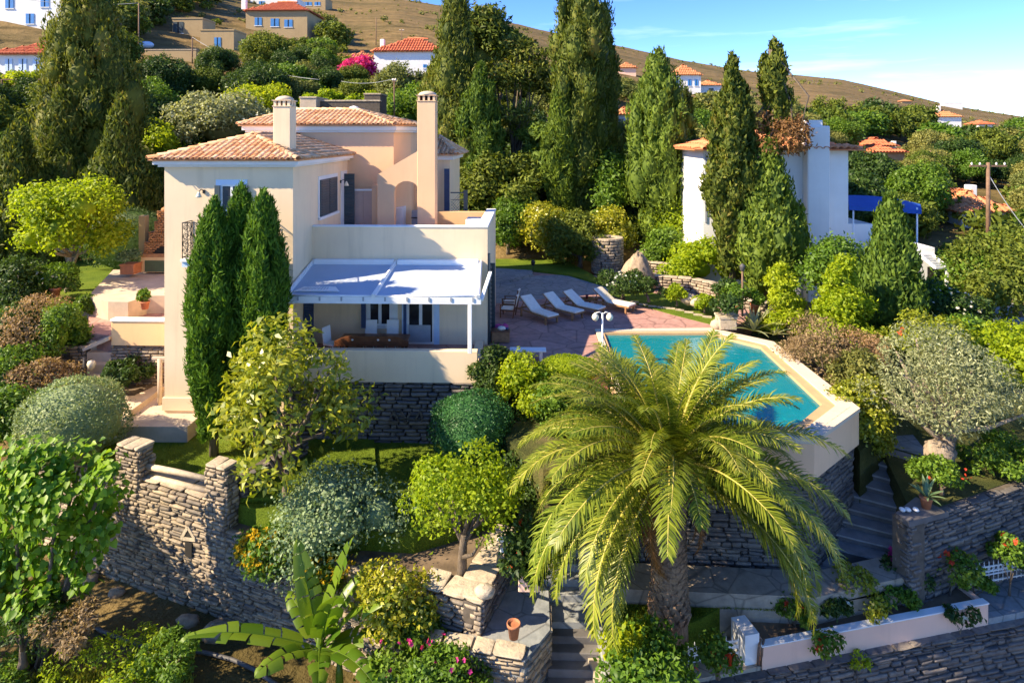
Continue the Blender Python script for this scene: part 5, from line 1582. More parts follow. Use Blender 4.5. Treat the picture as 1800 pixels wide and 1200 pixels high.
pot(903, 1120, 15.9, .33, .36, 'small round terracotta pot on the slate ledge above the steps', 'terracotta')

# ------------------------------------------------------------------ left garden: patios, oven, walls
solid('oven_patio', [XY(*p, 1.0) for p in ((153, 522), (199, 474), (292, 474))] + [(XL + .5, 36), (XL + .5, 31.3), XY(258, 520, 1.0), XY(225, 531, 1.0), XY(190, 530, 1.0)], -3, 1.0, 'patio', 'sunlit pale stone patio in front of the oven')
solid('pink_patio', [XY(157, 585, .15), (x_at(155, 31.6), 31.6), (x_at(200, 31.4), 31.4), (XL + .3, 31.6), (XL + .3, 27.3), (x_at(196, 27.3), 27.3)], -3, .15, 'deck', 'pink stone patio left of the villa')
for k in range(2):
    z = .72 - .28 * k
    solid('patio_step', [(x_at(154, 31.3 - .4 * k), 31.3 - .4 * k - .5), (x_at(212, 31.3 - .4 * k), 31.3 - .4 * k - .5), (x_at(212, 31.4), 31.6), (x_at(154, 31.4), 31.6)], -1, z, 'patio', 'pale stone step between the two left patios')
solid('left_lawn', [(-26, 27.5), (x_at(152, 27.5), 27.5), XY(157, 583, .1), (x_at(153, 31), 31), (x_at(152, 33), 33), (-21.3, 41.5), (-34, 42)], -4, .0, 'lawn', 'lawn left of the patios')
solid('lime_tree_lawn', [(-26, 32.2), (x_at(152, 32.2), 32.2), XY(195, 474, 1.0), (-21.3, 41.6), (-34, 42)], -4, .55, 'lawn', 'lawn under the lime green tree')
solid('left_slab', [(x_at(205, 23.6), 23.6), (XL + 1.5, 23.65), (XL + 1.5, YF + .1), (XL, YF + .3), (XL, 27.3), (x_at(205, 26), 26.2), (x_at(190, 24.5), 24.5)], -5, -2.03, 'patio', 'pale paved slab at the foot of the villa corner')
lw = thing('patio_wall', 'apricot plaster parapet wall of the pink patio left of the villa', 'wall', (x_at(243, 27.2), 27.2, -.2))
mb = MB(); mb.bbox(x_at(195, 27.1), XL - .003, 27.1, 27.4, z_at(613, 27.1), z_at(570, 27.1), .02); mb.build('plaster_wall', M['apricot'], lw)
mb = MB(); mb.bbox(x_at(194, 27.1), XL - .004, 27.06, 27.44, z_at(570, 27.1) + .001, z_at(566, 27.1), .02); mb.build('wall_cap', M['white'], lw)
wz = z_at(614, 27.2)
niche = [(x_at(107, 27.2), x_at(129, 27.2), z_at(647, 27.2), z_at(630, 27.2))]
def stone_front(name, label, px0, px1, Y, zb, zt, seed, holes_px=(), mat='drystone'):
    A = (x_at(px0, Y), Y); B = (x_at(px1, Y), Y)
    r = thing(name, label, 'stone wall', (A[0], Y, zb))
    wall_core(r, A, B, C_(zb), C_(zt), .6)
    hs = [(x_at(a, Y) - A[0], x_at(b, Y) - A[0], z_at(d, Y), z_at(c, Y)) for a, b, c, d in holes_px]
    lay_stones(r, face_stones(A, B, C_(zb), C_(zt), seed, (.10, .17), (.25, .7), holes=hs), mat, 200)
    return r
stone_front('retaining_wall', 'stone wall with a square niche below the left lawn', 48, 150, 27.2, -2.6, wz, 51, [(107, 129, 628, 650)])
r = stone_front('retaining_wall', 'stone wall with an arched plant niche below the apricot parapet', 196, 290, 27.25, -2.6, z_at(613.5, 27.25), 52, [(229, 251, 632, 676)])
tree('niche_bush', 'dark green bush growing in the arched wall niche', 'bush', PY(238, 676, 27.0), 1.3, 1.1, 'dark', 61, .05, limbs_k=3, n=900, L=.16, W=.09, lumps=10)
stp = thing('garden_steps', 'short flight of pale stone steps between the two left garden walls', 'steps', (x_at(173, 27), 27, -2.1))
for k in range(5):
    y = 26.1 + .36 * k; z = -1.66 + .38 * k
    mb = MB(); mb.bbox(x_at(152, y), x_at(195.5, y), y, 28.2 + .01 * k, -2.6, z, .02); mb.build('step', M['patio'], stp)
mb = MB(); mb.beam(PY(150, 612, 27.0), PY(196, 592, 27.2), .5, .12); mb.build('slope_cap', M['patio'], stp)
r = thing('garden_lamp', 'grey post with a white globe lamp beside the left garden steps', 'garden lamp', PY(148, 672, 26.4))
a = MB(); a.tube([(0, 0, 0), (0, 0, 44 * 26.4 / FPX)], .05, 8); o = a.build('pole', M['oldlead'], None); o.parent = r
a = MB(); a.tube([(0, 0, .9), (.3, 0, .95)], .02, 6); o = a.build('arm', M['oldlead'], None); o.parent = r
a = MB(); a.lathe((.3, 0, .5), [(.02, 0), (.13, .1), (.17, .25), (.13, .38), (.03, .42)], 12); o = a.build('globe', M['gold'], None); o.parent = r
r = thing('white_post', 'thin pale post carrying the drooping climber at the far left', 'post', PY(48, 652, 27.0))
a = MB(); a.tube([(0, 0, -.6), (0, 0, 80 * 27 / FPX)], .07, 8); o = a.build('post_body', M['logwood'], None); o.parent = r
a = MB(); a.tube([(0, 0, 78 * 27 / FPX), (.9, .3, 82 * 27 / FPX)], .05, 6); o = a.build('arm', M['logwood'], None); o.parent = r
r = thing('cellar_post', 'grey post and beam frame against the villa corner', 'frame', PY(281, 712, 25.6))
a = MB(); a.tube([(0, 0, 0), (0, 0, 84 * 25.6 / FPX)], .09, 8); a.beam((-.3, 0, 84 * 25.6 / FPX), (.35, 0, 84 * 25.6 / FPX), .12, .1); o = a.build('post_frame', M['patio'], None); o.parent = r
a = MB(); a.box(.12, .35, .1, .3, 0, 1.6); o = a.build('gate_panel', M['iron'], None); o.parent = r
# low triangular bed by the wall
solid('triangle_bed', [XY(205, 690, -1.9), XY(272, 684, -1.9), XY(290, 670, -1.9), XY(250, 668, -1.9)], -4, -1.86, 'soil', 'little planted bed beside the villa corner')
solid('bed_kerb', [XY(202, 696, -1.8), XY(236, 694, -1.8), XY(284, 672, -1.8), XY(294, 674, -1.8), XY(228, 722, -1.8)], -4, -1.82, 'patio', 'pale slab edging of the little bed')
# brick oven
oY = 35.6
ov = thing('barbecue_oven', 'stepped orange brick barbecue oven with a chimney on an apricot base', 'oven', PY(265, 480, oY))
z0 = z_at(480, oY)
def bx_px(mbx, a, b, c, d, y0, y1): mbx.box(x_at(a, oY), x_at(b, oY), oY + y0, oY + y1, z_at(d, oY), z_at(c, oY))
mb = MB(); bx_px(mb, 244, 300, 455, 482, 0, 1.2); mb.build('base', M['apricot'], ov)
mb = MB(); bx_px(mb, 242, 301, 449, 454.9, -.08, 1.25); mb.build('shelf', M['brick'], ov)
mb = MB(); bx_px(mb, 255, 290, 461, 481, -.03, .05); mb.build('front_panel', M['shutter'] if False else m_plain('green_panel', (.10, .13, .06), .6), ov)
tiers = [(252, 428, 448.9), (260, 410, 427.9), (270, 391, 409.9), (275, 373, 390.9)]
nb = 0
for a, c, d in tiers:
    zt_, zb_ = z_at(c, oY), z_at(d, oY)
    mb = MB(); mb.box(x_at(a, oY) + .03, x_at(300, oY), oY + .13, oY + 1.1, zb_, zt_ - .01); mb.build('tier_core', M['mortar'], ov)
    z = zb_; row = 0
    while z < zt_ - .03:
        h = min(.095, zt_ - z); x = x_at(a, oY) - (.11 if row % 2 else 0)
        while x < x_at(300, oY):
            x1 = min(x + .24, x_at(300, oY)); xx = max(x, x_at(a, oY))
            cxm = (xx + x1) / 2
            inarch = (abs(cxm - x_at(286, oY)) / (17 * oY / FPX)) ** 2 + ((z - z_at(449, oY)) / (10 * oY / FPX)) ** 2 < 1
            if x1 - xx > .06 and not inarch:
                nb += 1
                o = link_mesh('brick', stone_me(nb % 14, 'brick'), ov); o.location = Vector((cxm, oY + .1, z + h / 2)) - base_of(ov); o.scale = (x1 - xx - .012, .2, h - .012)
            x += .25
        z += .1; row += 1
mb = MB(); bx_px(mb, 268, 300, 437, 448.5, .05, .12); mb.build('oven_mouth', M['dark'], ov)
mb = MB(); bx_px(mb, 238, 249, 383, 455, .3, .7); mb.build('side_pillar', M['ochre'], ov)
mb = MB(); mb.lathe((x_at(288, oY), oY + .6, z_at(373, oY)), [(.46, 0), (.42, .1), (.25, .2), (.03, .24)], 14); mb.build('chimney_cap', M['brick'], ov)

# ------------------------------------------------------------------ front walls
W0, W1 = wall_at(205), wall_at(844)
LW = Vector((WB[0] - WA[0], WB[1] - WA[1], 0)).length
def wt(px):
    p = wall_at(px); return p
def zline(tab):
    "height profile along the main wall, as a function of the pixel column"
    return lambda px: interp([(a, b) for a, b in tab], px, 1)
def wseg(px0, px1, zb, zt): return (wt(px0), wt(px1), zb, zt)
ZR = -2.55
front = rubble_wall('dry_stone_wall', 'long sunlit dry stone retaining wall in front of the lower garden', [wseg(30, 398, lin(-6.4, -6.6), C_(ZR)), wseg(398, 846, lin(-6.6, -6.9), lin(-3.30, -3.22))], 'drystone', 91, 300, .6, ch=(.05, .135), ln=(.2, .8))
e_w = (Vector((WB[0] - WA[0], WB[1] - WA[1], 0))).normalized(); n_w = Vector((e_w.y, -e_w.x, 0))
def pier(px0, px1, zb, zt, depth, label, seed):
    A, B = wt(px0), wt(px1)
    A = (A[0] + n_w.x * .06, A[1] + n_w.y * .06); B = (B[0] + n_w.x * .06, B[1] + n_w.y * .06)
    Bk = (B[0] - n_w.x * depth, B[1] - n_w.y * depth); Ak = (A[0] - n_w.x * depth, A[1] - n_w.y * depth)
    r = rubble_wall('stone_pier', label, [(A, B, C_(zb), C_(zt)), (B, Bk, C_(zb), C_(zt)), (Ak, A, C_(zb), C_(zt))], 'drystone', seed, 260, .3, ch=(.09, .16), ln=(.2, .45))
    L = Vector((B[0] - A[0], B[1] - A[1], 0)).length
    cap_row(r, A, B, C_(zt), depth + .1, seed, th=.11, ln=(.3, .5))
    return r
pier(364, 399, -5.2, z_at(830, wt(380)[1]), .5, 'tall dry stone pier at the right end of the log rails', 95)
pier(207, 246, -4.8, z_at(797, wt(225)[1]), .6, 'dry stone pier at the left end of the log rails', 96)
def off_w(px, d, z): p = wt(px); return Vector((p[0] - n_w.x * d, p[1] - n_w.y * d, z))
print('DBG', ZR, [ (px, wt(px), pix(wt(px)[0], wt(px)[1], ZR)[:2]) for px in (210,250,370,398)])
r = thing('log_rail_fence', 'two pale log rails spanning between the two stone piers', 'rail fence', off_w(240, .3, -2.2))
for (pa, pb, za, zb_, lab) in ((243, 366, 0, 0, 0), (243, 366, 1, 1, 0)):
    A = PY(252, 818 if za == 0 else 836, off_w(250, .35, 0).y); B = PY(368, 842 if za == 0 else 863, off_w(368, .35, 0).y)
    mb = MB(); mb.tube([A, A.lerp(B, .5) + Vector((0, 0, .015)), B], [.10, .095, .085], 10); mb.build('log_rail', M['logwood'], r)
cap_row(front, wt(244), wt(365), C_(ZR), 1.0, 7, th=.07, ln=(.6, 1.2))
# side wall behind the tall pier (between the two garden levels)
A = off_w(399, .6, 0); B = A - n_w * 3.0
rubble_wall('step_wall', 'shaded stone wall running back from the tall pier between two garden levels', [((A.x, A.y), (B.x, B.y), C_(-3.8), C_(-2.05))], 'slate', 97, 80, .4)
# little triangular lamp niche
p = PY(331, 940, wt(331)[1] - .05)
r = thing('wall_niche', 'small dark niche with a triangular stone hood in the dry stone wall', 'niche', p)
mb = MB(); q = Vector((wt(331)[0], wt(331)[1], 0)) + n_w * .06
def wp(px, py, d=.08): c = wt(px); return PY(px, py, c[1] + n_w.y * d)
for a_, b_ in (((320, 944), (331, 925)), ((331, 925), (343, 946)), ((319, 945), (344, 948))): mb.beam(wp(*a_), wp(*b_), .07, .10)
mb.build('stone_hood', M['cap'], r)
mb = MB(); mb.plate(wp(326, 976, .10), e_w, (0, 0, 1), [(0, 0), (.28, 0), (.28, .45), (0, .45)], [], .02); mb.build('opening', M['dark'], r)
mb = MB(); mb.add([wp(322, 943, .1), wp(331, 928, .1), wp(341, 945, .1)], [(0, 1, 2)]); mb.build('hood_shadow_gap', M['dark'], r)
# planter corner: right return of upper tier and lower tier
CU = wt(846); CUb = (CU[0] + 1.05, CU[1] + 3.1)
zU = -3.18
r = rubble_wall('planter_wall', 'dry stone planter wall turning the corner beside the steps, upper tier', [(CU, CUb, C_(-5.6), C_(zU))], 'slate', 101, 200, .5, ch=(.09, .15), ln=(.3, .7))
cap_row(r, wt(735), (CU[0] + .05, CU[1] - .03), C_(zU - .03), .8, 11, th=.09, ln=(.5, .9)); cap_row(r, CU, CUb, C_(zU), .95, 12, th=.09, ln=(.5, .9))
p = PZ(852, 1048, zU + .08)
o = link_mesh('cap_boulder', np_mesh('cap_boulder', *core_blob((0, 0, .14), .26, np.random.default_rng(3), (1.15, .9, .7), 10, 7, .15), M['cap'], True)); o.location = p; tag(o, 'rounded pale boulder lying on the corner of the planter wall', 'boulder')
for i, (px, py) in enumerate(((888, 972), (893, 960), (884, 964))):
    p = PZ(px, py, zU + .1); o = link_mesh('white_rock', np_mesh('white_rock', *core_blob((0, 0, .08 + .09 * i), .13, np.random.default_rng(30 + i), (1.4, .9, .6), 9, 6, .2), M['white'], False)); o.location = p
    tag(o, 'white rock in a small pile at the back end of the planter wall', 'rock', 'pile of white rocks')
zL = -3.98
TL = [PZ(740, 1133, zL), PZ(922, 1163, zL), PZ(967, 1108, zL), PZ(964, 1040, zL), PZ(940, 1010, zL)]
TL2 = [(p.x, p.y) for p in TL]
solid('ledge_top', [TL2[0], TL2[1], TL2[2], TL2[3], TL2[4], (CU[0] + .2, CU[1] + 2.8), (CU[0] - .1, CU[1] + .2)], -6, zL + .03, 'slatedeck', 'smooth slate ledge of the lower planter tier')
r = rubble_wall('ledge_wall', 'lower tier dry stone wall under the slate ledge by the steps', [(TL2[0], TL2[1], C_(-6.5), C_(zL)), (TL2[1], TL2[2], C_(-6.5), C_(zL)), (TL2[2], TL2[3], C_(-6.2), C_(zL))], 'drystone', 105, 260, .4, ch=(.08, .14), ln=(.2, .55))
cap_row(r, TL2[0], TL2[1], C_(zL + .03), .5, 13, th=.08)
# front steps going down towards the viewer
stp = thing('stone_steps', 'dark slate steps descending towards the viewer beside the planter wall', 'steps', (1.2, 15.4, -4.5))
sx0, sx1 = TL2[2][0] + .03, PZ(1048, 1095, -4.3).x
for k in range(6):
    y1 = PZ(1000, 1092, -4.25).y - .30 * k; z = -4.42 - .19 * k
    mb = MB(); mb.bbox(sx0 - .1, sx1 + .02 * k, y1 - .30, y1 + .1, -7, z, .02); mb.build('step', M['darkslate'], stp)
mb = MB(); mb.bbox(sx1 + .003, sx1 + .45, 13.6, PZ(1000, 1092, -4.25).y + .2, -7, -4.22, .03); mb.build('side_wall', M['slatedeck'], stp)
solid('step_verge', [(sx1 + .45, PLN(-4.1, 0)[1]), PLN(-2.0, 0.2), PLN(-1.5, 1.2), (2.3, 16.6), (sx1 + .45, 16.4)], -7, -4.7, 'litter', 'weedy verge right of the lower steps')
# upper garden steps behind (in shade)
stp = thing('stone_steps', 'shaded stone steps climbing behind the red geranium pot', 'steps', (1.0, 18.6, -4.2))
for k in range(5):
    y = 18.1 + .34 * k; z = -4.05 + .2 * k
    mb = MB(); mb.bbox(.25, 2.6 - .1 * k, y, y + .5, -6, z, .02); mb.build('step', M['slatedeck'], stp)
for i, (px0, px1, py0, py1, Y) in enumerate(((950, 983, 933, 1000, 18.6), (1020, 1046, 965, 1015, 18.0))):
    a = PY(px0, py1, Y); b = PY(px1, py0, Y)
    q = thing('stone_block', 'grey upright stone block beside the shaded steps, ' + ('the farther one' if i == 0 else 'nearer the palm'), 'stone block', a)
    mb = MB(); mb.bbox(a.x, b.x, Y, Y + .5, a.z - .5, b.z, .04); mb.build('block', M['patio'], q)
# ------------------------------------------------------------------ right: planter, gates, wall, steps
pe = (Vector((PB[0] - PA[0], PB[1] - PA[1], 0))); PLn = pe.length; pe.normalize(); pn = Vector((-pe.y, pe.x, 0))
def PP(s, d, z): v = Vector((PA[0], PA[1], 0)) + pe * s + pn * d; return Vector((v.x, v.y, z))
pth = atan2(pe.y, pe.x)
plt = thing('planter_wall', 'long pink plaster planter filled with flowers and trailing plants', 'planter', PP(PLn / 2, .5, Z_LANE))
zpt = z_at(1128, PA[1]) 
def pbox(mbx, s0, s1, d0, d1, z0, z1):
    mbx.add([PP(s0, d0, z0), PP(s1, d0, z0), PP(s1, d1, z0), PP(s0, d1, z0), PP(s0, d0, z1), PP(s1, d0, z1), PP(s1, d1, z1), PP(s0, d1, z1)], [(0, 3, 2, 1), (4, 5, 6, 7), (0, 1, 5, 4), (1, 2, 6, 5), (2, 3, 7, 6), (3, 0, 4, 7)])
mb = MB(); pbox(mb, 0, PLn, 0, .16, Z_LANE - .1, zpt); pbox(mb, 0, .16, .16, 1.25, Z_LANE - .1, zpt - .002); pbox(mb, PLn - .16, PLn, .16, 1.25, Z_LANE - .1, zpt - .002); mb.build('plaster_wall', M['rosewall'], plt)
mb = MB(); pbox(mb, .16, PLn - .16, 1.08, 1.25, Z_LANE - .1, zpt + .02); mb.build('back_wall', M['white'], plt)
mb = MB(); pbox(mb, -.02, 2.0, -.02, .19, zpt + .001, zpt + .03); pbox(mb, 2.01, PLn + .02, -.02, .19, zpt + .001, zpt + .035); mb.build('wall_cap', M['white'], plt)
mb = MB(); pbox(mb, .16, PLn - .16, .16, 1.08, Z_LANE - .1, zpt - .08); mb.build('soil', M['soil'], plt)
mb = MB(); pbox(mb, -.42, -.02, 0.1, .75, Z_LANE - .1, zpt + .28); mb.build('end_pillar', M['white'], plt)
mb = MB()
for i in range(2): mb.tube([PP(-.1 + .1 * i, .05, Z_LANE), PP(-.1 + .1 * i, .0, Z_LANE + .5), PP(.05 + .1 * i, .15, zpt + .08)], .03, 6)
mb.build('pipe', M['oldwood'], plt)
def kerb(): pass
# slate wall carrying the planter
L0 = PP(-4.2, -.12, 0); L1 = PP(PLn + 8, -.12, 0)
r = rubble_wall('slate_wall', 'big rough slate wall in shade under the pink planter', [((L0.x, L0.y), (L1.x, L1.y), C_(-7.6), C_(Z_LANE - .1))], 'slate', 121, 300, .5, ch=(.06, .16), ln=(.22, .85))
cap_row(r, (L0.x, L0.y), (L1.x, L1.y), C_(Z_LANE - .12), .6, 14, 'slate', .05, (.4, 1.2), .10)
solid('gate_landing', [tuple(PP(PLn + .02, 0, 0)[:2]), tuple(PP(PLn + 9, 0, 0)[:2]), tuple(PP(PLn + 9, 2.2, 0)[:2]), tuple(PP(PLn + .02, 1.4, 0)[:2])], -7, Z_LANE + .1, 'slatedeck', 'blue grey concrete landing inside the right gate')
solid('gate_landing', [tuple(PP(-4.2, 0, 0)[:2]), tuple(PP(-.05, 0, 0)[:2]), tuple(PP(-.05, 1.0, 0)[:2]), tuple(PP(-4.2, 1.2, 0)[:2])], -7, Z_LANE + .03, 'path', 'pale slab under the left gate')
def gate(name, label, s0, s1, d, z0, z1, rot=0):
    r = thing(name, label, 'gate', PP(s0, d, z0))
    mb = MB(); n = max(4, int((s1 - s0) / .16))
    for z in (z0 + .06, z0 + (z1 - z0) * .42, z1 - .12, z1 - .26): mb.beam(PP(s0, d, z), PP(s1, d, z), .03, .04)
    mb.build('rails', M['whiteiron'], r)
    for k in range(n + 1):
        s = s0 + (s1 - s0) * k / n; m2 = MB(); m2.tube([PP(s, d, z0), PP(s, d, z1 - .02), PP(s, d, z1 + .04)], [.014, .014, .003], 5); m2.build('bar', M['whiteiron'], r)
    m2 = MB()
    for k in range(n):
        c = PP(s0 + (s1 - s0) * (k + .5) / n, d, z1 - .19)
        m2.tube([c + pe * (.055 * cos(a)) + Vector((0, 0, .055 * sin(a))) for a in np.linspace(0, 2 * pi, 11)], .011, 4)
    m2.build('rings', M['whiteiron'], r)['kind'] = 'stuff'
gate('iron_gate', 'low white iron gate with ring pattern left of the pink planter', -1.85, -.45, .35, Z_LANE + .12, Z_LANE + .62)
gate('iron_gate', 'white spiked iron gate with ring pattern at the right edge', PLn + .05, PLn + 3.2, .75, Z_LANE + .45, Z_LANE + 1.05)
# right retaining wall with pillar
RA = PZ(1573, 897, Z_RIGHT + .05); RC = PZ(1598, 915, Z_RIGHT + .05); RB = PZ(1830, 838, Z_RIGHT + .05)
RA2, RC2, RB2 = (RA.x, RA.y), (RC.x, RC.y), (RB.x, RB.y)
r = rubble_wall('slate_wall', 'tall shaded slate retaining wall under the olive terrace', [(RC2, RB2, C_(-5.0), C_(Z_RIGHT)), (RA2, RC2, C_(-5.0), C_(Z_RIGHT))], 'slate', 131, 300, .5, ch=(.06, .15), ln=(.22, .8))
pil = [PZ(1574, 900, Z_RIGHT + .1), PZ(1598, 916, Z_RIGHT + .1), PZ(1668, 898, Z_RIGHT + .1), PZ(1610, 872, Z_RIGHT + .1)]
solid('pillar_slab', [(p.x, p.y) for p in pil], Z_RIGHT - .06, Z_RIGHT + .09, 'darkslate', 'smooth grey slab on the wall end beside the right steps')
for i, px in enumerate((1586, 1596, 1610)):
    p = PZ(px, 898, Z_RIGHT + .09); o = link_mesh('pale_pebble', np_mesh('pale_pebble', *core_blob((0, 0, .05), .11, np.random.default_rng(50 + i), (.75, 1.0, .5), 9, 6, .1), M['white'], True)); o.location = p
    tag(o, 'flat pale stone, ' + ('leftmost', 'middle one', 'rightmost')[i] + ' of three on the grey slab by the right steps', 'stone', 'three pale stones on the slab')
pp_ = PZ(1628, 892, Z_RIGHT + .09)
r = thing('agave_pot', 'spiky agave in a terracotta pot on the grey slab by the right steps', 'potted plant', pp_)
a = MB(); a.lathe((0, 0, 0), [(.11, 0), (.16, .26), (.18, .27), (.18, .32), (.14, .32)], 12); o = a.build('pot', M['terracotta'], None); o.parent = r
def spiky(r, n, L, W, seed, z, mat='silver', name='leaf'):
    rg = random.Random(seed)
    for k in range(n):
        az = k * 2.4; el = rg.uniform(.35, 1.25); pts = []
        l = L * rg.uniform(.75, 1.1); vs = []
        d = Vector((cos(az) * cos(el), sin(az) * cos(el), sin(el))); s = Vector((-sin(az), cos(az), 0)); nrm = d.cross(s)
        for t in np.linspace(0, 1, 6):
            c = Vector((0, 0, z)) + d * l * t + Vector((0, 0, -.25 * l * t * t)); w = W * (1 - t) ** .7 * (.6 + .8 * min(1, t * 3)) 
            vs += [c - s * w / 2 , c + nrm * (-.25 * w), c + s * w / 2]
        fs = []
        for i in range(5):
            a = i * 3; fs += [(a, a + 1, a + 4, a + 3), (a + 1, a + 2, a + 5, a + 4)]
        m2 = MB(); m2.add(vs, fs, True); o = m2.build(name, LEAF[mat], None); o.parent = r
spiky(r, 12, .75, .11, 4, .3)
# right steps
stp = thing('stone_steps', 'wide dark slate steps climbing between the pool wall and the olive terrace', 'steps', (11, 19, -3.6))
t0_, t1_ = PZ(1440, 955, -3.62), PZ(1592, 992, -3.62); u0_, u1_ = PZ(1532, 778, -2.0), PZ(1622, 806, -2.0)
N = 9
for k in range(N):
    f0 = k / N; f1 = min(1.0, (k + 1.25) / N)
    a, b = t0_.lerp(u0_, f0), t1_.lerp(u1_, f0); c, d = t0_.lerp(u0_, f1), t1_.lerp(u1_, f1)
    z = -3.62 + (1.62 / (N - 1)) * k
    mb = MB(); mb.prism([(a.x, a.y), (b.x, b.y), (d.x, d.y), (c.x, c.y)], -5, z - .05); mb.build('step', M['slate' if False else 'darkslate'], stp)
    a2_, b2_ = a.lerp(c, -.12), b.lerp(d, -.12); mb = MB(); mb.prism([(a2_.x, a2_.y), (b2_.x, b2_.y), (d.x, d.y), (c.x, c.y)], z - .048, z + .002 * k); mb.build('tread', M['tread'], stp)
solid('stair_top_landing', [(u0_.x, u0_.y + .1), (u1_.x + .3, u1_.y), (14.2, 26.5), (12.6, 26.5)], -4, -1.97, 'slatedeck', 'slate landing at the head of the right steps')
# slate floor between planter and stairs
solid('lower_slate_floor', [tuple(PP(2.5, 1.3, 0)[:2]), tuple(PP(PLn - .5, 1.3, 0)[:2]), (RC2[0] - .05, RC2[1]), (t0_.x, t0_.y - .05), (7.7, 17.6)], -7, -3.86, 'slatedeck', 'slate paving at the foot of the right steps')
# ------------------------------------------------------------------ hose
hp = [(112, 1076), (125, 1090), (150, 1107), (180, 1124), (200, 1132), (240, 1145), (275, 1154), (330, 1153), (370, 1160), (410, 1170), (445, 1185), (490, 1215)]
pts = []
for px, py in hp:
    y = wt(px)[1] - .9
    for it in range(6):
        x = x_at(px, y); z = ground_z(x, y) + .10; y = (z - CZ) / ((HY - py) / FPX) if True else y
    pts.append(Vector((x_at(px, y), y, ground_z(x_at(px, y), y) + .10)))
mb = MB(); mb.tube(pts, .055, 8); o = mb.build('hose', M['oldlead']); tag(o, 'grey black irrigation hose lying along the foot of the dry stone wall', 'hose')
# ------------------------------------------------------------------ vegetation near the house
def cyp(label, px, py_base, Y, wpx, py_top, mat, seed, group=None, name='cypress_tree', th=.04, **kw):
    k = Y / FPX
    return tree(name, label, 'cypress', at(px, py_base, Y), wpx * k, (py_base - py_top) * k, mat, seed, th, wpx * k * .07, 'bark', group, 'col', limbs_k=3, **kw)
slim = lambda t: min(1.0, 0.45 + 1.3 * t) * (1 - t ** 5.0) ** 0.7
cyp('broad fresh green cypress in front of the villa, the left and nearest of three', 376, 788, 22.7, 90, 352, 'cyp', 201, 'three cypresses before the villa', n=26000, L=.24, W=.055, lumps=120, wob=.18, lump=.30, tall=2.8, prof=slim, th=.07)
cyp('tall fresh green cypress in front of the villa, the middle and tallest of three', 424, 765, 23.4, 76, 322, 'cyp', 202, 'three cypresses before the villa', n=23000, L=.24, W=.055, lumps=110, wob=.18, lump=.30, tall=2.8, prof=slim, th=.05)
cyp('fresh green cypress in front of the villa, the right one beside the awning', 462, 765, 22.9, 82, 334, 'cyp', 203, 'three cypresses before the villa', n=23000, L=.24, W=.055, lumps=110, wob=.18, lump=.30, tall=2.8, prof=slim, th=.05)
bush('magnolia_tree', 'yellow green glossy leaved magnolia tree in front of the terrace wall', 503, 905, 20.2, 215, 592, 'glossy', 211, 'tree', n=3600, L=.27, W=.115, lumps=34, lump_r=.30, trunk_h=.22, limbs_k=14, core=False, up=.5)
def ball(name, label, px, pyc, Y, wpx, hpx, mat, seed, n, L=.075, W=.045, cat='clipped shrub', flat=.6):
    k = Y / FPX; c = at(px, pyc, Y); h = hpx * k
    r = thing(name, label, cat, (c.x, c.y, c.z - h / 2 - .15))
    V, F = surface_ball(wpx * k, h, seed, n, L, W, h / 2 + .15, flat)
    scatter_part('crown', V, F, mat, r)
    mb = MB(); mb.tube([(0, 0, -.5), (0, 0, .4)], .09, 7); o = mb.build('trunk', M['bark'], None); o.parent = r
    return r
ball('clipped_ball_shrub', 'large silvery green clipped dome shrub at the left end of the lawn', 128, 742, 22.3, 180, 148, 'silver', 221, 9000, .085, .05)
ball('clipped_ball_shrub', 'deep green clipped ball shrub under the terrace wall', 830, 753, 22.0, 146, 122, 'box', 222, 9500, .07, .042)
bush('clipped_mass_shrub', 'grey green clipped mass of shrub between the magnolia and the lime bush', 604, 1000, 18.9, 205, 842, 'silver', 223, 'clipped shrub', n=9500, L=.095, W=.055, lumps=26, lump_r=.46, depth=2.2)
bush('maple_bush', 'lime green airy small tree on the planter bed', 812, 1006, 17.7, 200, 798, 'lime', 231, 'tree', n=5600, L=.115, W=.07, lumps=34, lump_r=.28, trunk_h=.17, limbs_k=12, core=False)
bush('yellow_flower_bush', 'bush covered with small yellow flowers beside the tall pier', 475, 1002, 18.6, 118, 928, 'green', 241, n=1500, L=.10, W=.05, fl='yellowfl', fln=420, flsize=.05)
bush('yellow_flower_bush', 'smaller yellow flowering bush hanging over the wall edge', 575, 1016, 18.2, 110, 962, 'green', 242, n=1300, L=.10, W=.05, fl='yellowfl', fln=200, flsize=.05)
bush('trailing_shrub', 'green and yellow trailing shrub spilling over the dry stone wall', 690, 1100, 17.0, 130, 985, 'glossy', 243, n=2600, L=.13, W=.07, lumps=22, lump_r=.3, core=False)
bush('trailing_shrub', 'dark green trailing shrub with magenta flowers low on the wall', 725, 1215, 16.4, 170, 1085, 'green', 244, n=3200, L=.12, W=.07, lumps=24, lump_r=.3, fl='pinkfl', fln=16, flsize=.07)
bush('low_shrub', 'low green shrub with magenta flower at the foot of the ledge wall', 800, 1230, 15.3, 110, 1150, 'green', 245, n=1500, L=.11, W=.06, fl='pinkfl', fln=6, flsize=.07)
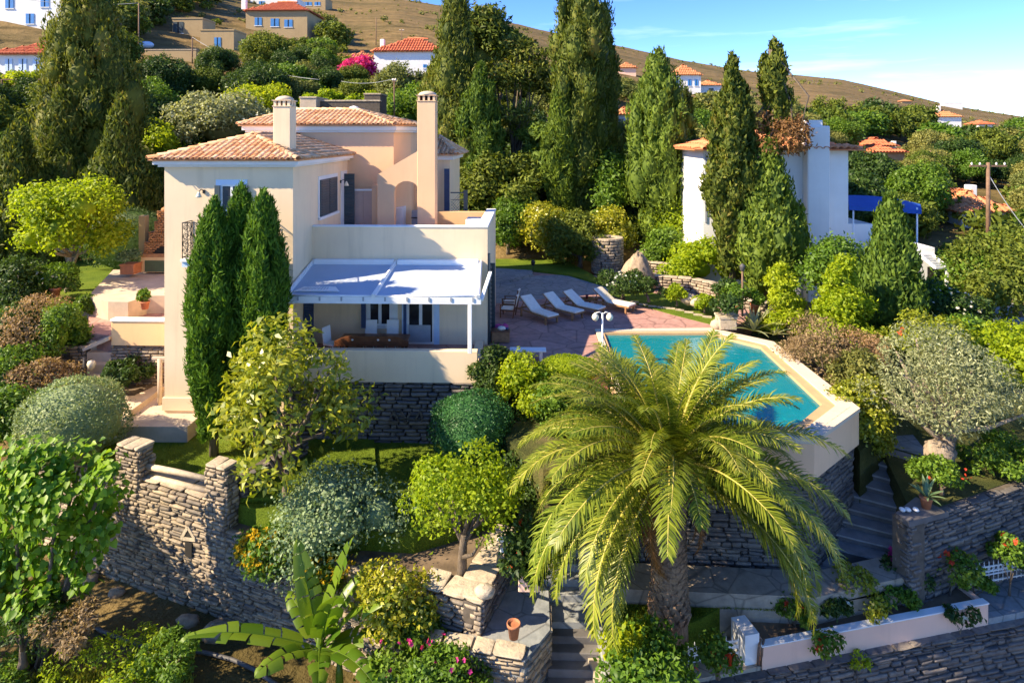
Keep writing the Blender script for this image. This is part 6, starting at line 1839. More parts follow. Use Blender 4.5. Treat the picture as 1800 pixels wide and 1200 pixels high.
# hedge along the front of the deck
bush('dark_shrub', 'dark green upright shrub against the corner of the terrace wall', 868, 690, 24.0, 60, 608, 'dark', 251, n=2200, L=.13, W=.06)
bush('bright_shrub', 'bright yellow green shrub in front of the white bench', 930, 735, 23.4, 105, 640, 'lime', 252, n=4200, L=.15, W=.09, lumps=24, lump_r=.34)
bush('bright_shrub', 'bright green shrub hanging down the bank left of the palm', 1000, 800, 22.4, 120, 680, 'green', 253, n=4200, L=.15, W=.09, lumps=24, lump_r=.34)
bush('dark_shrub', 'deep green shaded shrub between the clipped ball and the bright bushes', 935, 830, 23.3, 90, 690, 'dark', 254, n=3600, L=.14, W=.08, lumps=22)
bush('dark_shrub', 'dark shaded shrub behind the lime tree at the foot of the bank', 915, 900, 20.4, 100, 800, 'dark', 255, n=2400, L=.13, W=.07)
k = 24.0 / FPX; c = at(1000, 652, 24.15)
r = thing('clipped_hedge', 'low clipped bright green hedge at the front edge of the pool deck', 'hedge', (c.x, c.y, -.3))
V, F = surface_ball(2.3, .95, 9, 5000, .07, .04, .35, .8); V[:, 1] *= .45
scatter_part('crown', V, F, 'lime', r)
# right of the pool
bush('conical_shrub', 'bright green conical shrub beside the wooden lamp post', 1371, 590, 29.5, 84, 458, 'lime', 261, n=4200, L=.16, W=.08, lumps=36, lump_r=.30, shape='cone', trunk_h=.05)
bush('conical_shrub', 'bright yellow green conical shrub left of the tall dark cypress', 1482, 606, 28.5, 112, 448, 'lime', 262, n=5200, L=.16, W=.08, lumps=44, lump_r=.28, shape='cone', trunk_h=.05)
bush('laurel_tree', 'green broad leaved small tree in front of the white house', 1478, 545, 33, 100, 430, 'green', 263, 'tree', n=3800, L=.2, W=.11, lumps=26)
cyp('broad dark green bushy cypress in the middle of the right garden', 1566, 600, 30, 122, 358, 'cyplit', 264, n=9000, L=.26, W=.11, lumps=90, wob=.35, lump=.36, tall=1.7, prof=lambda t: min(1, .5 + 2.2 * t) * (1 - t ** 1.7) ** .8, th=.09)
bush('purple_shrub', 'feathery purple brown shrub beside the pool coping', 1442, 690, 25.5, 125, 575, 'purple', 265, n=5200, L=.12, W=.045, lumps=30, lump_r=.32, core=False)
bush('purple_shrub', 'smaller purple brown shrub by the grey green one', 1510, 655, 26.0, 70, 580, 'purple', 266, n=2200, L=.11, W=.045, core=False)
bush('grey_shrub', 'small grey green shrub at the side of the pool', 1500, 700, 24.5, 70, 625, 'oliveB', 267, n=2000, L=.12, W=.06)
bush('golden_shrub', 'yellow and green upright shrub by the corner of the pool', 1505, 810, 21.9, 84, 660, 'glossy', 268, n=3800, L=.10, W=.06, lumps=26)
r = thing('agave_plant', 'long leaved pale agave in the border behind the pool', 'agave', at(1325, 585, 29))
spiky(r, 22, 1.6, .14, 6, .1, 'olive')
r = thing('agave_plant', 'small spiky agave by the conical shrub', 'agave', at(1362, 592, 28.5)); spiky(r, 14, .9, .1, 7, .1, 'olive')
# olive tree
bush('olive_tree', 'big silvery olive tree on the terrace at the right', 1664, 828, 21.3, 278, 590, 'olive', 271, 'tree', n=12500, L=.13, W=.04, lumps=44, lump_r=.23, trunk_h=.12, limbs_k=18, bark='palebark', core=False, depth=4.0)
k = 21.3 / FPX
# knobby trunk of the olive
r = thing('olive_stump', 'knobby pale stone like base of the olive trunk', 'tree base', at(1650, 818, 21.0))
o = link_mesh('root_wood', np_mesh('root_wood', *core_blob((0, 0, .35), .55, np.random.default_rng(9), (1.0, .9, .95), 14, 10, .3), M['palebark'], False), r)
bush('flower_patch', 'low leafy plants with small orange flowers at the foot of the olive', 1655, 850, 19.6, 80, 812, 'green', 272, n=900, L=.10, W=.06, fl='redfl', fln=10, flsize=.05)
bush('garden_shrub', 'rounded green shrub at the right edge under the olive', 1765, 840, 21.0, 130, 775, 'green', 273, n=2600, L=.12, W=.07)
bush('red_flower_shrub', 'green shrub with bright red blooms behind the olive', 1625, 640, 26.5, 110, 565, 'glossy', 274, n=2200, L=.13, W=.08, fl='redfl', fln=12, flsize=.12)
bush('white_flower_bush', 'dark bush dotted with white flowers in front of the white annex', 1650, 575, 30.5, 130, 505, 'dark', 275, n=2800, L=.14, W=.07, fl='whitefl', fln=40, flsize=.07)
for i, (px, py, Y, w, t, m, lab) in enumerate(((1725, 680, 27.5, 170, 575, 'green', 'dense green bush behind the olive on its right'), (1790, 700, 26, 140, 590, 'lime', 'yellow green bush at the right edge behind the olive'), (1730, 530, 36, 120, 430, 'green', 'broad green bush right of the white pergola'),
     (1790, 545, 34, 150, 420, 'scrub', 'dark green bush at the right edge beyond the drive'), (1775, 485, 43, 120, 425, 'lime', 'bright green round bush behind the drive at the right edge'), (1715, 480, 42, 90, 418, 'scrub', 'muted green bush beyond the white pergola'), (1640, 560, 31, 60, 500, 'lime', 'small yellow green bush by the white annex'))):
    bush('garden_bush', lab, px, py, Y, w, t, m, 280 + i, n=3400, L=.17, W=.09, lumps=22)
solid('drive', [XY(1600, 560, -1.6), XY(1700, 520, -1.6), XY(1860, 560, -1.6), XY(1860, 610, -1.6)], -4, lambda x, y: -1.35, 'slatedeck', 'grey drive at the right edge')
# borders behind the lawn
for i, (px, py, Y, w, t, m, lab, fl) in enumerate((
    (893, 440, 46, 70, 360, 'green', 'light green shrub at the back of the lawn next to the villa', None), (955, 432, 45.5, 90, 368, 'glossy', 'yellow green flowering shrub behind the stone kennel', None),
    (905, 400, 48, 60, 340, 'green', 'grassy green shrub beside the lattice screen', None), (1020, 462, 43, 90, 385, 'scrub', 'dark green shrub left of the stone cistern', None),
    (1060, 435, 45, 90, 375, 'glossy', 'pale yellow green shrub behind the stone cistern', None), (1165, 470, 42, 80, 415, 'green', 'green shrub behind the stepped garden wall', None),
    (1228, 498, 39, 110, 428, 'lime', 'bright green broad shrub beside the white house', None), (1180, 420, 47, 90, 350, 'lime', 'light lime green shrub in the shade of the cypresses', None),
    (1095, 515, 33.5, 70, 478, 'dark', 'low dark bush with white flowers at the foot of the boulder', 'whitefl'), (1140, 520, 33, 60, 492, 'dark', 'low dark plants between the lounger row and the stone wall', None),
    (1190, 527, 32.6, 36, 505, 'lime', 'small golden bush in the flower border, the left one', None), (1238, 540, 31.8, 34, 518, 'lime', 'small golden bush in the flower border, the right one', None),
    (1278, 535, 31, 44, 500, 'dark', 'small dark round bush at the end of the flower border', None))):
    bush('border_shrub', lab, px, py, Y, w, t, m, 300 + i, n=2000, L=.19 if Y > 38 else .12, W=.1 if Y > 38 else .07, lumps=16, fl=fl, fln=30, flsize=.07)
# left garden
bush('lime_tree', 'bright lime green round tree on the left lawn', 123, 508, 33.5, 172, 316, 'lime', 321, 'tree', n=9500, L=.19, W=.12, lumps=60, lump_r=.25, trunk_h=.16, flat=1.2, limbs_k=12, bark='palebark')
bush('purple_climber', 'drooping purple and green climber on the pale post at the left', 78, 640, 27.2, 110, 512, 'purple', 322, n=4200, L=.13, W=.05, lumps=28, lump_r=.3, droop=.8, core=False)
bush('green_climber', 'green climber hanging on the left garden wall', 105, 625, 27.0, 70, 530, 'green', 323, n=2400, L=.13, W=.07)
for i, (px, py, Y, w, t, m, lab, fl) in enumerate((
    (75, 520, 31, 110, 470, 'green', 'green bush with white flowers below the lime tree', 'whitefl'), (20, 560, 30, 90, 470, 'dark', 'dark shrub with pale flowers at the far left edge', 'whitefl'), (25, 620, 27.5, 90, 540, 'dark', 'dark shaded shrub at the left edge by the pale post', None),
    (15, 700, 25, 90, 610, 'green', 'green shrub at the left edge above the clipped dome', None), (75, 690, 25, 90, 640, 'purple', 'low brownish green plants below the left stone wall', None), (30, 780, 22.5, 120, 690, 'green', 'leafy green shrub left of the clipped dome', None),
    (155, 545, 30.5, 40, 520, 'green', 'small round bush at the corner of the oven patio', None), (210, 672, 25.8, 60, 640, 'dark', 'small dark shrub in the little bed', None))):
    bush('garden_shrub', lab, px, py, Y, w, t, m, 330 + i, n=2400, L=.14, W=.07, lumps=16, fl=fl, fln=30, flsize=.07)
r = thing('clipped_hedge', 'tall dark clipped hedge behind the brick oven', 'hedge', at(225, 478, 38.6))
V, F = surface_ball(6.4, 4.0, 19, 7000, .12, .07, 1.9, .8); V[:, 1] *= .25
scatter_part('crown', V, F, 'dark', r)
# ------------------------------------------------------------------ broad leaved vine tree (lower left)
root = thing('vine_tree', 'broad leaved green vine tree hanging over the dry stone wall at the lower left', 'tree', (x_at(62, 17.75), 17.75, -6.0))
rg = np.random.default_rng(401)
cl = []
for px, py, rr in ((20, 830, 60), (80, 815, 55), (140, 820, 50), (180, 850, 34), (30, 890, 60), (100, 890, 60), (160, 900, 38), (20, 950, 55), (80, 960, 60), (130, 960, 40), (50, 1010, 45), (110, 1015, 36), (148, 1020, 22), (150, 970, 36), (175, 930, 34), (190, 870, 34), (5, 1010, 45), (60, 860, 60), (10, 1065, 45), (60, 1065, 42), (105, 1060, 30), (-20, 1000, 60), (-20, 870, 60), (195, 815, 24)):
    p = at(px, py, 17.75 + rg.normal() * .45); cl.append((p.x, p.y, p.z, rr * 17.75 / FPX))
cl = np.array(cl) - np.array([*root.location, 0])
n = 4600; idx = rg.choice(len(cl), n, p=cl[:, 3] ** 2 / (cl[:, 3] ** 2).sum())
d = unit(rg.normal(size=(n, 3)) + np.array([-.15, -.5, .25]))
C = cl[idx, :3] + d * (cl[idx, 3] * (.55 + .5 * rg.random(n)))[:, None]
N = unit(d * .8 + np.array([-.35, -.35, .6]) + .45 * rg.normal(size=(n, 3)))
D = unit(np.cross(N, rg.normal(size=(n, 3))) * .5 + np.array([.1, -.35, -.75])); D = unit(D - N * np.sum(D * N, 1, keepdims=True))
S = .11 + .11 * rg.random(n)
def heart():
    pts = [(0, 0), (-.28, -.10), (-.50, .12), (-.46, .45), (-.22, .80), (0, 1.05), (.22, .80), (.46, .45), (.50, .12), (.28, -.10)]
    V = [(0, .4, -.06)] + [(x, y, .10 * abs(x) * 2 - .10 * y * y) for x, y in pts]
    F = [(0, 1 + (i + 1) % 10, 1 + i) for i in range(10)]
    return np.array(V), np.array(F)
HV, HF = heart()
hm = np_mesh('vine_leaf', HV, HF, LEAF['vine'], True)
dist = np.linalg.norm(C + np.array(root.location) - np.array([0, 0, CZ]), axis=1) - S * 8 + np.where(C[:, 0] + root.location[0] < x_at(0, 18.6), 50, 0)
order = np.argsort(dist)
rest = []
for q, i in enumerate(order):
    X = np.cross(D[i], N[i])
    R = np.stack([X, D[i], N[i]], 1) * S[i]
    if q < 290:
        o = link_mesh('leaf', hm, root); m = Matrix([[*R[0], C[i][0]], [*R[1], C[i][1]], [*R[2], C[i][2]], [0, 0, 0, 1]]); o.matrix_local = m
    else: rest.append((HV @ R.T + C[i], HF))
V, F = join(rest); scatter_part('inner_leaves', V, F, 'vine', root, 'stuff')
mb = MB()
for k in range(6):
    a = Vector((rg.normal() * .15, rg.normal() * .1, -.4)); e = Vector(cl[int(rg.integers(0, len(cl))), :3]); mb.tube([a, a.lerp(e, .4) + Vector((rg.normal() * .1, 0, .3)), e], [.09, .06, .03], 6)
o = mb.build('trunk', M['bark'], None); o.parent = root
tree('fig_tree', 'broad fig tree standing just left of the vine tree', 'tree', (-18.6, 17.6, -5.2), 5.6, 5.4, 'vine', 409, .25, .14, n=4200, L=.2, W=.14, lumps=34, lump_r=.26, core=False)
# ------------------------------------------------------------------ palm
pY = 17.15
pb_ = at(1176, 1088, pY)
palm = thing('palm_tree', 'large date palm with arching yellow green fronds in front of the pool', 'palm', pb_)
H = (1088 - 828) * pY / FPX
mb = MB()
prof = [(.50, -.4), (.48, 0), (.44, .35), (.39, .8), (.36, 1.6), (.36, 2.6), (.42, H - .5), (.42, H), (.3, H + .5)]
mb.lathe((0, 0, 0), prof, 16)
o = mb.build('trunk', M['palmbark'], None); o.parent = palm
rg = random.Random(44); parts_v = MB()
k = 0; z = .02
while z < H + .25:
    a = k * 2.39996; rr = np.interp(z, [p[1] for p in prof], [p[0] for p in prof])
    c = Vector((cos(a) * rr * .98, sin(a) * rr * .98, z)); t_ = Vector((-sin(a), cos(a), 0)); ou = Vector((cos(a), sin(a), 0))
    w = .15 * rg.uniform(.8, 1.2); h = .22 * rg.uniform(.8, 1.2)
    vs = [c - t_ * w, c + t_ * w, c + t_ * w * .75 + ou * .10 + Vector((0, 0, h * .8)), c - t_ * w * .75 + ou * .10 + Vector((0, 0, h * .8)), c + Vector((0, 0, h * 1.1)) - ou * .02, c + ou * .04 + Vector((0, 0, -.05))]
    parts_v.add(vs, [(0, 5, 3), (5, 1, 2), (5, 2, 3), (3, 2, 4), (0, 3, 4), (1, 4, 2)])
    k += 1; z += .0125
o = parts_v.build('leaf_scars', M['palmbark'], None); o.parent = palm; o['kind'] = 'stuff'
def frond_mesh(seed, L, bend, n=66, el=0.0):
    "one frond growing along +X from the origin, starting at elevation el and bending down"
    rg = np.random.default_rng(seed)
    steps = 26; P = [np.array([0., 0., 0.])]; ang = el
    for i in range(steps):
        t = i / steps
        ang -= bend / steps * (0.35 + 1.5 * t)
        P.append(P[-1] + np.array([cos(ang), 0.03 * sin(seed + t * 3), sin(ang)]) * L / steps)
    P = np.array(P); T = unit(np.gradient(P, axis=0))
    rad = np.linspace(.05, .007, steps + 1)
    mbr = MB(); mbr.tube([tuple(p) for p in P[::2]], list(rad[::2]), 5)
    rv = np.array(mbr.v); 
    quads = []
    for side in (-1, 1):
        ts = np.linspace(.13, .995, n) + rg.normal(size=n) * .003
        ts = np.clip(ts, 0, .999)
        f = ts * steps; i = f.astype(int); w = (f - i)[:, None]
        C = P[i] * (1 - w) + P[np.minimum(i + 1, steps)] * w
        tt = unit(T[i]); Yv = np.array([0, side, 0.]) + 0 * tt; up = unit(np.cross(tt, Yv) * side)
        vlift = (.55 - .55 * ts)[:, None] + .22 * rg.normal(size=(n, 1))
        lean = (.45 + .75 * ts)[:, None]
        D = unit(Yv + tt * lean + up * vlift + .05 * rg.normal(size=(n, 3)))
        ll = L * .135 * np.sin(pi * np.clip(.10 + .86 * ts, 0, 1)) ** .6 * (.9 + .2 * rg.random(n))
        wd = np.full(n, .033) * (L / 4)
        # each leaflet: two joined quads, the outer one drooping
        S = unit(np.cross(D, up)); m = C + D * (ll * .55)[:, None]
        D2 = unit(D + np.array([0, 0, -.45])); e = m + D2 * (ll * .5)[:, None]
        a = C - S * (wd * .4)[:, None]; b = C + S * (wd * .4)[:, None]; c = m + S * (wd * .5)[:, None]; d = m - S * (wd * .5)[:, None]
        V1 = np.stack([a, b, c, d, e + S * .004, e - S * .004], 1).reshape(-1, 3)
        base = np.arange(n)[:, None] * 6
        Fq = np.concatenate([base + np.array([0, 1, 2, 3]), base + np.array([3, 2, 4, 5])])
        quads.append((V1, Fq))
    V, F = join(quads)
    fr = [f for f in mbr.f if len(f) == 4]
    V2 = np.concatenate([V, rv]); F2 = np.concatenate([F, np.array(fr) + len(V)])
    me = np_mesh('frond', V2, F2, LEAF['palm'])
    me.materials.append(M['rachis'])
    mi = np.zeros(len(F2), dtype=np.int32); mi[len(F):] = 1; me.polygons.foreach_set('material_index', mi); me.update()
    return me
FR = {}
rgp = random.Random(7)
nf = 128
for i in range(nf):
    u = (i + .5) / nf
    el = radians(86 - 104 * u ** .85)          # youngest upright, oldest drooping
    azp = (i * 2.39996) % (2 * pi)
    if u > .52 and abs(azp - 4.71) < .72: continue
    b = int(u * 11)
    v = rgp.randrange(2)
    if (b, v) not in FR:
        ub = (b + .5) / 11
        elb = radians(86 - 104 * ub ** .85)
        FR[(b, v)] = frond_mesh(100 + b * 3 + v, 3.3 + 1.35 * min(1, ub * 1.7) - .3 * max(0, ub - .7), 0.72 + 0.72 * min(1, ub * 1.5) - .35 * max(0, ub - .6), 96, elb)
    o = link_mesh('frond', FR[(b, v)], palm)
    az = azp + rgp.uniform(-.25, .25)
    o.location = (cos(az) * .16, sin(az) * .16, H + .35 - .3 * u + rgp.uniform(-.05, .05))
    o.rotation_euler = (rgp.uniform(-.25, .25), rgp.uniform(-.10, .10), az)
    s = rgp.uniform(.86, 1.06); o.scale = (s, s, s)
DF = np_mesh('dead_frond', np.array([v.co[:] for v in FR[max(FR)].vertices]), np.array([list(p.vertices) for p in FR[max(FR)].polygons]), LEAF['dead'])
for i in range(9):
    o = link_mesh('dead_frond', DF, palm); az = rgp.uniform(0, 6.28)
    if abs(az - 4.71) < .5: az += 1.2
    o.location = (cos(az) * .3, sin(az) * .3, H - .05); o.rotation_euler = (rgp.uniform(-.2, .2), rgp.uniform(.55, .85), az); s = rgp.uniform(.42, .6); o.scale = (s, s, s)
mb = MB()
for k in range(40):
    a = rgp.uniform(0, 2 * pi); l = rgp.uniform(.4, .75); e = rgp.uniform(-.1, .9)
    p = Vector((cos(a) * .25, sin(a) * .25, H + .1)); q = p + Vector((cos(a) * l * cos(e), sin(a) * l * cos(e), l * sin(e)))
    mb.tube([p, q, q + Vector((cos(a) * .15, sin(a) * .15, -.2))], [.03, .025, .012], 4)
o = mb.build('fruit_stalks', M['fruit'], None); o.parent = palm; o['kind'] = 'stuff'
# ------------------------------------------------------------------ banana plant
bY = 16.6
ban = thing('banana_plant', 'banana plant with big torn bright green leaves at the bottom of the picture', 'banana plant', at(562, 1230, bY))
mb = MB(); mb.lathe((0, 0, -.3), [(.16, 0), (.15, .8), (.12, 1.5), (.06, 2.0)], 10); mb.lathe((.45, .2, -.3), [(.12, 0), (.1, .8), (.06, 1.2)], 9); o = mb.build('stem', LEAF['banana'], None); o.parent = ban
def banana_leaf(base, dirv, L, W, droop, roll, seed):
    rg = random.Random(seed); d = Vector(dirv).normalized(); n = 22
    P = []; p = Vector(base); cur = d.copy()
    for i in range(n + 1):
        P.append(p.copy()); cur = (cur + Vector((0, 0, -droop / n * (0.3 + 1.4 * i / n)))).normalized(); p = p + cur * (L / n)
    mb = MB(); mb.tube(P, [max(.006, .028 * (1 - i / n)) for i in range(n + 1)], 5)
    for side in (-1, 1):
        i = 2
        while i < n:
            k = min(n, i + rg.randint(2, 5)); vs = []; fs = []
            fold = roll * side + rg.uniform(-.22, .22) + .30; sag = rg.uniform(0, .12)
            for j in range(i, k + 1):
                t = j / n; w = W * (sin(pi * min(1, .08 + .92 * t ** .8)) ** .55) * (1 if t < .97 else .4)
                tan = (P[min(j + 1, n)] - P[max(j - 1, 0)]).normalized(); s = tan.cross(Vector((0, 0, 1)))
                s = s.normalized() if s.length > .05 else Vector((1, 0, 0))
                s = s * side; up = s.cross(tan) * side
                sdir = s * cos(fold) + up * sin(fold) * 1.0
                gap = .02 * (1 if j == i else (-1 if j == k else 0))
                c = P[j] + tan * gap
                vs += [c, c + sdir * w * .55 + tan * .04, c + sdir * w + tan * .10 - Vector((0, 0, sag + .1 * w))]
            m = k - i
            for q in range(m):
                a = q * 3; fs += [(a, a + 1, a + 4, a + 3), (a + 1, a + 2, a + 5, a + 4)]
            mb.add(vs, fs, True); i = k
    o = mb.build('leaf', LEAF['banana'], None); o.parent = ban
bb = Vector((0, 0, 1.35))
def bdir(px, py, dy): p = at(px, py, bY + dy); return p - (ban.location + bb)
for i, (px, py, dy, dr, W, roll) in enumerate(((350, 1105, -.6, .55, .34, .1), (528, 970, .5, .25, .33, .3), (610, 965, .2, .5, .34, -.2), (690, 1030, -.3, .7, .36, -.1), (700, 1110, -.2, .9, .30, 0), (590, 1040, -1.0, .9, .36, .2), (470, 1160, -1.2, .8, .33, .1), (650, 1180, -1.4, .9, .34, 0), (515, 1050, .9, .4, .28, .2), (560, 1180, -1.5, 1.1, .3, .1), (640, 1000, .8, .6, .28, .1))):
    dv = bdir(px, py, dy); banana_leaf(bb + dv.normalized() * .12, dv + Vector((0, 0, .25 * dv.length * dr)), dv.length * 1.08, W, dr, roll, 500 + i)
# ------------------------------------------------------------------ planter flowers, lane weeds
def ppx(s, d, z): return PP(s, d, z)
for i, (s, d, w, h, m, lab, fl, nfl) in enumerate((
    (1.3, .55, .9, .75, 'green', 'leafy geranium trailing over the left end of the pink planter', 'redfl', 5), (2.4, .6, .9, .6, 'dark', 'low plant with small white flowers in the pink planter', 'whitefl', 20), (3.2, .75, 1.5, .95, 'glossy', 'yellow green bush in the middle of the pink planter', None, 0),
    (4.4, .6, 1.2, .6, 'green', 'low green plants right of the yellow green bush in the planter', None, 0), (5.2, .9, 1.0, 1.15, 'dark', 'dark plant with magenta flowers behind the planter', 'pinkfl', 12), (6.3, .6, 1.1, 1.35, 'green', 'tall green geranium with one red bloom in the planter', 'redfl', 5),
    (8.4, .6, 1.0, 1.4, 'green', 'tall geranium with a red bloom near the right end of the planter', 'redfl', 6), (9.4, .5, .7, .8, 'green', 'green geranium spilling down the right end of the planter', None, 0), (7.2, .6, .9, .4, 'grass' if False else 'green', 'low grassy plants in the right half of the planter', None, 0))):
    p = PP(s, d, zpt - .1)
    r = tree('planter_plant', lab, 'plant', p, w, h, m, 420 + i, .1, .03, 'bark', limbs_k=5, n=900, L=.11, W=.08, lumps=12, lump_r=.4, core=False)
    if fl:
        rg_ = np.random.default_rng(i); blossoms(r, np.array([[x, y, h * .9] for x, y in rg_.normal(size=(30, 2)) * w * .22]), nfl, .10, fl, i)
for i, (s, w, h, m, lab, fl) in enumerate(((1.75, .8, .75, 'green', 'leafy trailing geranium hanging down the front of the planter', 'redfl'), (5.9, .9, .5, 'dark', 'small trailing plant hanging on the planter front, middle', 'whitefl'), (9.1, .5, .7, 'glossy', 'thin trailing plant hanging on the planter front, right', None))):
    p = PP(s, -.12, zpt - h * .75)
    r = tree('trailing_plant', lab, 'plant', p, w, h, m, 440 + i, .02, .02, 'bark', limbs_k=3, n=420, L=.11, W=.08, lumps=8, lump_r=.4, core=False, depth=.35, droop=.6)
    if fl: blossoms(r, np.random.default_rng(i).normal(size=(20, 3)) * np.array([.2, .04, .15]) + np.array([0, -.1, h * .6]), 8 if fl == 'whitefl' else 4, .06 if fl == 'whitefl' else .13, fl, i)
for i, (s, z, lab, m) in enumerate(((2.6, -5.15, 'yellow green weed growing out of the slate wall, left', 'lime'), (9.3, -5.15, 'tuft of green weeds growing out of the slate wall, right', 'glossy'))):
    p = PP(s, -.2, z); tree('wall_weed', lab, 'weed', p, .6, .4, m, 450 + i, .02, .015, 'bark', limbs_k=3, n=260, L=.10, W=.05, lumps=7, lump_r=.4, core=False)
bush('leafy_shrub', 'bright green broad leaved shrub beside the left gate', 1150, 1215, 15.2, 150, 1120, 'green', 461, n=1800, L=.15, W=.10, fl='redfl', fln=5, flsize=.1, lumps=18)
bush('leafy_shrub', 'light green shrub at the foot of the lower steps', 1100, 1180, 15.6, 70, 1095, 'lime', 462, n=700, L=.14, W=.10)
bush('geranium_bush', 'small geranium bush with orange red blooms at the left gate', 1262, 1170, 15.9, 50, 1125, 'green', 463, n=500, L=.10, W=.07, fl='redfl', fln=9, flsize=.10)
# grass
def grass_patch(name, label, polys, n, h, seed, mat):
    rg = np.random.default_rng(seed); tri = []
    pts = []
    for poly, z in polys:
        xs_ = [p[0] for p in poly]; ys_ = [p[1] for p in poly]; m = 0
        X = rg.uniform(min(xs_), max(xs_), n * 3); Y = rg.uniform(min(ys_), max(ys_), n * 3)
        ins = np.zeros(len(X), bool); j = len(poly) - 1
        for i in range(len(poly)):
            xi, yi = poly[i]; xj, yj = poly[j]
            c = ((yi > Y) != (yj > Y)) & (X < (xj - xi) * (Y - yi) / (yj - yi + 1e-12) + xi); ins ^= c; j = i
        X, Y = X[ins][:n], Y[ins][:n]
        Z = np.array([z(x, y) for x, y in zip(X, Y)]) if callable(z) else np.full(len(X), z)
        pts.append(np.stack([X, Y, Z], 1))
    C = np.concatenate(pts); k = len(C)
    D = unit(np.stack([rg.normal(size=k) * .35, rg.normal(size=k) * .35, np.ones(k)], 1)); N = unit(rg.normal(size=(k, 3)) * np.array([1, 1, .2]))
    V, F = leaf_quads(C, D, N, h * (.5 + rg.random(k)), np.full(k, h * .13 + .006), .1)
    o = link_mesh(name, np_mesh(name, V, F, LEAF[mat])); tag(o, label, kind='stuff')
LAWN1 = [(-16.2, 22.8), (-12.5, 21.25), (wall_at(390)[0] - .1, wall_at(390)[1] + .45), (-7.4, 20.3), (-5.7, 20.1), (-5.3, 22.0), (-6.0, YF - 1), (XL - 0.6, 23.4), (-16, 23.8)]
grass_patch('grass', 'short mown grass on the lower lawns', [(LAWN1, Z_LAWN_L), ([(wall_at(405)[0], wall_at(405)[1] + .6), (wall_at(560)[0], wall_at(560)[1] + .6), (-3.3, 18.7), (-2.0, 19.4), (-.7, 20.3), (.5, 22), (.7, 23.9), (-6.9, 23.9), (-6.8, 20.1)], Z_LAWN_M), ([(2.5, 16.3), PLN(-1, 1.0), PLN(0, 1.4), PLN(3, 1.4), (7.6, 17.5), (2.1, 17.7)], Z_PALM)], 15000, .06, 1, 'grass')
grass_patch('wild_grass', 'tufts of wild green grass on the slope below the dry stone wall', [([(x_at(60, 17.3), 17.3), (x_at(300, 17.4), 17.4), (x_at(310, 15.8), 15.8), (x_at(60, 15.6), 15.6)], ground_z), ([(x_at(-10, 17), 17), (x_at(340, 18.2), 18.2), (x_at(340, 15.2), 15.2), (x_at(-10, 15), 15)], ground_z)], 3600, .26, 2, 'drygrass')
for i, (px, py, w, t, m, lab) in enumerate(((190, 1215, 200, 1135, 'lime', 'yellow green wild shrub at the bottom left below the wall'), (260, 1215, 120, 1165, 'green', 'small green wild shrub at the bottom left below the hose'), (40, 1150, 150, 1075, 'dark', 'dark undergrowth below the vine tree'), (120, 1120, 110, 1080, 'purple', 'dry brownish plants between the vine tree and the hose'), (300, 1170, 110, 1130, 'green', 'small weeds between the hose and the wall foot'), (5, 1215, 80, 1170, 'green', 'wild weed clump in the bottom left corner'))):
    bush('wild_shrub', lab, px, py, 16.6, w, t, m, 470 + i, n=2200, L=.12, W=.045, lumps=18, core=False, up=.6)
for i, (px, py, s) in enumerate(((150, 1100, .35), (205, 1130, .25), (330, 1150, .3), (380, 1185, .45), (110, 1060, .25))):
    y = wt(px)[1] - .7; x = x_at(px, y)
    o = link_mesh('slope_rock', np_mesh('slope_rock', *core_blob((0, 0, 0), s, np.random.default_rng(70 + i), (1.3, .9, .7), 10, 7, .25), M['rock'], False)); o.location = (x, y, ground_z(x, y) + .05)
    tag(o, 'tan rock at the foot of the stone wall, ' + ('under the vine tree', 'beside the bend of the hose', 'beyond the hose', 'largest, near the banana leaf', 'half under the vine leaves')[i], 'rock', 'rocks at the wall foot')
# ------------------------------------------------------------------ tall trees around the villa
ragged = lambda t: min(1.0, 0.62 + 1.6 * t) * (1 - t ** 2.2) ** 0.62
def big(label, px, py_base, Y, wpx, py_top, mat, seed, **kw):
    d = dict(n=16000, L=.40, W=.12, lumps=90, wob=.6, lump=.42, tall=2.0, prof=ragged, th=.06, upl=1.1); d.update(kw)
    return cyp(label, px, py_base, Y, wpx, py_top, mat, seed, **d)
big('huge dark cypress at the left reaching out of the picture', 155, 390, 47, 135, -70, 'cypold', 601, n=18000, lumps=110)
big('broad dark cypress left of the huge one', 105, 400, 44, 110, 165, 'cypold', 602, prof=lambda t: (1 - t ** 1.6) ** .8)
big('dense dark cypress right of the huge one', 212, 400, 43, 105, 180, 'cypold', 603, prof=lambda t: (1 - t ** 1.6) ** .8)
big('dark low spreading cypress at the left edge', 30, 480, 41, 130, 230, 'cypold', 604, prof=lambda t: (1 - t ** 1.5) ** .7)
big('tall rugged cypress right of the square chimney', 800, 372, 53, 115, -45, 'cypold', 605, n=18000, lumps=100)
big('slender cypress standing before the rugged one near the lattice screen', 845, 372, 51, 66, 120, 'cyplit', 606, lumps=80)
big('narrow cypress behind the square chimney', 768, 330, 55, 70, 105, 'cypold', 607, lumps=80)
big('tallest cypress in the centre right with light left side', 1022, 420, 50, 112, -60, 'cypold', 608, n=18000, lumps=110, prof=lambda t: min(1, .55 + 1.2 * t) * (1 - t ** 2.6) ** .6)
big('narrow light green cypress leaning on the tallest cypress', 985, 425, 49, 50, 150, 'cyplit', 609, lumps=70)
big('dark cypress half behind the tallest cypress on its right', 1065, 420, 51.5, 70, 60, 'cypold', 610, lumps=80)
big('green cypress between the tallest one and the white house', 1158, 455, 47, 100, 92, 'cyplit', 611, n=12000, lumps=110)
big('dark cypress just right of the green one', 1205, 450, 49, 70, 170, 'cypold', 612, lumps=80)
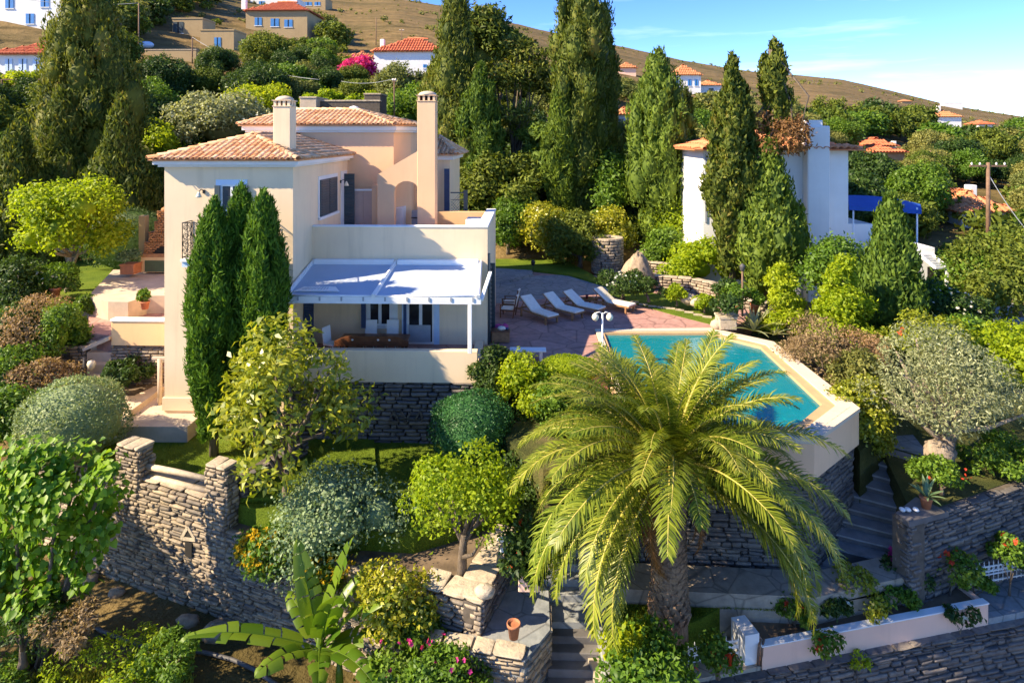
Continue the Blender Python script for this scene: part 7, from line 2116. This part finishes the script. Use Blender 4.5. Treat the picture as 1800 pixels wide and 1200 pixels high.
big('slim tall cypress in front of the white house, left one', 1288, 492, 37.5, 68, 104, 'cypold', 613, n=11000, L=.33, W=.14, lumps=110, prof=lambda t: min(1, .8 + .6 * t) * (1 - t ** 3) ** .6)
big('broad lower cypress with dense foliage before the white house chimney', 1350, 515, 36.8, 100, 262, 'cyplit', 614, n=11000, L=.33, W=.14, lumps=100, prof=lambda t: min(1, .6 + 1.2 * t) * (1 - t ** 3) ** .6)
# the half dead one above it
r = big('half dead cypress with brown foliage and a dark tufted top', 1364, 420, 37.8, 60, 76, 'cypold', 615, n=2600, lumps=26, prof=lambda t: .12 + .1 * t if t < .55 else .55 + .5 * sin((t - .55) * 7), L=.33, W=.16, wob=.6)
k = 37.8 / FPX
V, F, cen = round_crown(100 * k, 105 * k, 616, 1900, .28, .10, 22, .36, (420 - 305) * k, .3, core=False)
scatter_part('dead_branches', V, F, 'dead', r)
mb = MB(); rg = np.random.default_rng(4); limbs(mb, (0, 0, 0), 330 * k, .16, cen, rg, 10, top=1.0); o = mb.build('bare_trunk', M['bark'], None); o.parent = r
bush('cedar_tree', 'wide layered dark cedar between the two tallest cypresses', 905, 380, 56, 150, 60, 'cypold', 617, 'tree', n=6500, L=.45, W=.16, lumps=36, lump_r=.26, trunk_h=.22, limbs_k=14, flat=.45, core=False)
bush('pine_tree', 'dark round pine top behind the rugged cypress', 855, 300, 60, 120, 10, 'cypold', 618, 'tree', n=4500, L=.5, W=.18, lumps=26, lump_r=.3, trunk_h=.45, limbs_k=8, shape='umbrella')
bush('layered_tree', 'yellow green layered tree right of the cedar trunk', 950, 400, 52, 90, 200, 'cyplit', 619, 'tree', n=3800, L=.36, W=.15, lumps=24, lump_r=.3, flat=.5, trunk_h=.3)
# ------------------------------------------------------------------ neighbour's white house
nY = 40.0
nh = thing('white_house', 'tall white house with an orange tile roof and a broad white chimney at the right', 'house', (x_at(1370, nY), nY, -1.5))
nx0, nx1 = x_at(1236, nY), x_at(1491, nY)
mb = MB(); mb.box(nx0, nx1, nY, nY + 9, -3, z_at(263, nY)); mb.build('wall', M['white'], nh)
mb = MB(); mb.bbox(x_at(1411, nY), x_at(1450, nY), nY - .7, nY + .3, -3, z_at(222, nY), .05); ch = mb.build('chimney', M['white'], nh)
mb = MB(); mb.bbox(x_at(1414, nY), x_at(1440, nY), nY - .5, nY + .2, z_at(222, nY) + .002, z_at(212, nY), .04); mb.build('chimney_cap', M['white'], ch)
def hip(name, x0, x1, y0, y1, z0, z1, mat, root, ov=.5, rows=True, seed=1):
    rr = thing('roof', None, None); rr.parent = root; rr.location = Vector((x0, y0, z0)) - root.location
    x0 -= ov; x1 += ov; y0 -= ov; y1 += ov
    h = min(x1 - x0, y1 - y0) / 2
    if x1 - x0 >= y1 - y0: a, b = (x0 + h, (y0 + y1) / 2, z1), (x1 - h, (y0 + y1) / 2, z1)
    else: a, b = ((x0 + x1) / 2, y0 + h, z1), ((x0 + x1) / 2, y1 - h, z1)
    c = [(x0, y0, z0), (x1, y0, z0), (x1, y1, z0), (x0, y1, z0)]
    mb = MB()
    if x1 - x0 >= y1 - y0: fs = [[c[0], c[1], b, a], [c[1], c[2], b], [c[2], c[3], a, b], [c[3], c[0], a]]
    else: fs = [[c[0], c[1], a], [c[1], c[2], b, a], [c[2], c[3], b], [c[3], c[0], a, b]]
    for f in fs: deckplane(mb, f, .08)
    mb.build('roof_bed', M[mat], rr)
    if rows:
        lst = []
        for i, f in enumerate(fs[:2] + fs[3:]):
            f4 = f if len(f) == 4 else [f[0], f[1], f[2], f[2]]
            roof_slope(f4[0], f4[1], f4[2], f4[3], None, lst, seed + i, pitch=.42, exp=1.1)
        ridge_tiles(a, b, lst, 3, 1.0, 1.9)
        parts = []
        bs = base_of(rr)
        for m in lst:
            m = m @ Matrix.Diagonal((1.8, 2.6, 1.6, 1)); R = np.array(m.to_3x3()); parts.append((TILE_V @ R.T + np.array(m.translation - bs), TILE_F))
        if parts:
            V, F = join(parts); o = link_mesh('roof_tiles', np_mesh('roof_tiles', V, F, M[mat], True), rr); o['kind'] = 'stuff'
    return rr
hip('roof', nx0, nx1, nY, nY + 9, z_at(262, nY), z_at(232, nY + 4), 'orangetile', nh, .7, True, 5)
mb = MB(); mb.box(x_at(1239, nY), x_at(1242, nY), nY - .06, nY - .003, z_at(390, nY), z_at(275, nY)); mb.build('drain', M['acgrey'], nh)
mb = MB(); mb.box(nx1 + .002, x_at(1540, nY), nY + .4, nY + 6, -3, z_at(393, nY)); mb.build('side_wing', M['white'], nh)
# blue awning on the terrace of the neighbour
aw = thing('blue_awning', 'deep blue fabric awning over the terrace of the white house', 'awning', at(1555, 395, 40.5))
Ya = 40.3
mb = MB(); vs = []
for j in range(13):
    t = j / 12; x0 = 1492 + 128 * t; y0 = 362 + 7 * t - 0 * t; yb_ = 343 + 16 * t ** 2.2
    p = PY(x0, y0 + (2 if j % 2 else 0), Ya); q = PY(x0 - 2 + 0 * t, yb_, Ya + 3.0); vs += [p, q]
fs = [(2 * i, 2 * i + 2, 2 * i + 3, 2 * i + 1) for i in range(12)]
mb.add(vs, fs, True); mb.build('canopy', M['awnblue'], aw)
mb = MB()
for i in range(6):
    a = vs[4 * i] ; b = vs[4 * i + 4] if 4 * i + 4 < 26 else vs[24]
    mb.add([a, b, b + Vector((0, 0, -.25)), a + Vector((0, 0, -.25))], [(0, 1, 2, 3)])
mb.build('valance', M['awnblue'], aw)
mb = MB()
for px in (1500, 1612): q = PY(px, 365, Ya + .1); mb.tube([q, (q.x, q.y, -1.2)], .05, 6)
mb.build('post', M['whitepaint'], aw)
an = thing('white_annex', 'low white annex building with a white pergola frame', 'building', at(1630, 520, 37))
mb = MB(); mb.box(x_at(1592, 37), x_at(1643, 37), 37, 41, -3, z_at(432, 37)); mb.build('wall', M['white'], an)
mb = MB(); mb.box(x_at(1630, 37), x_at(1641, 37), 36.96, 37.05, -2, z_at(465, 37)); mb.build('doorway', M['dark'], an)
mb = MB()
for i in range(6):
    t = i / 5; a = PY(1618 + 26 * t, 449 + 22 * t, 36.9 - 1.4 * t); b = PY(1640 + 26 * t, 448 + 22 * t, 37.0 - 1.4 * t); mb.beam(a, b, .08, .10)
mb.beam(PY(1618, 449, 36.9), PY(1644, 471, 35.5), .1, .12); mb.beam(PY(1640, 448, 37), PY(1666, 470, 35.6), .1, .12)
mb.build('rafters', M['whitepaint'], an)
q = PY(1664, 470, 35.6); mb = MB(); mb.box(q.x - .06, q.x + .06, q.y - .06, q.y + .06, -2, q.z); mb.build('post', M['whitepaint'], an)
# ------------------------------------------------------------------ hillside houses
def bhouse(name, label, px0, px1, py_base, py_eave, py_top, wall, roof, depth=8, wins=(), Y=None, chim=(), wcol='blue', y0=46.0, rows=True, cat='house', ov=.5):
    p = hit((px0 + px1) / 2, py_base, y0)
    Y = Y or (p.y if p is not None else 100)
    z0, z1 = z_at(py_base, Y), z_at(py_eave, Y)
    x0, x1 = x_at(px0, Y), x_at(px1, Y)
    r = thing(name, label, cat, ((x0 + x1) / 2, Y, z0))
    mb = MB(); mb.box(x0, x1, Y, Y + depth, z0 - 4, z1); mb.build('wall', M[wall], r)
    if roof: hip('roof', x0, x1, Y, Y + depth, z1, z_at(py_top, Y + depth / 2), roof, r, ov, rows, 3)
    else:
        mb = MB(); mb.box(x0 - .1, x1 + .1, Y - .1, Y + depth, z1, z1 + .25); mb.build('roof', M[wall], r)
    for a, b, c, d in wins:
        w = thing('window', None, None); w.parent = r; w.location = Vector((x_at((a + b) / 2, Y), Y, z_at(d, Y))) - r.location
        xa, xb, za, zb_ = x_at(a, Y), x_at(b, Y), z_at(d, Y), z_at(c, Y)
        m2 = MB(); m2.box(xa, xb, Y - .02, Y + .1, za, zb_); m2.build('pane', M['glass'], w)
        wd_ = (xb - xa) * .42
        for sx in (xa - .02, xb + .02 - wd_): m2 = MB(); m2.box(sx, sx + wd_, Y - .08, Y - .025, za, zb_); m2.build('shutter', M[wcol], w)
        m2 = MB(); m2.box(xa - .12, xb + .12, Y - .12, Y, za - .15, za - .02); m2.build('sill', M['white'], w)
    for a, b, c, d in chim:
        m2 = MB(); yc = Y + depth * .35; m2.bbox(x_at(a, yc), x_at(b, yc), yc, yc + .9, z_at(d, yc), z_at(c, yc), .05); m2.build('chimney', M['white'], r)
    return r
bhouse('hill_house', 'white house with blue shutters at the top left corner', -30, 107, 44, -30, -50, 'white', 'redtile', 9, ((46, 60, 20, 38), (72, 86, -12, 8), (10, 24, -8, 10)))
bhouse('hill_house', 'white house with a red hip roof and three shuttered windows at the left', -22, 90, 133, 93, 74, 'white', 'redtile', 8, ((10, 22, 101, 122), (34, 47, 101, 122), (59, 72, 101, 122)), wcol='bluewhite')
bhouse('hill_house', 'ochre stone farmhouse with a red roof and pale blue shutters', 432, 540, 62, 17, 2, 'ochre', 'redtile', 10, ((448, 460, 29, 43), (476, 490, 31, 45), (500, 514, 33, 46)), chim=((424, 432, -4, 14),))
bhouse('hill_house', 'low ochre outbuilding with a pale blue door below the farmhouse', 352, 411, 84, 52, 50, 'ochre', None, 5, ((377, 388, 64, 81),))
bhouse('hill_house', 'dark grey shed with a flat roof among the trees at the upper left', 303, 356, 62, 31, 26, 'ochre', None, 5, ((305, 322, 36, 56),), wcol='shutter')
bhouse('hill_house', 'pale building with a flat roof on the ridge behind the farmhouse', 440, 522, 14, -4, -8, 'white', None, 8, ((455, 465, 0, 8), (490, 500, 1, 9)))
bhouse('hill_house', 'grey concrete building at the top edge right of the farmhouse', 528, 572, 16, -6, -8, 'ochre', None, 8, ((535, 548, 2, 8), (553, 563, 2, 8)))
bhouse('hill_house', 'white house with an orange red roof in the upper middle', 657, 782, 132, 90, 68, 'white', 'redtile', 9, ((744, 750, 113, 119),), chim=((668, 675, 68, 90), (751, 757, 75, 92)))
bhouse('hill_house', 'low white house with an orange roof beside the purple bougainvillea', 606, 655, 118, 102, 92, 'white', 'orangetile', 6)
bhouse('hill_house', 'white two storey house with blue shutters between the cypresses', 1182, 1232, 164, 133, 116, 'white', 'orangetile', 8, ((1186, 1192, 141, 152), (1209, 1215, 141, 152), (1221, 1227, 141, 152)))
bhouse('hill_house', 'small white house with an orange roof next to the two storey one', 1230, 1268, 166, 151, 143, 'white', 'orangetile', 6, ((1246, 1254, 156, 164),), wcol='shutter')
bhouse('hill_house', 'small white house with an arched porch between two cypresses', 1082, 1120, 222, 202, 192, 'white', 'orangetile', 6, ((1088, 1096, 209, 220), (1104, 1109, 206, 214)), wcol='shutter')
bhouse('hill_house', 'white house with a tall chimney on the right ridge', 1648, 1690, 222, 206, 195, 'white', 'orangetile', 7, chim=((1649, 1654, 187, 206),))
bhouse('hill_house', 'tiny white house at the right edge of the ridge', 1720, 1748, 228, 219, 213, 'white', 'redtile', 6)
bhouse('hill_house', 'orange roofed house half hidden in trees, the upper one', 1530, 1574, 268, 256, 244, 'white', 'redtile', 7, chim=((1571, 1576, 248, 258),))
bhouse('hill_house', 'orange roofed house half hidden in trees, the lower one', 1532, 1590, 285, 267, 256, 'ochre', 'redtile', 7)
bhouse('hill_house', 'white house with a broad orange roof and round chimney near the tall pole', 1690, 1776, 402, 369, 334, 'white', 'orangetile', 9, ((1730, 1736, 380, 385),), chim=((1706, 1718, 324, 350),))
bhouse('hill_house', 'pinkish small house on the hill between the central cypresses', 1088, 1118, 132, 120, 112, 'rosewall', 'orangetile', 6)
bhouse('hill_house', 'white ruin wall on the far right ridge', 1660, 1692, 190, 182, 180, 'white', None, 4)
bhouse('hill_house', 'tiny hut with an orange roof on the far slope', 1585, 1602, 183, 179, 176, 'ochre', 'orangetile', 4, rows=False)
# walls and ruins behind the villa
def bwall(label, px0, px1, py0, py1, mat, dy=.6, Y=None, cat='wall', name='garden_wall'):
    p = hit((px0 + px1) / 2, py1); Y = Y or p.y
    r = thing(name, label, cat, (x_at(px0, Y), Y, z_at(py1, Y)))
    mb = MB(); mb.bbox(x_at(px0, Y), x_at(px1, Y), Y, Y + dy, z_at(py1, Y) - 3, z_at(py0, Y), .03); mb.build('wall_body', M[mat], r)
    mb = MB(); mb.bbox(x_at(px0, Y) - .05, x_at(px1, Y) + .05, Y - .06, Y + dy + .06, z_at(py0, Y) + .002, z_at(py0, Y) + .12, .02); mb.build('coping', M['cap'], r)
bwall('pale rendered wall beside the chimney behind the villa', 527, 556, 172, 195, 'patio', 3.0, 55)
bwall('grey rendered garden wall behind the upper roof', 556, 668, 178, 200, 'acgrey' if False else 'mortar', .5, 56)
bwall('grey block of an old cistern right behind the upper roof', 640, 669, 166, 200, 'mortar', 2.5, 57)
bwall('tan terrace wall with a pale post above the villa roof', 393, 458, 148, 176, 'ochre', .6)
bwall('long low stone wall under the small ochre outbuilding', 255, 345, 86, 104, 'ochre', .6)
bwall('low wall of a terrace field on the right slope', 1370, 1440, 194, 200, 'ochre', .8)
bwall('upper low wall of a terrace field on the right slope', 1500, 1560, 212, 218, 'ochre', .8)
bwall('dry stone field wall below the trees on the right slope', 1580, 1640, 222, 228, 'ochre', .8)
# vine pergola by the left house
p = hit(45, 150); Yv = p.y - 5
r = thing('vine_pergola', 'vine covered pergola roof below the white house at the left', 'pergola', at(40, 200, Yv))
V, F, cen = round_crown(9, .9, 77, 1800, .3, .2, 24, .8, 0, .8, core=False, depth=4)
o = scatter_part('vines', V, F, 'lime', r); o.location = (0, 0, z_at(146, Yv) - r.location.z)
mb = MB(); zt6 = z_at(140, Yv) - r.location.z
for sx in (-3.6, -1, 1.5, 3.6): mb.tube([(sx, -1.5, -2), (sx, -1.5, zt6)], .09, 6)
mb.beam((-4, -1.5, zt6), (4, -1.5, zt6), .12, .12); o = mb.build('posts', M['oldwood'], None); o.parent = r
mb = MB(); mb.box(-4.2, 4.0, 2, 2.4, -4, zt6); o = mb.build('back_wall', M['ochre'], None); o.parent = r
# poles
def pole(label, px, py0, py1, Y=None, rad=.11, arm=None, y0=46):
    p = hit(px, py0, y0) if Y is None else at(px, py0, Y)
    r = thing('utility_pole', label, 'utility pole', p); h = (py0 - py1) * p.y / FPX
    mb = MB(); mb.tube([(0, 0, -1), (0, 0, h)], [rad, rad * .75], 8); o = mb.build('pole_shaft', M['oldwood'], None); o.parent = r
    if arm:
        mb = MB(); a = arm * p.y / FPX; mb.beam((-a, 0, h - .25), (a, 0, h - .25), .12, .12); o = mb.build('cross_arm', M['oldwood'], None); o.parent = r
        for s in (-.9, -.45, .45, .9): mb = MB(); mb.lathe((a * s, 0, h - .19), [(.04, 0), (.07, .06), (.05, .16), (.02, .2)], 8); o = mb.build('insulator', M['white'], None); o.parent = r
    return p + Vector((0, 0, h))
t1_ = pole('slim wooden pole among trees at the upper left', 244, 108, 4)
t2_ = pole('short wooden pole carrying a wire at the upper left', 338, 112, 65)
t3_ = pole('wooden pole above the white house in the upper middle', 661, 80, 31)
t4_ = pole('short pole right of the orange red roof in the upper middle', 706, 75, 52, arm=4)
t5_ = pole('thin grey pole behind the upper roof of the villa', 693, 210, 138, 58, .07, arm=3)
t6_ = pole('brown pole in the valley at the right', 1636, 322, 266, None, .13)
t7_ = pole('tall brown utility pole with a cross arm at the right', 1737, 408, 288, 48, .16, arm=31)
def wire(label, a, b, sag, rad=.018):
    a = Vector(a); b = Vector(b)
    mb = MB(); mb.tube([a.lerp(b, t) + Vector((0, 0, -sag * 4 * t * (1 - t))) for t in np.linspace(0, 1, 17)], rad, 4); o = mb.build('wire', M['acgrey']); tag(o, label, 'wire')
wire('overhead wire from the top left house to the slim pole', at(20, -5, t1_.y), t1_, .6, .03)
wire('overhead wire running down from the short pole towards the villa', t2_, at(560, 140, 75), 1.2, .03)
wire('wire from the thin grey pole across the gardens to the left', t5_, at(600, 143, 60), .3)
wire('guy wire of the tall brown utility pole', t7_ + Vector((0, 0, -.8)), at(1805, 405, 47), .2, .03)
bush('bougainvillea', 'purple bougainvillea beside the low orange roof', 632, 140, 92, 50, 104, 'pinkfl', 701, n=1500, L=.4, W=.3)
r = thing('old_boat', 'small white dinghy and white bundle lying by the upper left pole', 'dinghy', hit(258, 86))
o = link_mesh('hull', np_mesh('hull', *core_blob((0, 0, .6), 1.0, np.random.default_rng(5), (1.2, .7, .6), 12, 8, .05), M['bluewhite'], True), r)
o = link_mesh('bundle', np_mesh('bundle', *core_blob((-2.2, 0, .6), .7, np.random.default_rng(6), (1.1, .7, .9), 10, 7, .2), M['white'], True), r)
# ------------------------------------------------------------------ trees over the hillside
KINDS = {}
NEARK = {}
for kind, mat, n in (('olive', 'oliveB', 1500), ('scrub', 'scrub', 1500), ('dark', 'dark', 1500), ('lime', 'green', 1400)):
    for v in range(3):
        V, F, cen = round_crown(1.0, .82, 800 + v + 10 * len(KINDS), n, .105 if kind != 'olive' else .095, .055, 22, .36, .10, .3)
        KINDS[(kind, v)] = np_mesh('crown', V, F, LEAF[mat])
        V, F, cen = round_crown(1.0, .82, 850 + v + 10 * len(KINDS), 7000, .05, .026, 34, .30, .10, .3)
        NEARK[(kind, v)] = np_mesh('crown', V, F, LEAF[mat])
mbt = MB(); mbt.tube([(0, 0, -.35), (.01, 0, .1), (0, 0, .35)], [.05, .035, .02], 6); mbt.tube([(0, 0, .1), (.15, .05, .4)], [.025, .01], 5); mbt.tube([(0, 0, .1), (-.12, -.08, .42)], [.025, .01], 5)
TR = bpy.data.meshes.new('trunk'); TR.from_pydata(mbt.v, [], mbt.f); TR.materials.append(M['bark'])
TREEL = [(-100, -60), (560, -5), (600, 60), (700, 95), (800, 100), (960, 118), (1060, 105), (1100, 128), (1180, 130), (1290, 160), (1380, 172), (1450, 178), (1550, 186), (1650, 188), (1720, 202), (1800, 214), (1950, 225)]
BLOCK = [(-40, 112, -60, 46), (-40, 95, 72, 135), (398, 545, -6, 66), (350, 412, 50, 86), (300, 358, 28, 62), (655, 785, 68, 128), (604, 658, 90, 116), (1178, 1270, 113, 162), (1080, 1122, 182, 220), (1642, 1712, 186, 218), (1715, 1750, 213, 224), (1526, 1596, 243, 276), (1676, 1782, 330, 385), (440, 575, -10, 12), (250, 345, 86, 100), (240, 275, 70, 84), (1085, 1120, 110, 130)]
rg = random.Random(2024); placed = []; cnt = 0
LM = [(120, 260, 'behind the lime tree garden'), (60, 60, 'by the top left white house'), (300, 120, 'below the dark grey shed'), (480, 90, 'below the ochre farmhouse'), (700, 110, 'around the orange red roof'), (380, 215, 'just behind the villa roof'), (640, 170, 'behind the square chimney'), (930, 200, 'between the tallest cypresses'), (1130, 260, 'behind the green cypress'), (1220, 180, 'by the two storey white house'), (1420, 200, 'on the slope above the white house'), (1560, 215, 'on the open slope at the right'), (1560, 300, 'around the orange roofs in the trees'), (1680, 250, 'below the ridge house with a chimney'), (1780, 230, 'on the far right ridge'), (1640, 350, 'in the valley by the brown pole'), (1780, 340, 'beyond the tall utility pole'), (1680, 410, 'near the broad orange roof'), (1230, 260, 'behind the white house'), (1060, 150, 'on the slope between the cypresses')]
for q in range(9000):
    if cnt >= 300: break
    px = rg.uniform(-40, 1840); tl = interp(TREEL, px, 1)
    py = tl + (440 - tl) * rg.random() ** 1.15
    if 270 < px < 800 and py > 205: continue
    if 1230 < px < 1500 and py > 275: continue
    p = hit(px, py)
    if p is None: continue
    sp = rg.uniform(3.8, 7.6) if p.y < 120 else rg.uniform(5.0, 9.5)
    wpx = sp * FPX / p.y; hpx = sp * .85 * FPX / p.y
    if py - hpx * .95 < tl and px > 560: continue
    if any(px + wpx * .5 > b[0] and px - wpx * .5 < b[1] and py > b[2] and py - hpx < b[3] and py <= b[3] + hpx * .9 for b in BLOCK): continue
    if any((p.x - o_[0]) ** 2 + (p.y - o_[1]) ** 2 < (0.40 * (sp + o_[2])) ** 2 for o_ in placed): continue
    placed.append((p.x, p.y, sp)); cnt += 1
    kind = rg.choice(['olive', 'olive', 'scrub', 'dark', 'olive', 'scrub', 'lime'] if px > 1100 else ['olive', 'scrub', 'dark', 'dark', 'scrub', 'lime', 'olive'])
    side = 0 if px < 900 else 1
    nm = {'olive': 'olive_tree', 'scrub': 'bushy_tree', 'dark': 'evergreen_tree', 'lime': 'green_tree'}[kind]
    hz = sp * rg.uniform(.8, 1.15)
    lmk = min(LM, key=lambda l: (l[0] - px) ** 2 + ((l[1] - py) * 1.6) ** 2)[2]
    lab = ('large ' if sp > 6.4 else 'small ' if sp < 5.0 else '') + {'olive': 'grey green olive tree', 'scrub': 'mid green bushy tree', 'dark': 'dark evergreen tree', 'lime': 'fresh green tree'}[kind] + ' ' + lmk
    if p.y < 100:
        r = thing(nm, lab, 'tree', p - Vector((0, 0, .1 * hz)), rg.uniform(0, 6.28), 'hillside trees')
        c = link_mesh('crown', NEARK[(kind, rg.randrange(3))], r); t_ = link_mesh('trunk', TR, r)
        r.scale = (sp, sp, hz)
    else:
        o = link_mesh(nm, KINDS[(kind, rg.randrange(3))]); o.location = p - Vector((0, 0, .12 * hz)); o.rotation_euler = (0, 0, rg.uniform(0, 6.28)); o.scale = (sp, sp, hz)
        tag(o, lab, 'tree', 'hillside trees')
for i, (px, py, w, t, m, lab, fl) in enumerate(((395, 268, 200, 170, 'olive', 'pale flowering oleander bush behind the villa left of the chimney', 'whitefl'), (300, 262, 90, 190, 'green', 'fresh green bush behind the villa beside the pale oleander', None), (455, 225, 100, 150, 'lime', 'yellow green bush behind the villa right beside the chimney', None),
        (250, 300, 120, 215, 'lime', 'bright green fig bushes in front of the dark garden wall at the left', None), (285, 330, 90, 270, 'dark', 'dark bush at the back corner of the villa', None), (720, 250, 110, 160, 'green', 'fresh green bushes behind the square chimney', None), (600, 210, 160, 165, 'lime', 'yellow green garden plants on the terrace behind the villa', None), (520, 180, 110, 120, 'green', 'green bushes above the upper roof of the villa', None))):
    p = hit(px, py); k = p.y / FPX
    bush('back_garden_bush', lab, px, py, p.y, w, t, m, 720 + i, n=3000, L=.24, W=.13, lumps=24, lump_r=.34, fl=fl, fln=60, flsize=.14)
V0, F0, _ = round_crown(1, .7, 15, 110, .22, .13, 4, .5, 0, .3, core=True)
parts = []; rg = np.random.default_rng(16)
while len(parts) < 650:
    px = rg.uniform(-60, 1860); tl = interp(TREEL, px, 1) + 12; py = tl + (430 - tl) * rg.random() ** .8
    if any(b[0] - 6 < px < b[1] + 6 and b[2] - 2 < py < b[3] + 26 for b in BLOCK): continue
    p = hit(px, py)
    if p is None or p.y > 230: continue
    s = rg.uniform(1.2, 3.2); a = rg.random() * 6.28; ca, sa = cos(a), sin(a)
    parts.append((V0 * s @ np.array([[ca, sa, 0], [-sa, ca, 0], [0, 0, 1]]) + np.array([p.x, p.y, p.z - .15]), F0))
V, F = join(parts); o = link_mesh('undergrowth', np_mesh('undergrowth', V, F, LEAF['scrub'])); tag(o, 'tangled undergrowth between the hillside trees', kind='stuff')
# low scrub that speckles the bare hill
V0, F0, _ = round_crown(1, .6, 5, 34, .34, .2, 2, .6, 0, .3, core=True)
parts = []
rg = np.random.default_rng(6)
for q in range(6000):
    px = rg.uniform(-60, 1860); ps = interp(SKYL, px, 1); py = ps + 3 + (interp(TREEL, px, 1) + 40 - ps) * rg.random()
    ys = interp(SKYL, px, 2); yy = FOOT_Y + (ys - FOOT_Y) * rg.uniform(.25, .98)
    x = x_at(px, yy); z = ground_z(x, yy)
    if pix(x, yy, z)[1] > interp(TREEL, px, 1) + 60: continue
    if hnoise(x * 1.3, yy * 1.1) + rg.normal() * .4 < .35: continue
    s = rg.uniform(.4, 1.0) if rg.random() < .7 else rg.uniform(1, 2.4); a = rg.random() * 6.28; ca, sa = cos(a), sin(a)
    parts.append((V0 * s @ np.array([[ca, sa, 0], [-sa, ca, 0], [0, 0, 1]]) + np.array([x, yy, z - .1]), F0))
    if len(parts) > 900: break
V, F = join(parts); o = link_mesh('hill_scrub', np_mesh('hill_scrub', V, F, LEAF['oliveB'])); tag(o, 'low dry scrub speckling the bare upper hill', kind='stuff')
